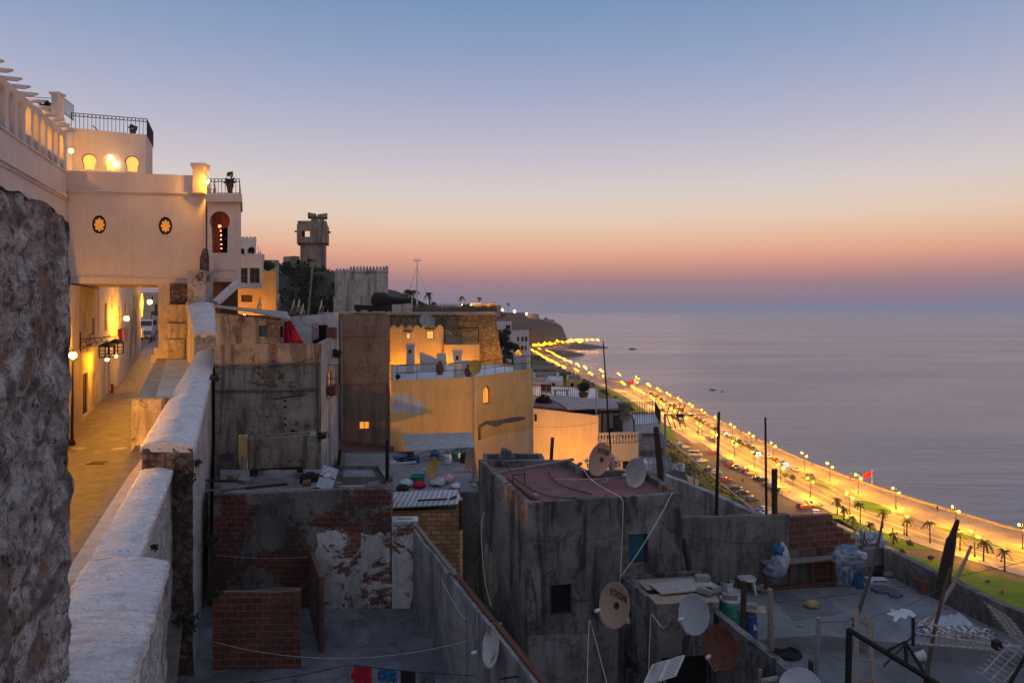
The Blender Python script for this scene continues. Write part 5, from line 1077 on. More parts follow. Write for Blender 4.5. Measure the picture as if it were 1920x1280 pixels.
tag(m.build('red_drape', MATS['red_cloth']), 'bright red drape hanging on the grimy house terrace', 'drape')
cloth('laundry', 'pink and white laundry hanging in the dark terrace doorway', W(585, 606, 37.1), W(597, 604, 37.1), .9, 'pink_cloth', cat='laundry'); cloth('laundry', 'small orange cloth beside the red drape', W(525, 612, 34.4), W(531, 611, 34.4), .55, 'terracotta', cat='laundry', n=6)
stick('pole', 'dark pole jutting sideways from the lit barred window', 'pole', W(514, 748, 31.8), W(614, 733, 35), .05, 'dark_wood')
MB().box(W(616.5, 731, 35.4)+V((.25, 0, 0)), (.4, .9, .5)).build('window_box', MATS['red_wood'], gh)
m = MB(); c = W(619, 722, 35.6)
for k in range(5): m.bar(c+V((.42, -.6+.3*k, -.3)), c+V((.42, -.6+.3*k, 1.1)), .025)
for zz in (-.3, .4, 1.1): m.bar(c+V((.42, -.6, zz)), c+V((.42, .6, zz)), .025); m.bar(c+V((0, -.6, zz)), c+V((.42, -.6, zz)), .025)
m.build('window_cage', MATS['dark_iron'], gh)
bush('wall_plant', 'green plant rooted on the corner of the grimy house', 'plant', W(632, 662, 36.8), .38, 'leaf_dark', 140, .09, 'plants on house walls', stem=False); bush('wall_plant', 'plant tuft low on the grimy house corner above the alley', 'plant', W(606, 817, 33.4), .3, 'leaf_dark', 100, .08, 'plants on house walls', stem=False)
# --- yards below it
h = House('yard_wall', 'weathered tall yard wall with dark drips under the grimy house', 'wall', [(466, 31), (592, 31), (592, 32.2), (466, 32.2)], 50, [ZP(824, 31), ZP(816, 31), ZP(816, 31), ZP(824, 31)], 'grimy_plaster', 'roof_grey', ZP(824, 31)-.3, .25, jit=.02); h.done()
h = House('yard_pillar', 'yellowish square pillar beside the weathered yard wall', 'pillar', [(447, 30.4), (464, 30.4), (464, 30.9), (447, 30.9)], 50, ZP(818, 30.4), 'yellow_peeled', 'roof_grey', ZP(818, 30.4)-.02, .1, jit=0); h.done()
h = House('yard_shed', 'low dark shed in the corner between rampart and yard pillar', 'shed', [(402, 30.6), (446, 30.6), (446, 33), (402, 33)], 50, ZP(868, 30.6), 'concrete_wall', 'maroon_sheet', ZP(868, 30.6)-.05, .2, jit=.02); h.done()
stick('post', 'upright timber post leaning on the yard pillar', 'post', W(455, 924, 29.5), W(457, 855, 30), .1, 'grey_wood'); stick('pipe', 'thin grey pipe standing beside the yard pillar', 'pipe', W(462, 924, 29.4), W(463, 865, 30), .05, 'grey_metal'); stick('post', 'dark timber post behind the yard pillar', 'post', W(446, 920, 29), W(447, 870, 29.3), .06, 'dark_wood')
h = House('brown_house', 'tall bare brown wall with one small lit window', 'house', [(634, 42), (731, 42.6), (730.6, 57), (660, 57)], 49, ZP(589, 42), 'brown_wall', 'roof_grey', ZP(592, 42)-.1, .25, jit=.04)
h.hole(0, (673, 790, 693, 805), frame='grey_wood', pane='window_orange', fw=.05, bars=(1, 0)); bh = h.done()
for (y0, off) in ((630, .02), (720, .02)): MB().bar(W(634, y0, 41.97), W(731, y0-1, 42.57), .06, .05).build('ledge', MATS['brown_wall'], bh)
# --- grey middle terrace with shacks
h = House('grey_house', 'flat grey roofed house crossed by cables in the middle of the town', 'house', [(633, 30.9), (900, 30.6), (890, 39.5), (640, 39.5)], 49, CZ-8.2, 'concrete_wall', 'roof_grey', CZ-8.24, .25, jit=.01); h.done()
h = House('brick_hut', 'orange block hut under a pale corrugated roof', 'hut', [(734, 28.4), (863, 28.4), (868, 30.4), (736, 30.4)], 49, ZP(957, 28.4), 'orange_brick', 'roof_grey', ZP(957, 28.4)-.1, .2, jit=.02); rr = h.done()
P = [W(731, 951, 28.2), W(868, 943, 28.2), W(858, 917, 30.7), W(734, 922, 30.7)]; m = MB(); m.face(P); m.face([p-V((0, 0, .05)) for p in P][::-1])
for i in range(4): m.face([P[i], P[(i+1) % 4], P[(i+1) % 4]-V((0, 0, .05)), P[i]-V((0, 0, .05))])
m.build('sheet_roof', MATS['plastic_sheet'], rr)
def shack(name, label, pts, legs, mat, t=.05, post='dark_wood'):
    o = thing(name, label, 'shelter', pts[0]-V((0, 0, 1.2))); m = MB(); P = pts; m.face(P); m.face([p-V((0, 0, t)) for p in P][::-1])
    for i in range(len(P)): j = (i+1) % len(P); m.face([P[i], P[j], P[j]-V((0, 0, t)), P[i]-V((0, 0, t))])
    m.build('roof_sheet', MATS[mat], o)
    for p, dz in legs: MB().bar(p, p-V((0, 0, dz)), .08).build('post', MATS[post], o)
    return o
s1 = shack('shelter', 'patchy pale tarpaulin roof shelter against the yellow house', [W(764, 845, 37.6), W(891, 837, 37.4), W(884, 810, 41), W(752, 813, 41)], [(W(766, 846, 37.8), .9), (W(888, 838, 37.6), .9), (W(826, 842, 37.7), .9)], 'grey_tarp')
cloth('tarpaulin', 'pale grey tarpaulin hanging from the shelter front', W(776, 845, 37.4), W(835, 842, 37.4), .55, 'grey_tarp', cat='tarp'); cloth('tarpaulin', 'blue-grey tarpaulin hanging beside the pale one', W(836, 842, 37.4), W(886, 839, 37.3), .45, 'denim_cloth', cat='tarp'); cloth('tarpaulin', 'crumpled bright blue tarpaulin on the grey roof by the shelter', W(738, 856, 36.6), W(786, 853, 36.6), .4, 'blue_tarp', cat='tarp', wave=.2)
s2 = shack('lean_to', 'maroon sheet lean-to under the lit brown wall', [W(628, 842, 39.5), W(742, 858, 39.3), W(738, 836, 42.4), W(638, 826, 42.3)], [(W(633, 845, 39.6), 1), (W(738, 858, 39.4), 1)], 'maroon_sheet')
s3 = shack('shelter', 'small pink corrugated shelter on the grey roof', [W(818, 886, 34.6), W(890, 882, 34.6), W(886, 873, 36.2), W(815, 876, 36.2)], [(W(820, 887, 34.7), .25), (W(886, 883, 34.7), .25)], 'pink_sheet')
m = MB(); m.bar(W(734, 869, 36.4), W(780, 866, 36.4), .12, .1); m.bar(W(737, 864, 36.3), W(738, 872, 36.3), .3); tag(m.build('gutter_pipe', MATS['white_plastic']), 'white gutter pipe lying by the blue tarpaulin', 'pipe')
# grey metal sheet, tank etc on low house roof
o = thing('metal_sheet', 'dented grey metal panel leaning on the low house roof', 'panel', W(612, 920, 25.5)); P = [W(592, 912, 25.2), W(620, 920, 25.0), W(633, 882, 26.2), W(606, 874, 26.2)]; m = MB(); m.face(P); q = [p+V((.02, .1, .03)) for p in P]; m.face(q[::-1])
for i in range(4): m.face([P[i], P[(i+1) % 4], q[(i+1) % 4], q[i]])
m.build('sheet', MATS['grey_metal'], o); m = MB(); m.bar(P[0].lerp(P[3], .55), P[1].lerp(P[2], .55), .05); m.build('rib', MATS['dark_iron'], o)
for x0, x1 in ((.3, .48), (.56, .72)): MB().face if 0 else None
m = MB()
for k in range(16): a = random.uniform(.15, .8); b = random.uniform(.55, .95); p = P[0].lerp(P[1], a).lerp(P[3].lerp(P[2], a), b)-V((0, .02, 0)); m.ball(p, random.uniform(.04, .1), 6, .6)
m.build('paint_flake', MATS['white_plastic'], o)
bush('junk_heap' if 0 else 'debris_bag', 'dark bin bag of debris beside the metal panel', 'bag', W(583, 898, 27.0), .5, 'dark_cloth', 260, .16, stem=False)
h = House('roof_tank', 'low white cement tank on the low house roof', 'tank', [(476, 26.5), (562, 26.5), (556, 28), (478, 28)], ZP(930, 24), ZP(903, 27), 'grimy_white', 'roof_grey', ZP(906, 27), .12, jit=.02); h.done()
P = [W(468, 880, 27.8), W(568, 880, 28.4), W(568, 903, 28.3), W(468, 903, 27.7)]; m = MB(); m.prism([V((P[0].x, P[0].y)), V((P[1].x, P[1].y)), V((P[1].x, P[1].y+.06)), V((P[0].x, P[0].y+.06))], P[2].z, P[0].z); tag(m.build('fence_panel', MATS['dark_iron']), 'dark corrugated fence panel behind the cement tank', 'panel')
for k, (a, b) in enumerate((((520, 921), (590, 914)), ((540, 922), (640, 905)))): stick('plank', ['grey plank lying along the low house parapet', 'longer plank slanting beside the metal panel'][k], 'plank', W(*a, 24.6), W(*b, 26), .06, 'grey_wood')
# --- yellow houses and the fort wall behind
yz = ZP(713, 42.6)
h = House('yellow_house', 'large ochre house with a white roof terrace and arched window', 'house', [(731.4, 42.35), (895, 44.8), (999, 51), (940, 56), (731.6, 55)], 48, yz, 'yellow_wall', 'white_roof', yz-.12, .22, jit=.01)
h.hole(1, (906, 724, 921, 756), 'arch', frame='board', pane='window_orange', fw=.1, bars=(1, 0)); h.hole(1, (897, 801, 903, 827), frame='dark_wood', pane='dark_opening'); h.mats[1] = 'yellow_peeled'
h.holes[0] = []; yh = h.done()
def patch(hs, e, pts, name, mat, off=.004, t=.003):
    P, P2 = hs.P[e], hs.P[(e+1) % hs.n]; U = (P2-P).normalized(); N = V((-U.y, U.x)); q = [hs.uz(e, *p) for p in pts]
    return MB().plate(V((P.x-N.x*off, P.y-N.y*off, 0)), V((U.x, U.y, 0)), V((0, 0, 1)), q[::-1], [], t).build(name, MATS[mat], hs.root)
def jag(pts, amp=1.2, k=5):
    out = []
    for i, (a, b) in enumerate(zip(pts, pts[1:]+pts[:1])):
        for j in range(k): f = j/k; out.append((lerp(a[0], b[0], f)+random.uniform(-amp, amp)*(j > 0), lerp(a[1], b[1], f)+random.uniform(-amp, amp)*(j > 0)))
    return out
patch_(LOWH)
patch(DARKH, 0, jag([(992, 1191), (1040, 1189), (1100, 1188), (1158, 1186), (1158, 1300), (992, 1300)], 1.0, 4), 'lower_render', 'concrete_light', .006, .004); patch(DARKH, 5, jag([(934, 1090), (925, 1040), (908, 1010), (904, 1060), (908, 1110), (925, 1150)], 2, 4), 'bare_plaster', 'grimy_plaster', .006, .004)
patch(h, 0, jag([(733.5, 741), (752, 738), (772, 744), (792, 753), (801, 762), (790, 773), (776, 776), (758, 770), (733.5, 775)], 1.0, 3), 'whitewash_patch', 'white_house')
patch(h, 1, [(896, 826), (904, 822), (930, 816), (960, 812), (985, 808), (998.5, 805), (998.5, 880), (896, 900)], 'pale_dado', 'peach_wall')
patch(h, 1, jag([(897, 797), (910, 789), (930, 788), (960, 782), (985, 781), (986, 785), (968, 790), (945, 793), (930, 800), (912, 795), (898, 803)], .8, 2), 'bare_patch', 'concrete_wall')
TZ = yz-.1
def onY(px, Y): return V(((px-960)/K*Y, Y, TZ))
for px, w, py, Y in ((770, 14, 645, 49), (858, 15, 656, 45.5)):
    zz = ZP(py, Y); s = w*Y/K; c = onY(px, Y); o = thing('chimney', 'white chimney with a small dark vent at the back of the white terrace' if px < 800 else 'white chimney with a small dark vent nearer the dish on the ochre house', 'chimney', c); m = MB(); m.box((c.x, c.y, (TZ+zz)/2), (s, s, zz-TZ)); m.box((c.x, c.y, zz-.06), (s*1.25, s*1.25, .14)); m.build('stack', MATS['white_wall'], o); MB().box((c.x, c.y-s/2, zz-.5), (.16, .06, .26)).build('vent', MATS['dark_opening'], o)
m = MB(); a, b = onY(787, 51), onY(837, 51); m.prism([V((a.x, 51)), V((b.x, 51)), V((b.x, 51.3)), V((a.x, 51.3))], TZ-.1, [TZ+1.35, TZ+.6, TZ+.6, TZ+1.35]); tag(m.build('stair_wall', MATS['white_wall']), 'sloped white stair wall on the ochre house terrace', 'wall')
m = MB(); a = onY(828, 50); m.box((a.x, 50, TZ+.65), (.65, .4, 1.3)); tag(m.build('terrace_pier', MATS['white_wall']), 'square white pier beside the sloped stair wall', 'pier')
m = MB(); a = onY(873, 47); m.box((a.x, 47, TZ+.45), (.55, .5, 1.1)); tag(m.build('terrace_pier', MATS['white_wall']), 'low white pier beside the dish and clay pot', 'pier')
o = thing('terrace_railing', 'thin wire railing around the white roof terrace of the ochre house', 'railing', onY(742, 43)); railing(o, 'rail', [V((h.P[0].x+.4, h.P[0].y+.1, yz-.02)), V((h.P[1].x-.2, h.P[1].y+.1, yz-.02)), V((h.P[2].x-.1, h.P[2].y+.05, yz-.02))], 1.0, 1.2, .015, rails=(.5, .98))
for px, Y, lb, s in ((825, 47.5, 'tall clay jar on the white terrace by the stair wall', 1.1), (878, 45.6, 'clay jar beside the dish on the ochre house terrace', 1)): tag(MB().lathe([(0, 0), (.14*s, 0), (.26*s, .3*s), (.24*s, .55*s), (.1*s, .75*s), (.13*s, .85*s)], onY(px, Y), 12).build('clay_jar', MATS['terracotta']), lb, 'jar')
o = onY(746, 43.2); MB_ = MB(); MB_.ball(o+V((0, 0, .28)), .17, 8); MB_.bar(o, o+V((0, 0, .3)), .06); tag(MB_.build('spotlight', MATS['black_metal']), 'small black spotlight on the ochre terrace edge', 'spotlight')
# glass screen + block at right end of terrace
a = onY(975, 51); m = MB(); m.box((a.x, 51.2, TZ+.55), (1.0, .12, 1.1)); tag(m.build('screen', MATS['grey_tarp']), 'pale blue screen panel at the end of the ochre terrace', 'screen')
a = onY(992, 50.9); m = MB(); m.box((a.x-.02, 51.1, TZ+.8), (.3, .3, 2.0)); tag(m.build('terrace_pier', MATS['white_wall']), 'white pillar at the seaward end of the ochre terrace', 'pier')
h = House('crenellated_house', 'bright yellow crenellated house with two lit windows', 'house', [(731, 57.5), (832, 58), (832, 61), (731, 61)], 52, ZP(617, 57.8), 'yellow_wall', 'roof_grey', ZP(622, 57.8)-.1, .25, jit=0); h.crenel(0, .62, .36, .9, 'point')
h.hole(0, (761, 624, 770, 636), frame='dark_wood', pane='window_soft', bars=(0, 0)); h.hole(0, (800, 620, 813, 636), frame='dark_wood', pane='window_warm', bars=(1, 0)); ch = h.done()
for x0, x1, y in ((757, 773, 621), (796, 816, 616)): MB().bar(W(x0, y-.5, 57.6), W(x1, y-.5, 57.65), .4, .1).build('window_hood', MATS['dark_wood'], ch)
h = House('yellow_annex', 'lower yellow annex with an awning terrace beside the crenellated house', 'house', [(832.4, 57.6), (899, 58.2), (899, 61.5), (832.4, 61.5)], 52, ZP(646, 57.8), 'yellow_wall', 'roof_grey', ZP(648, 57.8), .2, jit=0); h.done()
o = thing('awning', 'timber framed terrace with slanting canvas on the yellow annex', 'awning', W(865, 646, 58)); m = MB()
for px in (833, 864, 897): m.bar(W(px, 646, 58), W(px, 615, 58), .09)
m.bar(W(833, 615, 58), W(897, 614, 58), .12); m.bar(W(833, 630, 58), W(864, 630, 58), .05); m.build('frame', MATS['dark_wood'], o)
m = MB(); P = [W(834, 618, 58.2), W(843, 618, 58.2), W(862, 645, 58.4), W(836, 645, 58.3)]; m.face(P); m.face([p+V((0, .02, 0)) for p in P][::-1]); P = [W(866, 634, 58.4), W(896, 617, 58.4), W(896, 625, 58.5), W(866, 645, 58.5)]; m.face(P); m.face([p+V((0, .02, 0)) for p in P][::-1]); m.build('canvas', MATS['board'], o)
r = thing('fort_wall', 'lit golden stone fortress wall with a sloping end behind the yellow houses', 'wall', W(850, 690, 64))
Y = 63; m = MB(); q = [W(600, 800, Y), W(960, 800, Y), W(944, 690, Y), W(929, 590, Y), W(600, 590, Y)]
rough(m, lambda u, v: V((lerp(lerp(q[4].x, q[3].x, u), lerp(q[0].x, q[1].x, u), v), 63-.8*v*0, lerp(q[4].z, q[0].z, v))), 120, 50, .06, 1.6, (0, -1, 0))
m.face([q[3], q[1], q[1]+V((-4, 14, 0)), q[3]+V((-3, 14, 0))]); m.build('masonry', MATS['fort_stone'], r, merge=True)
MB().prism([XY(596, 62.8), XY(929.5, 62.8), V((XY(929.5, 62.8).x-3, 76)), V((XY(596, 62.8).x, 76))], ZP(590, 63)-.02, ZP(585.5, 63)).build('platform', MATS['pale_path' if 'pale_path' in MATS else 'roof_grey'], r)
# unseen lamps assumed for these walls; two below the yellow fronts are added light
glow('unseen_sodium', (1, .44, .05), 1300)
def wall_lamp2(px, py, Y, r, s, lb, name='wall_lamp'):
    glow('lamp_'+str(px), (1, .42, .06), s*2.2); c = W(px, py, Y); globe_lamp(name, lb, c, r, c+V((.0, .5, .1)) if name == 'wall_lamp' else V((c.x, c.y, c.z-3.2)), 'lamp_'+str(px))
[globe_lamp('wall_lamp', lb_, V(p_), .12, V(p_)+V((0, .4, -.3)), 'unseen_sodium') for lb_, p_ in (('assumed unseen lamp at the foot of the golden fortress wall end', (-1.2, 60.2, 57.0)), ('added unseen lamp below the two lit windows', (-9.2, 56.2, 56.2)), ('added unseen lamp below the yellow annex', (-4.8, 56.3, 56.4)))]; wall_lamp2(1006, 880, 37.2, .18, 420, 'assumed unseen alley post lamp glowing between the ochre house and the peach house', 'post_lamp'); wall_lamp2(458, 592, 64.5, .14, 260, 'assumed unseen alley lamp lighting the yellow wall below the white crenellated house'); wall_lamp2(852, 735, 39.2, .06, 30, 'small lamp' if 0 else 'dim lamp lighting the ochre house front from the shacks', 'wall_lamp') if 0 else None
# --- peach house with balustrade
h = House('peach_house', 'peach coloured house with a tin roof and a balustrade balcony', 'house', [(1000, 42), (1122, 39.6), (1128, 46.5), (1003, 47)], 49, [ZP(765, 42), ZP(780, 39.6), ZP(768, 46), ZP(760, 47)], 'peach_wall', 'roof_grey', ZP(779, 40)-.1, .22, jit=.015)
h.hole(0, (1000.6, 776, 1006.5, 790), frame='dark_wood', pane='dark_opening', deep=.1); ph = h.done()
P = [XY(1122.6, 39.6), XY(1197, 39.8), XY(1190, 46), XY(1128.6, 46)]
h2 = House('balcony_block', 'peach lower wing with shuttered window under the balcony', 'house', P, 49, ZP(834, 39.7), 'peach_wall', 'white_roof', ZP(835, 39.7)-.02, .2, jit=0)
h2.hole(0, (1146, 864, 1166, 878), frame='white_wall', pane='grey_board', bars=(3, 0)); h2.hole(0, (1168, 864, 1180, 879), frame='red_wood', pane='red_wood', deep=.1); bb = h2.done()
zb, zt2 = ZP(834, 39.7), ZP(813, 39.7); o = thing('balustrade', 'white balustrade of turned balusters on the peach house balcony', 'balustrade', W(1124, 834, 39.6))
a, b = V((P[0].x, P[0].y+.1, 0)), V((P[1].x, P[1].y+.1, 0)); MB().bar(a+V((0, 0, zt2)), b+V((0, 0, zt2)), .22, .12).build('handrail', MATS['peach_wall'], o); MB().bar(a+V((0, 0, zb+.05)), b+V((0, 0, zb+.05)), .2, .1).build('base_rail', MATS['peach_wall'], o)
for i in range(13):
    p = a.lerp(b, (i+.5)/13); MB().lathe([(.05, 0), (.1, .12), (.11, .2), (.05, .36), (.06, .5), (.05, .56)], V((p.x, p.y, zb+.08)), 8).build('baluster', MATS['peach_wall'], o)
# porch behind balustrade
o = thing('porch', 'dark porch with timber frame behind the balustrade', 'porch', W(1150, 832, 42)); yb = 43.2
MB().prism([XY(1128, yb), XY(1170, yb), XY(1170, yb+.2), XY(1128, yb+.2)], ZP(835, 39.7), ZP(772, yb)).build('back_wall', MATS['white_house'], o); m = MB()
for px in (1129, 1140, 1164): m.bar(W(px, 830, 41.6), W(px, 772, 41.6), .13)
m.bar(W(1124, 772, 41.6), W(1172, 771, 41.6), .16); m.build('timber_frame', MATS['red_wood'], o); MB().prism([XY(1150, yb-.06), XY(1163, yb-.06), XY(1163, yb), XY(1150, yb)], ZP(833, 40), ZP(778, yb)).build('door', MATS['red_wood'], o)
P = [W(1065, 766, 40.4), W(1176, 765, 41), W(1160, 746, 47), W(1034, 747, 47)]; s = shack('tin_roof', 'grey corrugated tin roof over the porch of the peach house', P, [(W(1174, 767, 41.1), .5)], 'tin_sheet', .07)
P = [W(1000, 764, 42.1), W(1075, 772, 40.7), W(1060, 758, 45), W(1002, 755, 46)]; m = MB(); m.face([p+V((0, 0, .12)) for p in P]); m.prism([V((p.x, p.y)) for p in P], [p.z-.02 for p in P], [p.z+.1 for p in P]); m.build('roof_cover', MATS['maroon_sheet'], ph)
bush('debris_bag', 'heap of dark rags on the peach house roof', 'rags', W(1022, 754, 44.6), .5, 'dark_cloth', 200, .2, stem=False)
o = thing('water_tank', 'white box tank standing among junk on the balcony', 'tank', W(1157, 830, 40.6)); m = MB(); m.box(W(1157, 818, 40.6), (.5, .5, .7)); m.build('body', MATS['white_plastic'], o); MB().box(W(1157, 806, 40.6), (.6, .6, .06)).build('lid', MATS['dark_cloth'], o)
bush('balcony_plant', 'dark plants and rags crowding the balcony corner', 'plant', W(1176, 822, 40.7), .45, 'leaf_dark', 220, .12); bush('balcony_plant', 'small plant at the porch door behind the balustrade', 'plant', W(1149, 806, 41), .3, 'leaf_dark', 110, .09)
m = MB(); m.plate(W(1168, 832, 41.5), V((1, .1, 0)), V((0, 0, 1)), [(0, 0), (.95, 0), (.95, .8), (.8, 1.25), (.55, 1.55), (.2, 1.62), (0, 1.62)], [], .18); tag(m.build('curved_wall', MATS['white_house']), 'white wall with a rounded corner beside the porch', 'wall')
m = MB(); c = W(1170, 772, 41.2); m.box(c, (.6, .6, .9)); m.box(c+V((0, 0, .5)), (.75, .75, .1)); m.box(c+V((0, -.3, .1)), (.3, .04, .25)); tag(m.build('chimney', MATS['concrete_wall']), 'grey block chimney at the end of the tin roof', 'chimney')
h = House('white_block', 'plain white block with an iron railed roof beyond the balcony', 'house', [(1187, 50), (1239, 51), (1236, 57), (1187, 56)], 46, ZP(797, 50.5), 'white_house', 'white_roof', ZP(797, 50.5)-.1, .2, jit=0); wb = h.done()
z = ZP(797, 50.5); railing(wb, 'railing', [V((XY(1185, 56).x, 56, z)), V((XY(1228, 56).x, 56, z)), V((h.P[1].x, 51.1, z)), V((h.P[0].x, 50.1, z))], 1.0, .2, .016)
h = House('rubble_house', 'low ruined roof with broken sheets beside the balcony', 'house', [(1198, 41), (1245, 42), (1243, 47), (1198, 47)], 46, ZP(842, 41.5), 'concrete_wall', 'maroon_sheet', ZP(842, 41.5)-.15, .2, jit=.08); rh = h.done()
for k in range(7): p = W(1204+k*6, 838-k*1.5, 43+k*.4); MB().box(p, (random.uniform(.6, 1.4), random.uniform(.4, 1), .06), random.uniform(0, 3), ('X', random.uniform(-.3, .3))).build('broken_sheet', MATS[random.choice(['tin_sheet', 'grey_wood', 'dark_wood'])], rh)
for k, (px, mt) in enumerate(((1211, 'white_plastic'), (1219, 'pale_cloth'), (1226, 'grey_tarp'))): tag(MB().lathe([(0, 0), (.16, 0), (.17, .5), (.08, .62), (.08, .72), (0, .72)], W(px, 884, 36.5), 10).build('gas_bottle', MATS[mt]), ['white gas bottle on the ruined ledge left of the others', 'pale blue gas bottle in the middle of three', 'grey gas bottle nearest the leaning post'][k], 'bottle')
h = House('ledge_house', 'grey ledge roof behind the three gas bottles', 'house', [(1196, 36), (1262, 36), (1258, 40), (1198, 40)], 46, ZP(886, 36), 'concrete_wall', 'roof_grey', ZP(886, 36)-.03, .2, jit=.03); h.done()
# --- small terraces behind the peach house
h = House('far_terrace', 'small white terrace house with an iron fence above the tin roof', 'house', [(997, 56), (1122, 54), (1120, 62), (998, 64)], 46, ZP(746, 55), 'white_house', 'white_roof', ZP(746, 55)-.05, .2, jit=0); ft = h.done(); z = ZP(746, 55)
railing(ft, 'fence', [V((h.P[0].x, h.P[0].y+.1, z)), V((XY(1086, 54.6).x, 54.7, z))], .95, .17, .016)
o = thing('planter', 'round planter with a leafy bush on the small terrace', 'planter', W(1094, 745, 55)); MB().lathe([(.3, 0), (.42, .35), (.45, .4), (.36, .4)], W(1094, 745, 55), 12).build('pot', MATS['terracotta'], o); m = MB(); leafball(m, W(1094, 726, 55), .5, 200, .14); m.build('leaves', MATS['leaf_dark'], o)
for k, (px, Y) in enumerate(((1019, 57), (1029, 58))):
    p = W(px, 745, Y); o = thing('chair', ['wooden chair on the small terrace, nearer the fence corner', 'wooden chair on the small terrace beside the table'][k], 'chair', p); MB().box(p+V((0, 0, .45)), (.42, .42, .05)).build('seat', MATS['red_wood'], o); MB().box(p+V((0, .2, .8)), (.42, .04, .6)).build('backrest', MATS['red_wood'], o)
    for i in (-1, 1):
        for j in (-1, 1): MB().bar(p+V((i*.18, j*.18, 0)), p+V((i*.18, j*.18, .44)), .04).build('leg', MATS['red_wood'], o)
p = W(1052, 745, 57); o = thing('table', 'low table on the small fenced terrace', 'table', p); MB().box(p+V((0, 0, .6)), (1.3, .7, .05)).build('tabletop', MATS['grey_wood'], o)
for i in (-1, 1):
    for j in (-1, 1): MB().bar(p+V((i*.5, j*.28, 0)), p+V((i*.5, j*.28, .58)), .05).build('leg', MATS['dark_wood'], o)
for nm, lb, ft_, py, mt, rf in (('white_hut', 'white hut with dark roof slab behind the small terrace', [(1000, 70), (1049, 70), (1047, 76), (1000, 76)], 708, 'white_house', 'concrete_wall'), ('white_hut', 'white gabled hut behind the small terrace', [(1027, 67), (1056, 67), (1055, 71), (1027, 71)], 712, 'white_house', 'white_roof'), ('yellow_hut', 'yellowish hut beside the row of seafront lamps', [(1062, 74), (1092, 74), (1090, 80), (1063, 80)], 712, 'yellow_peeled', 'concrete_wall'), ('brown_hut', 'brown flat roofed hut tucked under the ochre terrace', [(999, 82), (1040, 82), (1040, 90), (1000, 90)], 692, 'brown_wall', 'concrete_wall'), ('grey_hut', 'grey hut with blue roof screen among the small terraces', [(1000, 64.5), (1028, 64.5), (1028, 66.5), (1000, 66.5)], 716, 'grey_tarp', 'roof_grey')):
    h = House(nm, lb, 'house', ft_, 42, ZP(py, ft_[0][1]), mt, rf, ZP(py, ft_[0][1])-.1, .2, jit=.03); h.hole(0, (ft_[0][0]+8, py+6, ft_[0][0]+14, py+13), **bare); h.done()
# --- white boundary wall, ornaments
parapet('boundary_wall', 'long whitewashed boundary wall running down behind the concrete house', [XY(1222, 28), XY(1243, 27), XY(1330, 24.3), XY(1428, 22.3)], [ZP(884, 28), ZP(889, 27), ZP(924, 24.3), ZP(968, 22.3)], 47, -.22, 'grimy_white')
P = [(1238, 889, 29), (1262, 880, 31), (1284, 884, 31.5), (1291, 903, 29.5), (1296, 915, 27.5), (1250, 895, 27.6)]; m = MB(); m.face([W(*p) for p in P]); m.face([W(*p)-V((0, 0, .12)) for p in P][::-1]); tag(m.build('tar_roof', MATS['black_rubber']), 'dark curved tar roof sheet beyond the boundary wall', 'roof')
o = thing('picket_wall', 'small white picket wall beyond the tar roof', 'fence', W(1290, 900, 31)); m = MB()
for i in range(9): p = W(1287+i*2.6, 908+i*1.2, 32-i*.12); m.box(p, (.05, .08, .9))
m.build('pickets', MATS['white_wall'], o); MB().bar(W(1286, 897, 32), W(1310, 907, 31), .06).build('rail', MATS['white_wall'], o)
o = thing('pinnacle', 'tiny white turret with a red tiled cap on the slope', 'turret', W(1263, 882, 46)); MB().box(W(1263, 876, 46), (.32, .32, .75)).build('shaft', MATS['white_wall'], o); MB().lathe([(.34, 0), (.12, .2), (0, .45)], W(1263, 866, 46), 4).build('cap', MATS['terracotta'], o)
h = House('slope_terrace', 'white railed terrace wall on the slope beside the turret', 'wall', [(1246, 45), (1284, 46), (1284, 48), (1246, 48)], 42, ZP(884, 45.5), 'white_house', 'roof_grey', ZP(884, 45.5)-.3, .15, jit=0); h.crenel(0, .45, .2, .6, 'box'); h.done()
# --- ridge: white crenellated building, tower, fort, cannon
h = House('white_crenellated_house', 'white two-tier crenellated building with large dark windows', 'building', [(440, 74), (491, 74.6), (496, 82), (440, 82)], 60, [ZP(480, 74), ZP(476, 74.6), ZP(477, 82), ZP(480, 82)], 'white_wall', 'white_roof', ZP(484, 74), .3, jit=0); h.crenel(0, .45, .22, .7)
h.hole(0, (449, 502, 464.5, 531), frame='grey_wood', pane='glass_dark', bars=(1, 1), fw=.08); h.hole(0, (468, 502, 487, 531), frame='grey_wood', pane='glass_dark', bars=(1, 1), fw=.08); wr = h.done()
h = House('roof_storey', 'white upper storey with crenellations and arched dark opening', 'building', [(444, 77), (480, 77), (480, 81), (444, 81)], ZP(480, 74)-.4, ZP(447, 77), 'white_wall', 'white_roof', ZP(450, 77), .3, jit=0); h.crenel(0, .42, .25, .7); h.hole(0, (448, 466, 458, 478), frame=None, pane='dark_opening', name='opening'); h.hole(0, (464, 463, 478, 478), 'horse', frame=None, pane='dark_opening', name='opening'); h.done()
h = House('yellow_wall_house', 'brightly lit yellow wall below the white crenellated building', 'house', [(425, 67), (519, 67.5), (519, 72), (425, 72)], 56, [ZP(541, 67), ZP(541, 67.5), ZP(541, 67.5), ZP(541, 67)], 'yellow_wall', 'roof_grey', ZP(541, 67)-.2, .3, jit=.02); h.hole(0, (452, 553, 473, 566), frame='dark_wood', pane='red_wood'); h.done()
h = House('yellow_stair_tower', 'taller lit yellow block beside the yellow wall', 'house', [(491, 66.5), (518, 66.7), (518, 70), (492, 70)], 56, ZP(508, 66.6), 'yellow_peeled', 'roof_grey', ZP(510, 66.6), .3, jit=0); h.done()
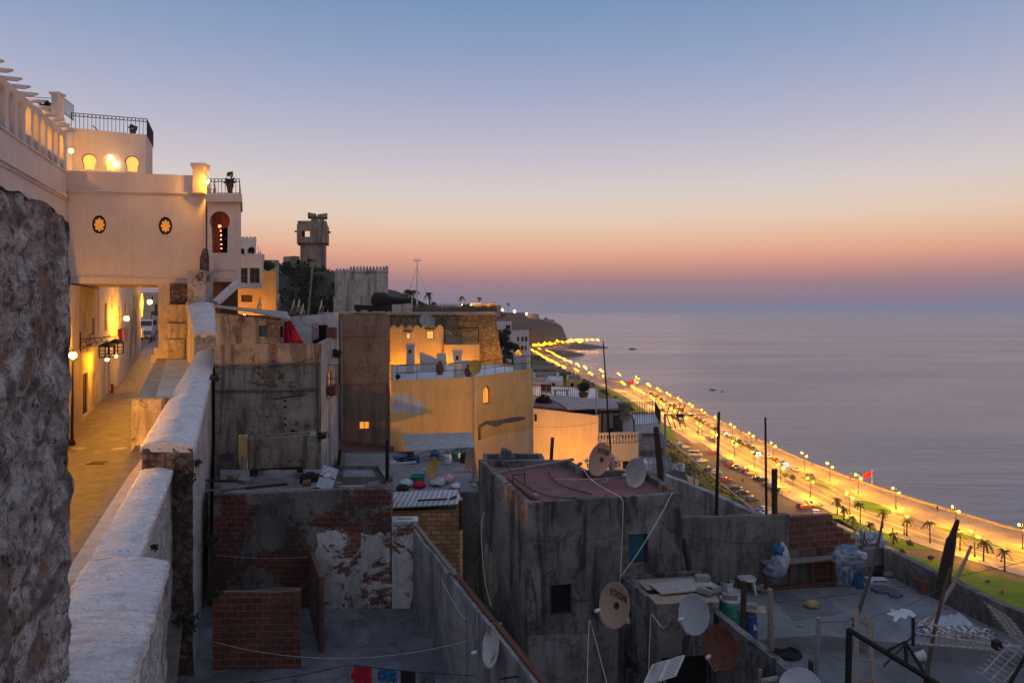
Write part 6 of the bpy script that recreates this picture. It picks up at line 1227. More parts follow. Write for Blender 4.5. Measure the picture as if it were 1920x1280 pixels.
b = bush('wall_plant', 'dark creeper on the white wall right of the crenellated building', 'plant', W(505, 498, 80), 1.0, 'leaf_mid', 260, .2, 'plants on house walls', stem=False)
h = House('creeper_wall', 'grey wall overgrown with creeper beside the white building', 'wall', [(494, 84), (523, 84), (523, 87), (494, 87)], 60, ZP(488, 84), 'old_fort', 'roof_grey', ZP(490, 84), .3, jit=.1); h.done()
# watch tower
Yt = 112; r = thing('watch_tower', 'ruined concrete watch tower with an overhanging head on the hill', 'tower', W(587, 505, Yt))
sh = [(563, Yt), (609, Yt), (612, Yt+4), (566, Yt+4)]
def body(name, ft_, zb, zt, mat, holes=()):
    hh = House('x', 'x', 'x', ft_, zb, zt, mat, 'concrete_wall', (zt if not isinstance(zt, list) else min(zt))-.1, .3, jit=.05)
    for e, b, kw in holes: hh.hole(e, b, **kw)
    rt = hh.done(); out = []
    for ch in list(rt.children):
        ch.parent = r
        for v in ch.data.vertices: v.co += rt.location-r.location
        for g in ch.children:
            for v in g.data.vertices: v.co += rt.location-r.location
        if ch.name.startswith('wall'): ch.name = name
    bpy.data.objects.remove(rt)
body('shaft', sh, ZP(530, Yt), ZP(456, Yt), 'tower_concrete', [(0, (575, 486, 581, 491), dict(frame='tower_concrete', pane='dark_opening')), (0, (582, 486, 586, 491), dict(frame='tower_concrete', pane='dark_opening')), (0, (588, 486, 591, 491), dict(frame='tower_concrete', pane='dark_opening'))])
body('head', [(556.5, Yt-.7), (613, Yt-.7), (617, Yt+4.6), (560, Yt+4.6)], ZP(456, Yt), ZP(421, Yt), 'tower_concrete', [(0, (566, 433, 581, 444), dict(frame=None, pane=None)), (2, (572, 432.5, 586, 444.5), dict(frame=None, pane=None))])
MB().prism([XY(558, Yt-.4), XY(612, Yt-.4), XY(614, Yt+4.2), XY(561, Yt+4.2)], ZP(423, Yt), ZP(414.5, Yt)).build('upper_rim', MATS['tower_concrete'], r)
m = MB(); m.prism([XY(583, Yt+.5), XY(596, Yt+.5), XY(597, Yt+3), XY(584, Yt+3)], ZP(415, Yt), ZP(405, Yt)); m.prism([XY(598, Yt+.5), XY(608, Yt+.5), XY(608, Yt+3), XY(598, Yt+3)], ZP(415, Yt), ZP(405, Yt)); m.build('lantern_post', MATS['tower_concrete'], r)
m = MB(); m.prism([XY(577, Yt), XY(593, Yt), XY(594, Yt+3), XY(578, Yt+3)], [ZP(406, Yt)]*4, [ZP(398, Yt), ZP(401, Yt), ZP(401, Yt), ZP(398, Yt)]); m.prism([XY(595, Yt), XY(614, Yt), XY(614, Yt+3), XY(596, Yt+3)], [ZP(407, Yt)]*4, [ZP(402, Yt), ZP(399.5, Yt), ZP(399.5, Yt), ZP(402, Yt)]); m.build('broken_cap', MATS['tower_concrete'], r)
m = MB(); m.bar(W(553, 434, Yt), W(558, 434, Yt), .25); m.bar(W(615, 436, Yt), W(620, 435, Yt), .25); m.build('spout', MATS['dark_iron'], r)
h = House('ruin', 'small roofless concrete ruin beside the watch tower', 'ruin', [(531, 113), (562, 113), (562, 117), (531, 117)], ZP(545, 113), ZP(481, 113), 'tower_concrete', 'concrete_wall', ZP(482, 113), .3, jit=.12); h.hole(0, (556, 487, 562, 505), frame=None, pane='dark_opening', name='opening'); h.done()
h = House('ruin_wall', 'long grey ruined retaining wall below the watch tower', 'wall', [(522, 100), (632, 101), (632, 103), (522, 103)], 56, [ZP(522, 100), ZP(509, 101), ZP(509, 101), ZP(522, 100)], 'concrete_wall', 'concrete_wall', ZP(524, 100), .4, jit=.35); h.done()
Yf = 86
h = House('white_fort', 'square weathered white fort with a crenellated top', 'fort', [(654, Yf), (728, Yf), (728, Yf+9), (654, Yf+9)], 58, ZP(506, Yf), 'old_fort', 'concrete_wall', ZP(512, Yf), .4, jit=0); h.crenel(0, .4, .5, .62, 'point'); h.crenel(1, .4, .5, .62, 'point'); fo = h.done(); MB().bar(W(654, 509, Yf-.05), W(728, 509, Yf-.05), .2, .16).build('string_course', MATS['old_fort'], fo)
h = House('fort_turret', 'narrower left bay of the white fort', 'fort', [(628, Yf+.4), (653.6, Yf+.4), (653.6, Yf+8), (628, Yf+8)], 58, ZP(507, Yf), 'old_fort', 'concrete_wall', ZP(513, Yf), .4, jit=0); h.crenel(0, .4, .3, .62, 'point'); h.done()
h = House('battery_wall', 'low whitewashed battery wall at the foot of the fort', 'wall', [(625, 74), (732, 74), (732, 76), (625, 76)], 58, ZP(555, 74), 'old_fort', 'concrete_wall', ZP(556, 74), .4, jit=.02); h.done()
h = House('battery_block', 'short whitewashed block under the cannon muzzle', 'wall', [(735, 72), (774, 72), (774, 75), (735, 75)], 58, [ZP(566, 72), ZP(560, 72), ZP(560, 72), ZP(566, 72)], 'old_fort', 'concrete_wall', ZP(568, 72), .3, jit=.03); h.done()
o = thing('cannon', 'huge black siege cannon pointing out to sea on the battery', 'cannon', W(715, 583, 67)); s = 67/K
MB().lathe([(0, -.35), (.35, -.3), (.75, 0), (.8, .3), (.72, 1.2), (.42, 1.5), (.36, 2.6), (.24, 3.4), (.3, 3.5), (.28, 3.6), (.12, 3.6), (.1, 3.0)], W(702, 562, 67), 18, (1, 0, -.03)).build('barrel', MATS['black_metal'], o)
m = MB(); m.prism([XY(700, 66.5), XY(735, 66.5), XY(735, 68), XY(700, 68)], ZP(583, 67), [ZP(556, 67), ZP(562, 67), ZP(562, 67), ZP(556, 67)]); m.prism([XY(664, 66.7), XY(702, 66.7), XY(702, 67.8), XY(664, 67.8)], ZP(581, 67), [ZP(571, 67), ZP(573, 67), ZP(573, 67), ZP(571, 67)]); m.build('carriage', MATS['black_metal'], o)
for px in (672, 695, 725): MB().lathe([(0, -.12), (.26, -.12), (.26, .12), (0, .12)], W(px, 580, 66.4), 14, (0, 1, 0)).build('wheel', MATS['black_metal'], o)
r = thing('radio_mast', 'tall thin radio mast with guy wires beyond the cannon', 'mast', W(782, 576, 125)); MB().tube([W(782, 576, 125), W(782, 532, 125), W(782.3, 486, 125)], [.16, .12, .06], 6).build('mast', MATS['white_paint'], r); m = MB(); m.bar(W(777, 489, 125), W(788, 489, 125), .1)
for px in (777, 782, 788): m.bar(W(px, 489, 125), W(px, 485, 125), .08)
m.build('aerial', MATS['dark_iron'], r); m = MB(); m.tube([W(782, 500, 125), W(757, 578, 125)], .025, 4); m.tube([W(782, 500, 125), W(810, 578, 130)], .025, 4); m.build('guy_wire', MATS['dark_iron'], r)
stick('pole', 'slender wooden pole standing before the hill under the tower', 'pole', W(578, 590, 60), W(586, 498, 60), .09, 'grey_wood')
stick('aerial', 'thin rooftop aerial on the white crenellated building', 'aerial', W(484, 478, 77), W(484, 462, 77), .03, 'dark_iron'); stick('aerial', 'second thinner aerial beside the crenellated building', 'aerial', W(488, 478, 76), W(488, 468, 76), .025, 'dark_iron')
# hill scrub, reeds, trees
m = MB(); random.seed(11)
for k in range(230):
    px = random.uniform(520, 735); Y = random.uniform(90, 125); x = (px-960)/K*Y; z = land(x, Y)
    if 556 < px < 618 and Y > 105: continue
    leafball(m, (x, Y, z+.3), random.uniform(.6, 1.6), 60, .28)
o = m.build('hill_scrub', MATS['leaf_dark']); tag(o, None, None, None, 'stuff')
m = MB()
for k in range(1500):
    px = random.uniform(776, 930); Y = random.uniform(66, 74); x = (px-960)/K*Y; p = V((x, Y, ZP(585, 63))); h_ = random.uniform(.4, 1.0)
    m.face([p, p+V((.05, 0, 0)), p+V((random.uniform(-.15, .15), 0, h_))])
tag(m.build('dry_reeds', MATS['dry_grass']), None, None, None, 'stuff')
m = MB()
for k in range(420):
    Y = random.uniform(75, 290); e = xe(Y); x = e-random.uniform(2, 32) if Y < 260 else e-random.uniform(3, 22); z = land(x, Y); leafball(m, (x, Y, z+.2), random.uniform(.4, 1.1), 26, .3, .6)
tag(m.build('slope_scrub', MATS['leaf_mid']), None, None, None, 'stuff')
m = MB()
for k in range(500):
    Y = random.uniform(320, 1200); e = xe(Y); x = e-random.uniform(4, 130 if Y < 900 else 150); z = land(x, Y); leafball(m, (x, Y, z+.5), random.uniform(1.2, 3.6), 22, 1.0, .7)
tag(m.build('headland_scrub', MATS['leaf_dark']), None, None, None, 'stuff')
def tree(name, label, px, py_base, py_top, Y, w, n=900, mat='leaf_dark', group=None, size=.3):
    b = W(px, py_base, Y); t_ = W(px, py_top, Y); H = t_.z-b.z; o = thing(name, label, 'tree', b, group); MB().tube([b, b+V((.1, 0, H*.3)), b+V((0, .1, H*.6))], [w*.09, w*.06, w*.03], 7).build('trunk', MATS['bark'], o); m = MB()
    for k in range(4): a = k*1.6; m.tube([b+V((0, 0, H*.35)), b+V((math.cos(a)*w*.3, math.sin(a)*w*.3, H*.65))], [w*.03, w*.012], 5)
    m.build('limb', MATS['bark'], o); m = MB()
    for k in range(9): leafball(m, b+V((random.uniform(-.5, .5)*w*.8, random.uniform(-.4, .4)*w, H*random.uniform(.35, .88))), w*random.uniform(.18, .3), n//9, size)
    m.build('crown', MATS[mat], o); return o
tree('dark_tree', 'dense dark tree beside the sloping end of the golden fortress wall', 946, 690, 613, 100, 3.3, 2200, size=.16); tree('dark_tree', 'smaller dark tree beside the white apartment block', 960, 690, 640, 104, 2.6, 1300, size=.16)
for k, (px, py, Y, h_) in enumerate(((770, 578, 130, 3.6), (806, 578, 150, 3.8), (866, 582, 330, 7), (953, 590, 700, 12), (899, 578, 420, 7), (812, 580, 150, 2))):
    p = W(px, py, Y); palm(p.x, Y, h_, ['spreading palm beside the radio mast', 'single tall palm right of the radio mast', 'tiny palm beside the first ridge lamp', 'tiny palm on the headland skyline', 'tiny palm beside the lit yellow ridge house', 'short palm under the single tall palm'][k], 'palms on the ridge', p.z-.5, 26, (2.0, 1.1, 2, 2.4, 2, 1.0)[k])
for k, (px, py, Y, r_) in enumerate(((775, 574, 135, 1.6), (790, 576, 140, 1.4), (760, 576, 120, 1.3), (875, 578, 320, 3), (940, 588, 600, 5), (928, 584, 500, 4), (1002, 597, 1120, 8), (1024, 600, 1130, 7))): bush('ridge_bush', ['bush left of the single tall palm', 'low bush under the radio mast', 'bush between cannon muzzle and mast', 'bushes by the tiny ridge palm', 'bush on the headland skyline beside a lamp', 'bush right of the lit ridge house', 'dark bush crowning the headland, left one', 'dark bush crowning the headland, right one'][k], 'bush', W(px, py, Y), r_, 'leaf_dark', 300, r_*.18, 'bushes on the ridge')
# far houses on the ridge
def far_house(px0, px1, py0, py1, Y, label, mat, win=(), top='concrete_wall', group='houses on the far ridge', D=8):
    h = House('far_house', label, 'house', [(px0, Y), (px1, Y), (px1, Y+D), (px0, Y+D)], ZP(py1, Y)-3, ZP(py0, Y), mat, top, ZP(py0, Y)-.3, .4, group, jit=0)
    for b in win: h.hole(0, b, frame=None, pane='glass_dark', name='window', deep=.2)
    return h.done()
far_house(905, 929, 569, 583, 420, 'lit yellow house on the far ridge', 'yellow_peeled', [(918, 573, 921, 577)]); far_house(917, 939, 572, 585, 440, 'brown block behind the lit yellow ridge house', 'tower_concrete'); far_house(858, 886, 572, 583, 330, 'pale low house at the first ridge lamp', 'white_house'); far_house(880, 906, 568, 583, 380, 'grey house with roof plants left of the lit ridge house', 'old_fort', [(886, 573, 889, 577)])
far_house(985, 1009, 588, 596, 1090, 'dark flat house near the headland top', 'concrete_wall', D=14); far_house(1003, 1040, 599, 604, 1120, 'long pale wall on the headland cliff top', 'tower_concrete', D=6); far_house(925, 985, 586, 596, 620, 'long grey villa wall along the headland slope', 'concrete_wall', D=10); far_house(728, 748, 560, 575, 140, 'small hut between fort and cannon muzzle', 'old_fort')
h = House('apartment_block', 'white three storey apartment block beyond the dark tree', 'building', [(927, 190), (959, 190), (959, 204), (927, 204)], 30, ZP(604, 190), 'white_wall', 'white_roof', ZP(606, 190), .3, jit=0); h.hole(0, (948, 609, 957, 617), frame='grey_wood', pane='glass_dark'); ab = h.done()
h = House('apartment_block', 'lower white wing of the apartment block with six windows', 'building', [(950, 186), (990, 187), (991, 199), (950, 199)], 20, ZP(621, 187), 'white_wall', 'white_roof', ZP(624, 187), .3, jit=0)
for x in (969.5, 977, 984):
    for y in (631, 648): h.hole(0, (x, y, x+(5 if x > 970 else 4), y+9), frame='grey_wood', pane='glass_dark', fw=.06)
ab2 = h.done(); railing(ab2, 'roof_railing', [V((h.P[0].x, h.P[0].y+.2, ZP(621, 187))), V((h.P[1].x, h.P[1].y+.2, ZP(621, 187)))], .9, .8, .03)
glow('ridge_sodium', (1, .5, .12), 900)
for k, (px, py, Y, rr_) in enumerate(((866, 572, 325, .3), (883, 572, 375, .35), (903, 574, 405, .5), (942, 581, 560, .5), (965, 584, 640, .6), (987, 588, 1080, .7), (1004, 600, 1112, .6), (908, 577, 410, .3))):
    c = W(px, py, Y); globe_lamp('post_lamp', ['ridge lamp beside the pale low house', 'ridge lamp left of the lit yellow house', 'strong lamp lighting the yellow ridge house', 'ridge lamp among bushes beyond the lit house', 'ridge lamp in the middle of the headland crest', 'ridge lamp near the dark flat headland house', 'lamp on the long cliff top wall', 'lower lamp at the foot of the lit ridge house'][k], c, rr_, (c.x, c.y, c.z-4), 'ridge_sodium')
# ================================================================ satellite dishes
def dish(label, c, r, n, mat, foot=None, text=False, lnb=True, group='satellite dishes on the roofs', back=False, spot=None):
    c = V(c); n = V(n).normalized(); o = thing('satellite_dish', label, 'satellite dish', foot if foot is not None else c-V((0, 0, r*1.2)), group)
    prof = [(0, -.2*r), (.3*r, -.185*r), (.6*r, -.13*r), (.85*r, -.055*r), (r, 0), (1.03*r, -.01*r), (1.0*r, -.035*r), (.6*r, -.165*r), (.3*r, -.22*r), (0, -.235*r)]
    MB().lathe(prof, c, 28, n).build('reflector', MATS[mat], o)
    up = (V((0, 0, 1))-n*n.z).normalized(); sd = up.cross(n)
    m = MB(); b = c-n*.25*r; m.tube([b, b-n*.22*r], .05, 6); f = V(foot) if foot is not None else c-V((0, 0, r*1.2))-n*.3*r
    m.tube([b-n*.2*r, V((b.x, b.y, max(f.z, b.z-r*.6)))-n*.22*r*.5, f], .028, 6); m.lathe([(.24*r, 0), (.2*r, .06), (.05, .16)], f, 10); m.build('mount', MATS['dark_iron' if r < .3 else 'grey_metal'], o)
    if lnb:
        m = MB(); a = c-up*r*.98-n*.02; e = c+n*r*.95-up*r*.35; m.tube([a, a+n*r*.3-up*.03, e], .016, 6); ar = m.build('feed_arm', MATS['grey_metal'], o); MB().lathe([(0, -.05), (.035, -.05), (.045, .02), (.03, .09), (0, .09)], e, 8, c-e).build('receiver', MATS['white_plastic'], ar)
    if text:
        cu = bpy.data.curves.new('lettering', 'FONT'); cu.body = 'ECHOLINK'; cu.size = r*.4; cu.align_x = 'CENTER'; cu.extrude = .002; tf = bpy.data.objects.new('lettering', cu); COL.objects.link(tf); bpy.context.view_layer.update()
        me = bpy.data.meshes.new_from_object(tf.evaluated_get(bpy.context.evaluated_depsgraph_get())); bpy.data.objects.remove(tf); me.materials.clear(); me.materials.append(MATS['letter_black']); t = bpy.data.objects.new('lettering', me); COL.objects.link(t)
        for v in me.vertices: x, y = v.co.x*.62, v.co.y*1.1; q = c+sd*(x+r*.08)+up*(y+r*.34); rr = ((x+r*.08)**2+(y+r*.34)**2)/r/r; q = q-n*(.2*r*(1-rr))+n*(v.co.z+.012); v.co = q-V(OFF[o.name])
        t.parent = o
        m = MB(); q = c-n*.185*r; m.lathe([(.1*r, .0), (.15*r, .004), (.15*r, -.02)], q+n*.02, 14, n); m.lathe([(0, .0), (.07*r, .004), (.07*r, -.02)], q+n*.02, 12, n); m.build('emblem', MATS['letter_black'], o)
    return o
roofz = ZP(943, 18)-.22
dish('tan lettered dish standing on the worn red roof', W(1124, 860, 20.6), .5, (-.82, -.45, .35), 'dish_tan', (W(1134, 0, 21.1).x, 21.1, roofz), True)
dish('pale grey dish at the seaward corner of the red roof', W(1191, 886, 20.6), .44, (-.8, -.5, .33), 'dish_grey', (W(1204, 0, 21).x, 21, roofz))
dish('tan lettered dish hung on the front of the concrete house', W(1151, 1134, 15.9), .5, (-.8, -.5, .33), 'dish_tan', W(1175, 1165, 17.2), True)
dish('grey stained dish in front of the plank covered annex', W(1300, 1151, 15.9), .44, (-.78, -.52, .33), 'dish_grey', W(1318, 1165, 16.5))
dish('rust red dish on the dark diagonal parapet', W(1350, 1214, 15.2), .46, (-.72, -.6, .22), 'dish_rust', W(1372, 1232, 15.6))
dish('white dish with rusty centre fixed to the courtyard wall', W(919, 1213, 15.9), .42, (-.87, -.4, .25), 'dish_rusty', W(952, 1228, 16.3))
dish('yellow dish standing edge-on on the grey roof', W(811, 876, 32.0), .48, (-.8, -.5, .3), 'dish_yellow', (W(816, 0, 32.2).x, 32.2, CZ-8.2))
dish('rusty brown dish at the edge of the grey roof', W(881, 860, 31.6), .5, (-.85, -.45, .25), 'dish_tan', (W(888, 0, 31.8).x, 31.8, CZ-8.2), lnb=False)
dish('ochre dish in front of the ochre house terrace', W(891, 688, 44.2), .47, (-.5, -.85, .1), 'dish_yellow', W(884, 706, 44.9), lnb=False)
dish('grey dish rim at the bottom edge of the view by the parapet', W(1501, 1293, 13.2), .4, (-.5, -.6, .6), 'dish_grey', W(1515, 1310, 13.6), lnb=False)
for k, (px, py, Y, r_) in enumerate(((485, 569, 37, .34), (520, 561, 39, .36), (548, 574, 37.6, .42), (558, 573, 37.8, .4), (565, 582, 37.2, .4), (600, 574, 38.6, .4), (612, 590, 38.6, .3))):
    dish(['cream dish edge-on nearest the crenellated building', 'small cream dish below the lit yellow wall', 'cream dish, front one of the close pair behind the grimy house', 'cream dish, rear one of the close pair behind the grimy house', 'leaning cream dish right of the close pair', 'cream dish by itself near the brown wall top', 'low cream dish beside the brown wall corner'][k], W(px, py, Y), r_, (-.92, -.25, .25), 'dish_cream', W(px+3, py+14, Y+.4), lnb=False)
for k, (px, py, r_, mt, n) in enumerate(((795, 604, .33, 'dish_cream', (-.9, -.4, .2)), (799, 600, .55, 'dish_grey', (.2, -.95, .2)), (806, 604, .5, 'dish_grey', (-.4, -.9, .2)), (827, 606, .52, 'dish_dark', (.1, -.98, .1)))):
    dish(['small cream dish on the crenellated house roof', 'large grey dish on the crenellated house roof', 'bluish dish crossing the large grey one', 'round dark dish at the end of the crenellated house roof'][k], W(px, py, 59.4), r_, n, mt, W(px, 619, 59.8), lnb=False)
dish('tiny ochre dish on the roof below the dark tree', W(972, 662, 62), .3, (-.4, -.9, .2), 'dish_yellow', W(972, 672, 62.3), lnb=False)
# ================================================================ poles and aerials on the roofs
stick('pole', 'tall thin dark rod rising behind the tan lettered dish', 'pole', W(1147, 880, 21.2), W(1131, 640, 21.2), (.03, .018), 'black_metal')
stick('post', 'rough wooden post against the glowing peach house', 'post', W(1033, 872, 23.4), W(1036, 820, 23.4), .06, 'dark_wood'); stick('post', 'thick leaning wooden post beside the gas bottles', 'post', W(1241, 908, 23), W(1230, 800, 23), (.13, .09), 'dark_wood')
stick('pole', 'tall dark pole rising from the middle of the concrete wall', 'pole', W(1343, 968, 21), W(1348, 772, 21), (.055, .04), 'black_metal'); stick('pole', 'slim dark pole between the tall pole and the thick post', 'pole', W(1437, 968, 21.2), W(1435, 782, 21.2), (.04, .03), 'black_metal'); stick('post', 'short thick timber post on the concrete wall', 'post', W(1452, 968, 21.2), W(1452, 879, 21.2), .09, 'dark_wood')
o = thing('tv_aerial', 'wide rooftop television aerial on a grey pole in front of the seafront road', 'aerial', W(1246, 905, 22)); MB().tube([W(1246, 905, 22), W(1247, 775, 22)], .035, 7).build('pole', MATS['grey_metal'], o); m = MB(); m.bar(W(1247, 778, 22), W(1323, 777, 21), .02)
for k, px in enumerate((1249, 1258, 1268, 1277)): m.bar(W(px+8, 756, 22.4), W(px+1, 778, 22), .02); m.bar(W(px+1, 778, 22), W(px+9, 803, 21.7), .02)
m.bar(W(1252, 765, 22.2), W(1280, 765, 22.2), .012); m.bar(W(1252, 801, 21.8), W(1284, 798, 21.8), .012); m.build('elements', MATS['dark_iron'], o); MB().box(W(1275, 779, 21.9), (.22, .1, .1)).build('amplifier', MATS['red_wood'], o)
stick('pole', 'thin metal pole on the peach house roof', 'pole', W(1118, 790, 40), W(1118, 724, 40), .04, 'grey_metal'); stick('post', 'dark pipe post at the corner of the low house roof', 'post', W(726, 912, 26.8), W(726, 824, 26.8), .075, 'black_metal'); stick('post', 'short red post beside the dark pipe post', 'post', W(733, 914, 26.6), W(733, 895, 26.6), .05, 'red_wood')
stick('post', 'dark post at the corner of the orange block hut', 'post', W(864, 992, 26), W(864, 938, 26), .08, 'dark_wood'); stick('post', 'thin pole standing on the boundary wall end', 'post', W(1302, 912, 26), W(1302, 868, 26), .035, 'grey_wood')
stick('post', 'pole on the small terraces beside the lamps', 'post', W(1136, 828, 41.4), W(1136, 776, 41.4), .03, 'grey_metal'); stick('post', 'slim post by the curved white wall', 'post', W(1190, 832, 40.6), W(1188, 784, 40.6), .04, 'dark_iron')
tag(MB().ball(W(1146, 858, 21), .12, 8).ball(W(1145, 866, 21), .13, 8, 1.3).ball(W(1147, 875, 21), .1, 8).build('cloth_bundle', MATS['pink_cloth']), 'pink and purple cloth bundle tied behind the tan dish', 'bundle')
# things on the red roof
RZ = roofz+.02
def onR(px, py): return G(px, py, CZ-RZ)
def roofp(px, py, dz=.04): p = onR(px, py); return p+V((0, 0, dz))
o = tag(MB().tube([roofp(953, 902, .08), roofp(1000, 938, .08)], .075, 10).build('pipe', MATS['terracotta']), 'red clay pipe lying along the red roof edge', 'pipe'); tag(MB().ball(roofp(1005, 936, .1), .13, 8, .7).build('pipe_elbow' if 0 else 'stone', MATS['brick_grey']), 'grey stone at the end of the red clay pipe', 'stone')
cable('dark cable bundle curving over the middle of the red roof', [roofp(1028, 884), roofp(1034, 898), roofp(1050, 910), roofp(1080, 921), roofp(1108, 928)], .018, 'cable_dark'); cable('second dark cable bundle lower on the red roof', [roofp(962, 897), roofp(985, 912), roofp(1010, 926), roofp(1040, 934), roofp(1080, 936)], .016, 'cable_dark')
stick('plank', 'long pale plank resting across the red roof parapet', 'plank', W(923, 888, 21.2), W(1075, 861, 22.9), .05, 'grey_wood'); stick('plank', 'short plank stub on the far parapet corner of the red roof', 'plank', W(1082, 872, 22), W(1090, 868, 21.9), .05, 'grey_wood')
o = thing('iron_stool', 'bent iron stool frame lying on the red roof', 'frame', roofp(970, 900, 0)); m = MB(); B = [roofp(952, 888), roofp(980, 884), roofp(984, 908), roofp(961, 912)]
for p in B: m.tube([p, p+V((0, 0, .3))], .014, 5)
for p, q in zip(B, B[1:]+B[:1]): m.tube([p+V((0, 0, .3)), q+V((0, 0, .3))], .014, 5)
m.build('frame', MATS['dark_iron'], o)
wire('thin cable stretched across the red roof to the grey dish', W(1040, 897, 20.4), W(1180, 892, 20.4), .05, .007, 'cable_white')
cable('long white cable from the red roof down the house front', [W(1092, 876, 21.6), W(1110, 900, 20), W(1146, 922, 18.9), W(1166, 935, 18.35), W(1168, 960, 18.3), W(1166, 1020, 18.3), W(1163, 1080, 18.3), W(1161, 1092, 18.3)], .011); cable('white cable slanting from the roof corner past the teal shutter', [W(1261, 922, 18.8), W(1240, 963, 18.3), W(1200, 1030, 17.9), W(1164, 1080, 17.8)], .011)
cable('white cable hanging down the shaded side of the concrete house', [W(910, 960, 21.9), W(904, 975, 21.6), W(903, 1010, 21.2), W(907, 1070, 20.6), W(914, 1110, 20.0), W(921, 1135, 19.6)], .012); cable('pair of cables dropping to the courtyard beside the lettered dish', [W(1105, 1162, 16), W(1103, 1200, 15.8), W(1101, 1285, 15.3)], .009); cable('cable slanting down right below the lettered dish receiver', [W(1106, 1162, 16), W(1118, 1205, 15.8), W(1139, 1285, 15.3)], .009)
cable('white cable looping from the stained grey dish receiver', [W(1257, 1158, 14.9), W(1250, 1172, 15.3), W(1240, 1174, 15.6), W(1228, 1158, 15.9), W(1221, 1152, 16), W(1219, 1180, 16), W(1216, 1260, 15.9)], .01)
cable('pale cable looped over the courtyard wall face', [W(828, 1085, 20.5), W(840, 1110, 19.8), W(860, 1145, 18.8), W(873, 1160, 18.2)], .012)
for k, (a, b, s_) in enumerate(((W(405, 1040, 23.5), W(735, 1015, 23.6), .3), (W(402, 1203, 18.5), W(880, 1200, 17.6), .45), (W(735, 1010, 23.8), W(865, 1060, 21), .2))): wire(['thin pale wire across the peeling brick front', 'pale wire slung across the courtyard over the brick shed', 'dark wire from the white end wall to the courtyard wall'][k], a, b, s_, .006, 'cable_white' if k < 2 else 'cable_dark')
for k, (a, b, s_) in enumerate(((W(405, 765, 31), W(596, 758, 33), .15), (W(742, 856, 37), W(770, 812, 41), .2), (W(1150, 855, 21), W(1240, 880, 22), .2), (W(1280, 930, 20), W(1430, 945, 21), .3), (W(1445, 1130, 17.6), W(1920, 1053, 16.5), .12), (W(1537, 1166, 15.7), W(1770, 1098, 18), .25), (W(1310, 892, 26), W(1420, 930, 24), .3), (W(739, 680, 42.2), W(898, 668, 45), .15))): wire(['faint wire along the grimy house brickwork', 'wire from the shelter up the ochre house', 'wire from the tan dish to the leaning post', 'wire from red roof corner to the slim pole', 'clothes wire crossing the terrace from the rough post', 'thin wire from the metal post to the stump', 'wire sagging over the grass bank', 'wire over the ochre house terrace'][k], a, b, s_, .006, 'cable_dark')
# courtyard clothes line
stick('pole', 'crooked clothes line prop in the courtyard', 'pole', W(652, 1278, 17), W(655, 1237, 17), .03, 'grey_wood')
wire('clothes line sagging across the courtyard', W(455, 1280, 17.3), W(655, 1245, 17), .05, .01); wire('clothes line carrying four garments', W(655, 1245, 17), W(890, 1266, 17), .03, .01)
ly = lambda px: 1245+(px-655)*.09+2.2
o = cloth('shirt', 'dark red top hanging first on the clothes line', W(664, ly(664), 17), W(697, ly(697), 17), .85, 'red_cloth', .03, 'laundry'); m = MB(); P = [W(665, ly(665), 16.98), W(657, 1270, 16.95), W(661, 1276, 16.95), W(668, 1258, 16.97)]; m.face(P); m.face([p+V((0, .02, 0)) for p in P][::-1]); m.build('sleeve', MATS['red_cloth'], o)
cloth('shorts', 'blue swim shorts hanging on the clothes line', W(710, ly(710), 17), W(742, ly(742), 17), .32, 'blue_cloth', .04, 'laundry', taper=1.15); cloth('trousers', 'black trousers hanging on the clothes line', W(751, ly(751), 17), W(779, ly(779), 17), .8, 'dark_cloth', .03, 'laundry'); cloth('skirt', 'grey cloth hanging last on the clothes line', W(787, ly(787), 17), W(816, ly(816), 17), .7, 'grey_cloth', .03, 'laundry')
# heaps on the corrugated hut and grey roof
gz = CZ-8.2
def hp(px, py): return G(px, py, 8.2)
p = hp(783, 902); tag(MB().lathe([(0, 0), (.3, 0), (.38, .3), (.34, .3), (.28, .05)], p, 14).build('washtub', MATS['green_plastic']), 'dark green washtub on the grey roof', 'washtub')
for k, (px, py, mt, s) in enumerate(((762, 910, 'pale_cloth', .34), (786, 912, 'red_cloth', .3), (820, 908, 'pale_cloth', .4), (838, 902, 'pink_cloth', .36), (756, 918, 'dark_cloth', .3), (854, 914, 'white_plastic', .25))):
    m = MB(); q = hp(px, py); m.ball(q+V((0, 0, s*.3)), s, 10, .5)
    for f in m.f:
        for v in f: v += V((noise.noise(v*4)*.2*s, 0, noise.noise(v*5+V((3, 3, 3)))*.35*s))
    tag(m.build('cloth_heap', MATS[mt], merge=True), ['pale cloth heap beside the washtub', 'red cloth heap in front of the washtub', 'white cloth heap in the middle of the laundry', 'pink towel heap drying by the white heap', 'dark rag heap at the corrugated roof corner', 'white plastic heap at the hut roof end'][k], 'laundry heap')
stick('plank', 'dark batten lying on the pale corrugated roof', 'plank', W(783, 938, 28.6), W(839, 935, 28.7), .045, 'dark_wood'); stick('plank', 'short dark batten at the end of the corrugated roof', 'plank', W(844, 935, 28.8), W(855, 930, 29.2), .05, 'dark_wood')
for k, (px, py) in enumerate(((815, 862), (857, 862), (870, 866), (840, 868))): tag(MB().lathe([(0, 0), (.2, 0), (.22, .4), (.1, .5)], hp(px, py), 10).build('drum', MATS[['blue_plastic', 'green_plastic', 'dark_cloth', 'white_plastic'][k]]), ['blue drum stored under the tarpaulins', 'green drum stored under the tarpaulins', 'black drum stored under the tarpaulins', 'white drum stored in front of the tarpaulins'][k], 'drum')
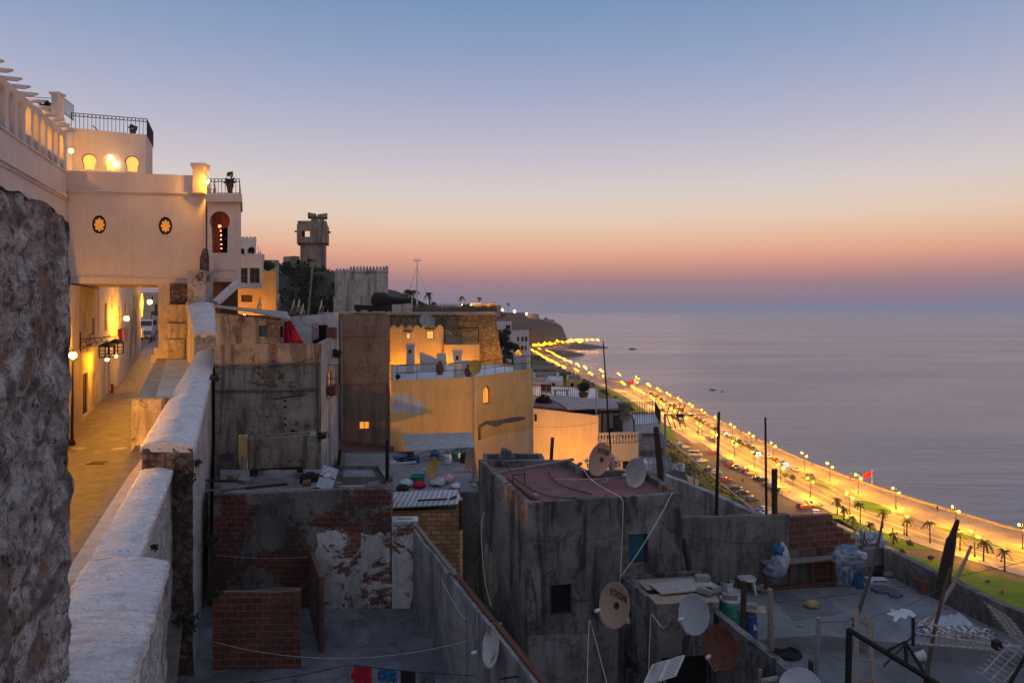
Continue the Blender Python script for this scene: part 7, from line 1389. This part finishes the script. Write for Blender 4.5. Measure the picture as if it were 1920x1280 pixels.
# ================================================================ objects on the roof terrace
def T(px, py, dz=0): return G(px, py, 8.5)+V((0, 0, dz))
def TL(px, py, dz=0): return G(px, py, 8.82)+V((0, 0, dz))
az = ZP(1135, 16.6)
def onA(px, py, dz=0): return G(px, py, CZ-az)+V((0, 0, dz))
def board(label, pts, h, mat, t=.03):
    P = [onA(*p, h) for p in pts]; m = MB(); m.face(P); m.face([p-V((0, 0, t)) for p in P][::-1])
    for i in range(4): m.face([P[i], P[(i+1) % 4], P[(i+1) % 4]-V((0, 0, t)), P[i]-V((0, 0, t))])
    return tag(m.build('board', MATS[mat]), label, 'board')
board('yellowish board at the back of the annex roof', [(1212, 1108), (1330, 1099), (1311, 1086), (1196, 1091)], .05, 'board'); board('front board along the annex roof edge', [(1230, 1134), (1349, 1130), (1340, 1112), (1214, 1117)], .04, 'board'); board('grey board laid on top of the other annex boards', [(1240, 1121), (1352, 1111), (1322, 1091), (1217, 1102)], .12, 'grey_board')
def brick(p, rz, label): m = MB(); m.box(V(p)+V((0, 0, .06)), (.36, .2, .12), rz); return tag(m.build('brick', MATS['brick_grey']), label, 'brick')
brick(onA(1317, 1096, .13), .1, 'grey brick on the top annex board'); brick(onA(1322, 1118, .1), -.6, 'grey brick beside the stained dish on the boards'); brick(onA(1337, 1116, .1), .5, 'grey brick at the board end next to the green barrel')
# barrels
def barrel(p, r, h, mat, lid, label):
    o = thing('barrel', label, 'barrel', p); MB().lathe([(0, 0), (r*.9, 0), (r, .1*h), (r*1.02, .3*h), (r*1.05, .33*h), (r*1.02, .36*h), (r*1.03, .62*h), (r*1.06, .66*h), (r*1.02, .7*h), (r*.92, .93*h), (r*.8, h), (0, h)], p, 20).build('drum', MATS[mat], o)
    MB().lathe([(0, 0), (r*.9, 0), (r*.94, .02), (r*.9, .06), (0, .07)], V(p)+V((0, 0, h)), 20).build('lid', MATS[lid], o); return o
gp = T(1367, 1196); barrel(gp, .26, .98, 'green_plastic', 'white_plastic', 'green plastic barrel with a white lid behind the parapet'); brick(gp+V((0, -.05, 1.05)), -.2, 'grey brick weighing down the white barrel lid')
bp = T(1406, 1200); o = barrel(bp, .18, .72, 'blue_plastic', 'blue_plastic', 'blue plastic barrel under a loose board'); m = MB(); m.box(bp+V((.06, -.19, .42)), (.06, .01, .14)); m.box(bp+V((.1, -.185, .38)), (.05, .01, .06)); m.build('white_mark', MATS['white_plastic'], o)
m = MB(); m.box(bp+V((.02, .0, .82)), (.75, .42, .03), -.35); tag(m.build('board', MATS['board']), 'loose board covering the blue barrel', 'board'); brick(bp+V((-.02, 0, .83)), -.3, 'grey brick on the board over the blue barrel')
def bucket(p, r, h, label, fill='dark_cloth'):
    o = thing('bucket', label, 'bucket', p); MB().lathe([(0, 0), (r*.88, 0), (r, h), (r*1.05, h), (r*1.05, h-.04), (r*.95, h-.02), (r*.9, h-.1), (0, h-.12)], p, 16).build('pail', MATS['white_plastic'], o); MB().lathe([(0, 0), (r*.9, 0)], V(p)+V((0, 0, h-.1)), 12).build('contents', MATS[fill], o)
bucket(T(1362, 1112), .2, .38, 'white paint bucket with dark contents near the wall'); bucket(T(1377, 1126), .2, .3, 'low white bucket full of rags beside the green barrel', 'pale_cloth'); bucket(T(1384, 1122), .15, .22, 'small white pot beside the rag bucket', 'grey_cloth')
o = thing('stool', 'white plastic stool beside the paint buckets', 'stool', T(1400, 1110)); c = T(1400, 1110); m = MB(); m.lathe([(0, .4), (.27, .4), (.29, .43), (.27, .46), (0, .46)], c, 14).build('seat', MATS['white_plastic'], o)
for a in (.6, 2.3, 3.9, 5.5): MB().bar(c+V((math.cos(a)*.3, math.sin(a)*.28, 0)), c+V((math.cos(a)*.22, math.sin(a)*.2, .41)), .06).build('leg', MATS['white_plastic'], o)
tag(MB().lathe([(0, 0), (.16, .02), (.26, .13), (.25, .14), (.15, .04), (0, .02)], T(1428, 1108), 14).build('basin', MATS['grey_tarp']), 'pale translucent basin on the floor beside the stool', 'basin')
# wooden frame bench
o = thing('wooden_rack', 'reddish broken wooden rack lying along the concrete wall', 'rack', T(1520, 1098)); A_, B_ = T(1436, 1106), T(1563, 1096); A2, B2 = A_+V((0, .45, 0)), B_+V((0, .45, 0)); up = V((0, 0, .82))
m = MB(); m.bar(A_+up-V((.1, 0, 0)), B_+up+V((.02, 0, .02)), .34, .05); m.build('top_plank', MATS['grey_wood'], o); m = MB(); m.bar(A_+V((-.05, 0, .05)), T(1616, 1095, .05), .12, .09); m.bar(A_+V((-.05, .4, .05)), B_+V((.6, .4, .05)), .1, .09); m.bar(T(1450, 1094, .18), T(1600, 1086, .18), .06, .2); m.build('base_board', MATS['red_wood'], o)
for f in (.02, .36, .68, .99): p = A_.lerp(B_, f); MB().bar(p, p+up, .09, .09).build('upright', MATS['red_wood'], o)
for zz in (.28, .48, .68): a, b = A_.lerp(B_, .7), A_.lerp(B_, .99); MB().bar(a+V((0, .05, zz)), b+V((0, .05, zz)), .06, .12).build('slat', MATS['red_wood'], o)
def lump(name, label, cat, c, rad, mat, amp=.3, seed=0, parent=None, fr=3.5):
    m = MB(); n = 22; R = []
    for i in range(n+1):
        row = []
        for j in range(n):
            th, ph = math.pi*i/n, 2*math.pi*j/n; d = V((math.sin(th)*math.cos(ph), math.sin(th)*math.sin(ph), math.cos(th)))
            k = 1+amp*noise.noise(d*fr*.6+V((seed, 0, 0)))+amp*.9*abs(noise.noise(d*fr*1.5+V((0, seed, 0))))+amp*.4*noise.noise(d*fr*4); row.append(V(c)+V((d.x*rad[0], d.y*rad[1], d.z*rad[2]))*k)
        R.append(row)
    for i in range(n):
        for j in range(n): m.quad(R[i][j], R[i][(j+1) % n], R[i+1][(j+1) % n], R[i+1][j], True)
    o = m.build(name, MATS[mat], parent, merge=True); return tag(o, label, cat) if label else o
lump('bag', 'blue plastic bag hanging on the concrete wall above the rack', 'bag', W(1463, 1046, 20.5), (.24, .16, .36), 'pale_cloth', .4, 3); lump('bag', 'dark blue plastic sack below the pale blue bag', 'bag', W(1452, 1070, 20.3), (.24, .16, .28), 'denim_cloth', .5, 8); m = MB(); m.tube([W(1461, 1022, 20.6), W(1462, 1036, 20.5)], .02, 5); tag(m.build('hook', MATS['dark_iron']), 'iron hook holding the blue bag on the wall', 'hook')
lump('bag_neck' if 0 else 'plastic_sheet', 'bright blue knotted plastic at the neck of the hanging bag', 'bag', W(1459, 1031, 20.45), (.17, .13, .16), 'blue_tarp', .5, 5)
lump('clothes_heap', 'crumpled blue-grey blanket heaped on the end of the rack', 'blanket', W(1592, 1045, 20.3), (.4, .3, .27), 'denim_cloth', .55, 11, fr=4.5); cloth('blanket', 'striped blue-grey blanket hanging off the rack end', W(1566, 1042, 20.0), W(1606, 1046, 20.1), .85, 'denim_cloth', .12, 'blanket', taper=.55); cloth('blanket', 'faded patterned cloth hanging beside the grey blanket', W(1598, 1046, 20.15), W(1616, 1048, 20.3), .85, 'blue_cloth', .08, 'blanket')
m = MB(); m.bar(W(1606, 1038, 20.2), W(1624, 1042, 20.0), .16); tag(m.build('roll', MATS['pale_cloth']), 'pale rolled cloth end sticking out of the blanket heap', 'roll')
# right part
p = T(1645, 1092); o = thing('tray', 'white tray with dark looped handles on the terrace floor', 'tray', p); MB().box(p+V((0, 0, .06)), (.62, .42, .1), -.1).build('tray_body', MATS['white_plastic'], o); m = MB()
for dx in (-.1, .12): m.tube([p+V((dx+.12*math.cos(a), -.2-.1*math.sin(a), .12+.04*math.sin(a))) for a in [k*.5 for k in range(13)]], .018, 5)
m.build('handle', MATS['black_rubber'], o)
lump('stone', 'pale round stone by the end of the rack', 'stone', T(1664, 1080, .1), (.2, .16, .12), 'brick_grey', .15, 1); lump('bag', 'dark bag with a white ball behind the white tray', 'bag', T(1640, 1078, .16), (.26, .18, .18), 'dark_cloth', .3, 4); tag(MB().ball(T(1639, 1076, .34), .1, 10).build('ball', MATS['white_plastic']), 'small white ball on the dark bag', 'ball')
P = [(1632, 1105), (1640, 1100), (1660, 1103), (1680, 1109), (1693, 1117), (1684, 1122), (1668, 1119), (1668, 1114), (1645, 1112)]; m = MB(); m.prism([V((T(*q).x, T(*q).y)) for q in P[::-1]], CZ-8.5, CZ-8.43); tag(m.build('mat', MATS['grey_cloth']), 'dark folded rubber mat on the terrace floor', 'mat')
tag(MB().lathe([(0, 0), (.2, 0), (.28, .36), (.32, .37), (.32, .44), (.27, .44), (.2, .1), (0, .08)], T(1735, 1110), 18).build('flower_pot', MATS['terracotta']), 'empty terracotta flower pot beside the lawn parapet', 'pot')
lump('rope_coil', 'ball of yellow rope on the dark floor patch', 'rope', T(1521, 1138, .1), (.18, .15, .1), 'rope_yellow', .4, 2, fr=9)
o = thing('rug', 'striped grey rug spread and folded near the lawn parapet', 'rug', T(1785, 1180)); m = MB(); q = [T(1716, 1180), T(1838, 1192), T(1858, 1180), T(1802, 1156), T(1740, 1162)]
n = 14
for i in range(n):
    for j in range(8):
        f = lambda u, v: q[0].lerp(q[1], u).lerp(q[4].lerp(q[3], u), v)+V((0, 0, .06+.05*abs(math.sin(u*13+v*2))+.04*noise.noise(V((u*5, v*5, 0)))))
        m.quad(f(i/n, j/8), f((i+1)/n, j/8), f((i+1)/n, (j+1)/8), f(i/n, (j+1)/8), True)
m.build('rug_top', MATS['pale_cloth'], o); lump('fold', None, None, T(1790, 1190, .05), (1.0, .16, .16), 'dark_cloth', .25, 6, o)
TT = NT('striped_rug'); w = TT.n('TexWave', Vector=TT.c.outputs['UV'], Scale=1.6, Distortion=.6); TT.done(TT.mix(TT.ramp(w.outputs[1], .4, .6), (.42, .42, .46), (.12, .12, .14)), .95, TT.bump(TT.noise(9, 5), .4, .02)); o.children[0].data.materials[0] = MATS['striped_rug']
tag(MB().lathe([(0, 0), (.1, 0), (.13, .26), (.12, .26), (.09, .03), (0, .03)], TL(1716, 1240, .12), 12, (.8, -.3, .35)).build('cup', MATS['white_plastic']), 'white plastic pot tipped over on the lower floor', 'pot'); lump('stone', 'grey stone lying on the lower terrace floor', 'stone', TL(1812, 1228, .07), (.22, .12, .09), 'brick_grey', .2, 9)
tag(MB().lathe([(0, .03), (.25, .03), (.28, .07), (.34, .07), (.36, .03), (.34, 0), (0, 0)], TL(1476, 1226), 24).build('basin', MATS['black_rubber']), 'black round rubber basin on the lower floor', 'basin')
stick('post', 'weathered post in front of the blue barrel', 'post', W(1392, 1182, 16.6), W(1395, 1089, 16.6), .07, 'dark_wood'); stick('post', 'rough wooden post standing at the terrace step', 'post', W(1445, 1217, 16.2), W(1444, 1104, 16.2), (.075, .06), 'grey_wood'); stick('post', 'slim metal post near the black basin', 'post', W(1530, 1280, 15.2), W(1535, 1157, 15.2), .05, 'grey_metal'); stick('post', 'short dark stake beside the slim metal post', 'post', W(1521, 1278, 14.6), W(1520, 1238, 14.6), .055, 'dark_wood'); stick('post', 'short pale stake at the bottom edge by the grey dish', 'post', W(1424, 1284, 14.8), W(1426, 1254, 14.8), .05, 'grey_wood')
MB2 = MB(); MB2.tube([W(1430, 1277, 14.6), W(1460, 1272, 14.4)], .07, 8); tag(MB2.build('pipe', MATS['grey_metal']), 'short pale pipe lying at the bottom edge', 'pipe')
stick('stump_post', 'thick weathered trunk post leaning on the lawn parapet', 'post', W(1763, 1118, 18.6), W(1784, 1010, 18.2), (.19, .12), 'dark_wood'); stick('stump_top' if 0 else 'branch', 'gnarled branch tied to the top of the trunk post', 'branch', W(1782, 1016, 18.2), W(1796, 974, 18.1), (.1, .05), 'dark_wood'); wire('wire tie sticking out of the trunk post', W(1784, 988, 18.1), W(1800, 992, 18.0), .02, .02)
stick('pole', 'long thin leaning pole from the ladder up over the parapet', 'pole', W(1601, 1172, 14.9), W(1657, 962, 18), (.042, .024), 'dark_wood', bend=.08); stick('pole', 'knotty stick crossing from the rug up to the trunk post', 'pole', W(1733, 1175, 15.6), W(1821, 1023, 16.4), (.05, .035), 'grey_wood', bend=.1); stick('pole', 'upright crooked stick crossing the knotty one', 'pole', W(1735, 1284, 13.6), W(1783, 1062, 15.6), (.045, .03), 'dark_wood', bend=-.06); stick('pole', 'thin stick on the floor behind the black frame', 'pole', W(1657, 1248, 15.5), W(1718, 1185, 16.2), .025, 'dark_wood')
# ladder
o = thing('ladder', 'grey wooden ladder rising from the bottom edge of the terrace', 'ladder', W(1622, 1300, 13.6)); a0, a1, b0, b1 = W(1605, 1330, 13.4), W(1606, 1140, 14.6), W(1644, 1330, 13.5), W(1627, 1152, 14.7); MB().bar(a0, a1, .09, .06).build('rail', MATS['grey_wood'], o); MB().bar(b0, b1, .09, .06).build('rail', MATS['grey_wood'], o)
for f in (.05, .27, .48, .69, .88): MB().bar(a0.lerp(a1, f), b0.lerp(b1, f), .05, .05).build('rung', MATS['grey_wood'], o)
MB().bar(W(1634, 1166, 14.6), W(1633, 1200, 14.4), .07, .05).build('splint', MATS['grey_wood'], o)
o = thing('pipe_trestle', 'black welded pipe frame in the bottom corner of the terrace', 'frame', W(1590, 1300, 13.5)); MB().tube([W(1590, 1310, 13.4), W(1592, 1178, 13.6)], .06, 10).build('post', MATS['black_metal'], o); MB().tube([W(1590, 1179, 13.6), W(1700, 1246, 12.9), W(1775, 1292, 12.4)], .055, 10).build('beam', MATS['black_metal'], o); m = MB(); m.tube([W(1662, 1220, 13.1), W(1697, 1202, 13.1), W(1738, 1268, 12.7)], .035, 8); m.tube([W(1697, 1202, 13.1), W(1700, 1244, 12.9)], .035, 8); m.build('truss', MATS['black_metal'], o); MB().tube([W(1735, 1290, 12.6), W(1738, 1265, 12.7)], .04, 8).build('stub', MATS['black_metal'], o)
# big yagi aerial
o = thing('yagi_aerial', 'large three-boom television aerial in the bottom corner', 'aerial', W(1890, 1290, 12)); m = MB(); bms = ((W(1716, 1163, 12.8), W(1862, 1199, 11.9)), (W(1716, 1186, 12.8), W(1864, 1208, 11.9)), (W(1716, 1206, 12.8), W(1860, 1217, 11.9)))
for a, b in bms:
    m.bar(a, b, .022)
    for k in range(14): p = a.lerp(b, (k+.5)/14); m.bar(p+V((-.02, .05, -.05)), p+V((.02, -.05, .05)), .012)
m.build('boom', MATS['aluminium'], o); m = MB(); m.bar(W(1712, 1158, 12.8), W(1712, 1210, 12.8), .05, .03); m.build('end_bracket', MATS['black_rubber'], o); MB().box(W(1869, 1208, 11.85), (.12, .12, .14)).build('dipole_box', MATS['black_rubber'], o)
m = MB(); m.bar(W(1868, 1209, 11.85), W(1915, 1212, 11.7), .03); m.build('mast_arm', MATS['aluminium'], o)
for (x0, y0, x1, y1, Yg, sg) in ((1872, 1145, 1918, 1206, 11.7, 1), (1912, 1216, 1858, 1275, 11.7, -1)):
    m = MB(); a, b = W(x0, y0, Yg), W(x1, y1, Yg); d = (b-a).normalized(); sd = V((.55, -.1, .83)) if sg > 0 else V((.75, -.1, -.45)); sd = V((.8, -.2, -.5)) if sg > 0 else V((.85, -.2, -.55)); wv = sd.normalized()*.17
    for f in (-.95, .0, .95): m.bar(a+wv*f, b+wv*f, .016)
    for k in range(9): p = a.lerp(b, k/8); m.bar(p-wv*1.5, p+wv*1.5, .013)
    m.build('reflector_grid', MATS['aluminium'], o)
stick('aerial_mast', 'black mast bar below the large aerial', 'mast', W(1882, 1300, 11.6), W(1925, 1225, 11.6), .03, 'black_metal')
# panel aerial bottom middle
o = thing('panel_aerial', 'white slatted grid aerial at the bottom below the annex', 'aerial', W(1245, 1290, 14)); a, b, c_, d_ = W(1224, 1246, 14), W(1283, 1228, 14), W(1266, 1266, 13.8), W(1207, 1284, 13.8); m = MB()
for k in range(9): f = k/8; m.bar(a.lerp(d_, f), b.lerp(c_, f), .022)
m.bar(a, d_, .03); m.bar(b, c_, .03); m.bar(a.lerp(b, .5)+V((0, -.02, 0)), d_.lerp(c_, .5)+V((0, -.02, 0)), .05); m.build('slatted_grid', MATS['white_plastic'], o); MB().tube([W(1247, 1256, 14.1), W(1244, 1320, 14.2)], .03, 6).build('mast', MATS['grey_metal'], o)
stick('plank', 'old plank leaning against the corner of the concrete house', 'plank', W(1301, 1100, 19.3), W(1281, 1010, 19.8), .09, 'dark_wood')
stick('rod', 'rusty rod poking out of the courtyard wall cap', 'rod', W(938, 1272, 14.6), W(1005, 1262, 15.2), .02, 'dark_iron')
# ================================================================ small debris and extra wear on the roofs
random.seed(23)
NM = ['timber offcut', 'rubble block', 'broken tile', 'bent board']
def debris(px, py, Y, k, label, mat, s=.3):
    p = W(px, py, Y); m = MB()
    if k: m.box(p+V((0, 0, s*.3)), (s*1.5, s*.9, s*.6), random.uniform(0, 3), ('X', random.uniform(-.3, .3)))
    else: m.box(p+V((0, 0, .04)), (s*5, s*.4, .06), random.uniform(-.5, .5))
    tag(m.build('plank' if not k else 'rubble_block', MATS[mat]), label, 'plank' if not k else 'rubble')
lr = ZP(926, 24)-.28
def lowroof(px, py): return (CZ-lr)*K/(py-580)
for px, py, k, mt, lb in ((425, 918, 0, 'grey_wood', 'grey plank at the rampart end of the low house roof'), (500, 912, 0, 'dark_wood', 'dark plank in front of the cement tank'), (458, 905, 1, 'brick_grey', 'cement block left of the cement tank'), (575, 910, 1, 'bare_brick', 'brick lump beside the cement tank'), (645, 914, 0, 'grey_board', 'pale board in front of the parapet box'), (700, 912, 1, 'brick_grey', 'grey block by the dark pipe post'), (438, 897, 1, 'concrete_wall', 'concrete lump near the yard pillar foot'), (412, 902, 0, 'dark_wood', 'dark board by the rampart foot')): debris(px, py, lowroof(px, py), k, lb, mt)
for px, py, mt, lb in ((700, 880, 'grey_wood', 'weathered plank on the grey roof beside the parapet box'), (905, 905, 'grey_wood', 'plank at the seaward edge of the grey roof')): debris(px, py, 8.2*K/(py-580), 0, lb, mt)
# coping stones and drips: rough mortar cap along concrete parapets
o = thing('iron_rods', 'rusty reinforcing rods sticking out of the brick wall end', 'rods', W(1600, 1010, 21)); m = MB()
for k in range(5): p = W(1598+k*5, 1012+k*3, 21.3); m.tube([p, p+V((random.uniform(-.1, .1), 0, .3)), p+V((random.uniform(-.2, .2), 0, .5))], .012, 4)
m.build('rod', MATS['red_wood'], o)
bush('junk_heap', 'grey heap of netting and rubbish beyond the brick wall end', 'heap', W(1632, 1014, 22.6), .42, 'pale_cloth', 160, .16, stem=False)
for k, (px, py) in enumerate(((1690, 1100), (1560, 1125), (1600, 1160), (1500, 1175), (1770, 1140), (1850, 1176))):
    q = T(px, py, .03); m = MB(); m.box(q, (.1, .07, .05), k); tag(m.build('stone_chip', MATS['brick_grey']), ['small stone chip beside the rubber mat', 'small chip behind the rope ball', 'small chip between rope ball and ladder', 'small chip near the terrace step', 'small chip behind the striped rug', 'small chip at the rug corner by the parapet'][k], 'stone')
# drain pipes and loose cables that cross the bare house walls
def wallpipe(label, a, b, r=.035, mat='grey_metal'):
    a, b = V(a), V(b); m = MB(); m.tube([a, b], r, 8)
    for f in (.15, .5, .85): m.lathe([(r*1.5, -.03), (r*1.5, .03)], a.lerp(b, f), 8, b-a)
    tag(m.build('drain_pipe', MATS[mat]), label, 'pipe')
wallpipe('rusty drain pipe running down the grimy house corner', W(596, 660, 33.3), W(596, 812, 33.3), .05, 'red_wood')
wallpipe('grey drain pipe down the brown wall beside its corner', W(640, 600, 41.9), W(641, 820, 41.9), .05)
wallpipe('thin pipe down the ochre house near the arched window', W(890, 712, 44.5), W(889, 838, 44.5), .035, 'white_plastic')
for k, (a, b, s_) in enumerate(((W(408, 690, 32.4), W(600, 668, 33.3), .25), (W(640, 690, 41.8), W(735, 675, 42), .2), (W(992, 1010, 17.9), W(1158, 1002, 18.3), .12), (W(1285, 1000, 20), W(1475, 1015, 20.8), .15), (W(560, 600, 36), W(735, 640, 42), .5), (W(1000, 800, 41.8), W(1120, 792, 39.3), .12), (W(480, 590, 33), W(585, 606, 36.5), .3))):
    wire(['sagging cable across the grimy house front', 'short cable across the top of the brown wall', 'thin cable along the concrete house front above the windows', 'slack cable along the terrace concrete wall', 'cable from the red drape terrace to the ochre house', 'thin cable along the top of the peach wall', 'cable from the sheet roof to the terrace doorway'][k], a, b, s_, .012 if k in (0, 1, 4) else .008)
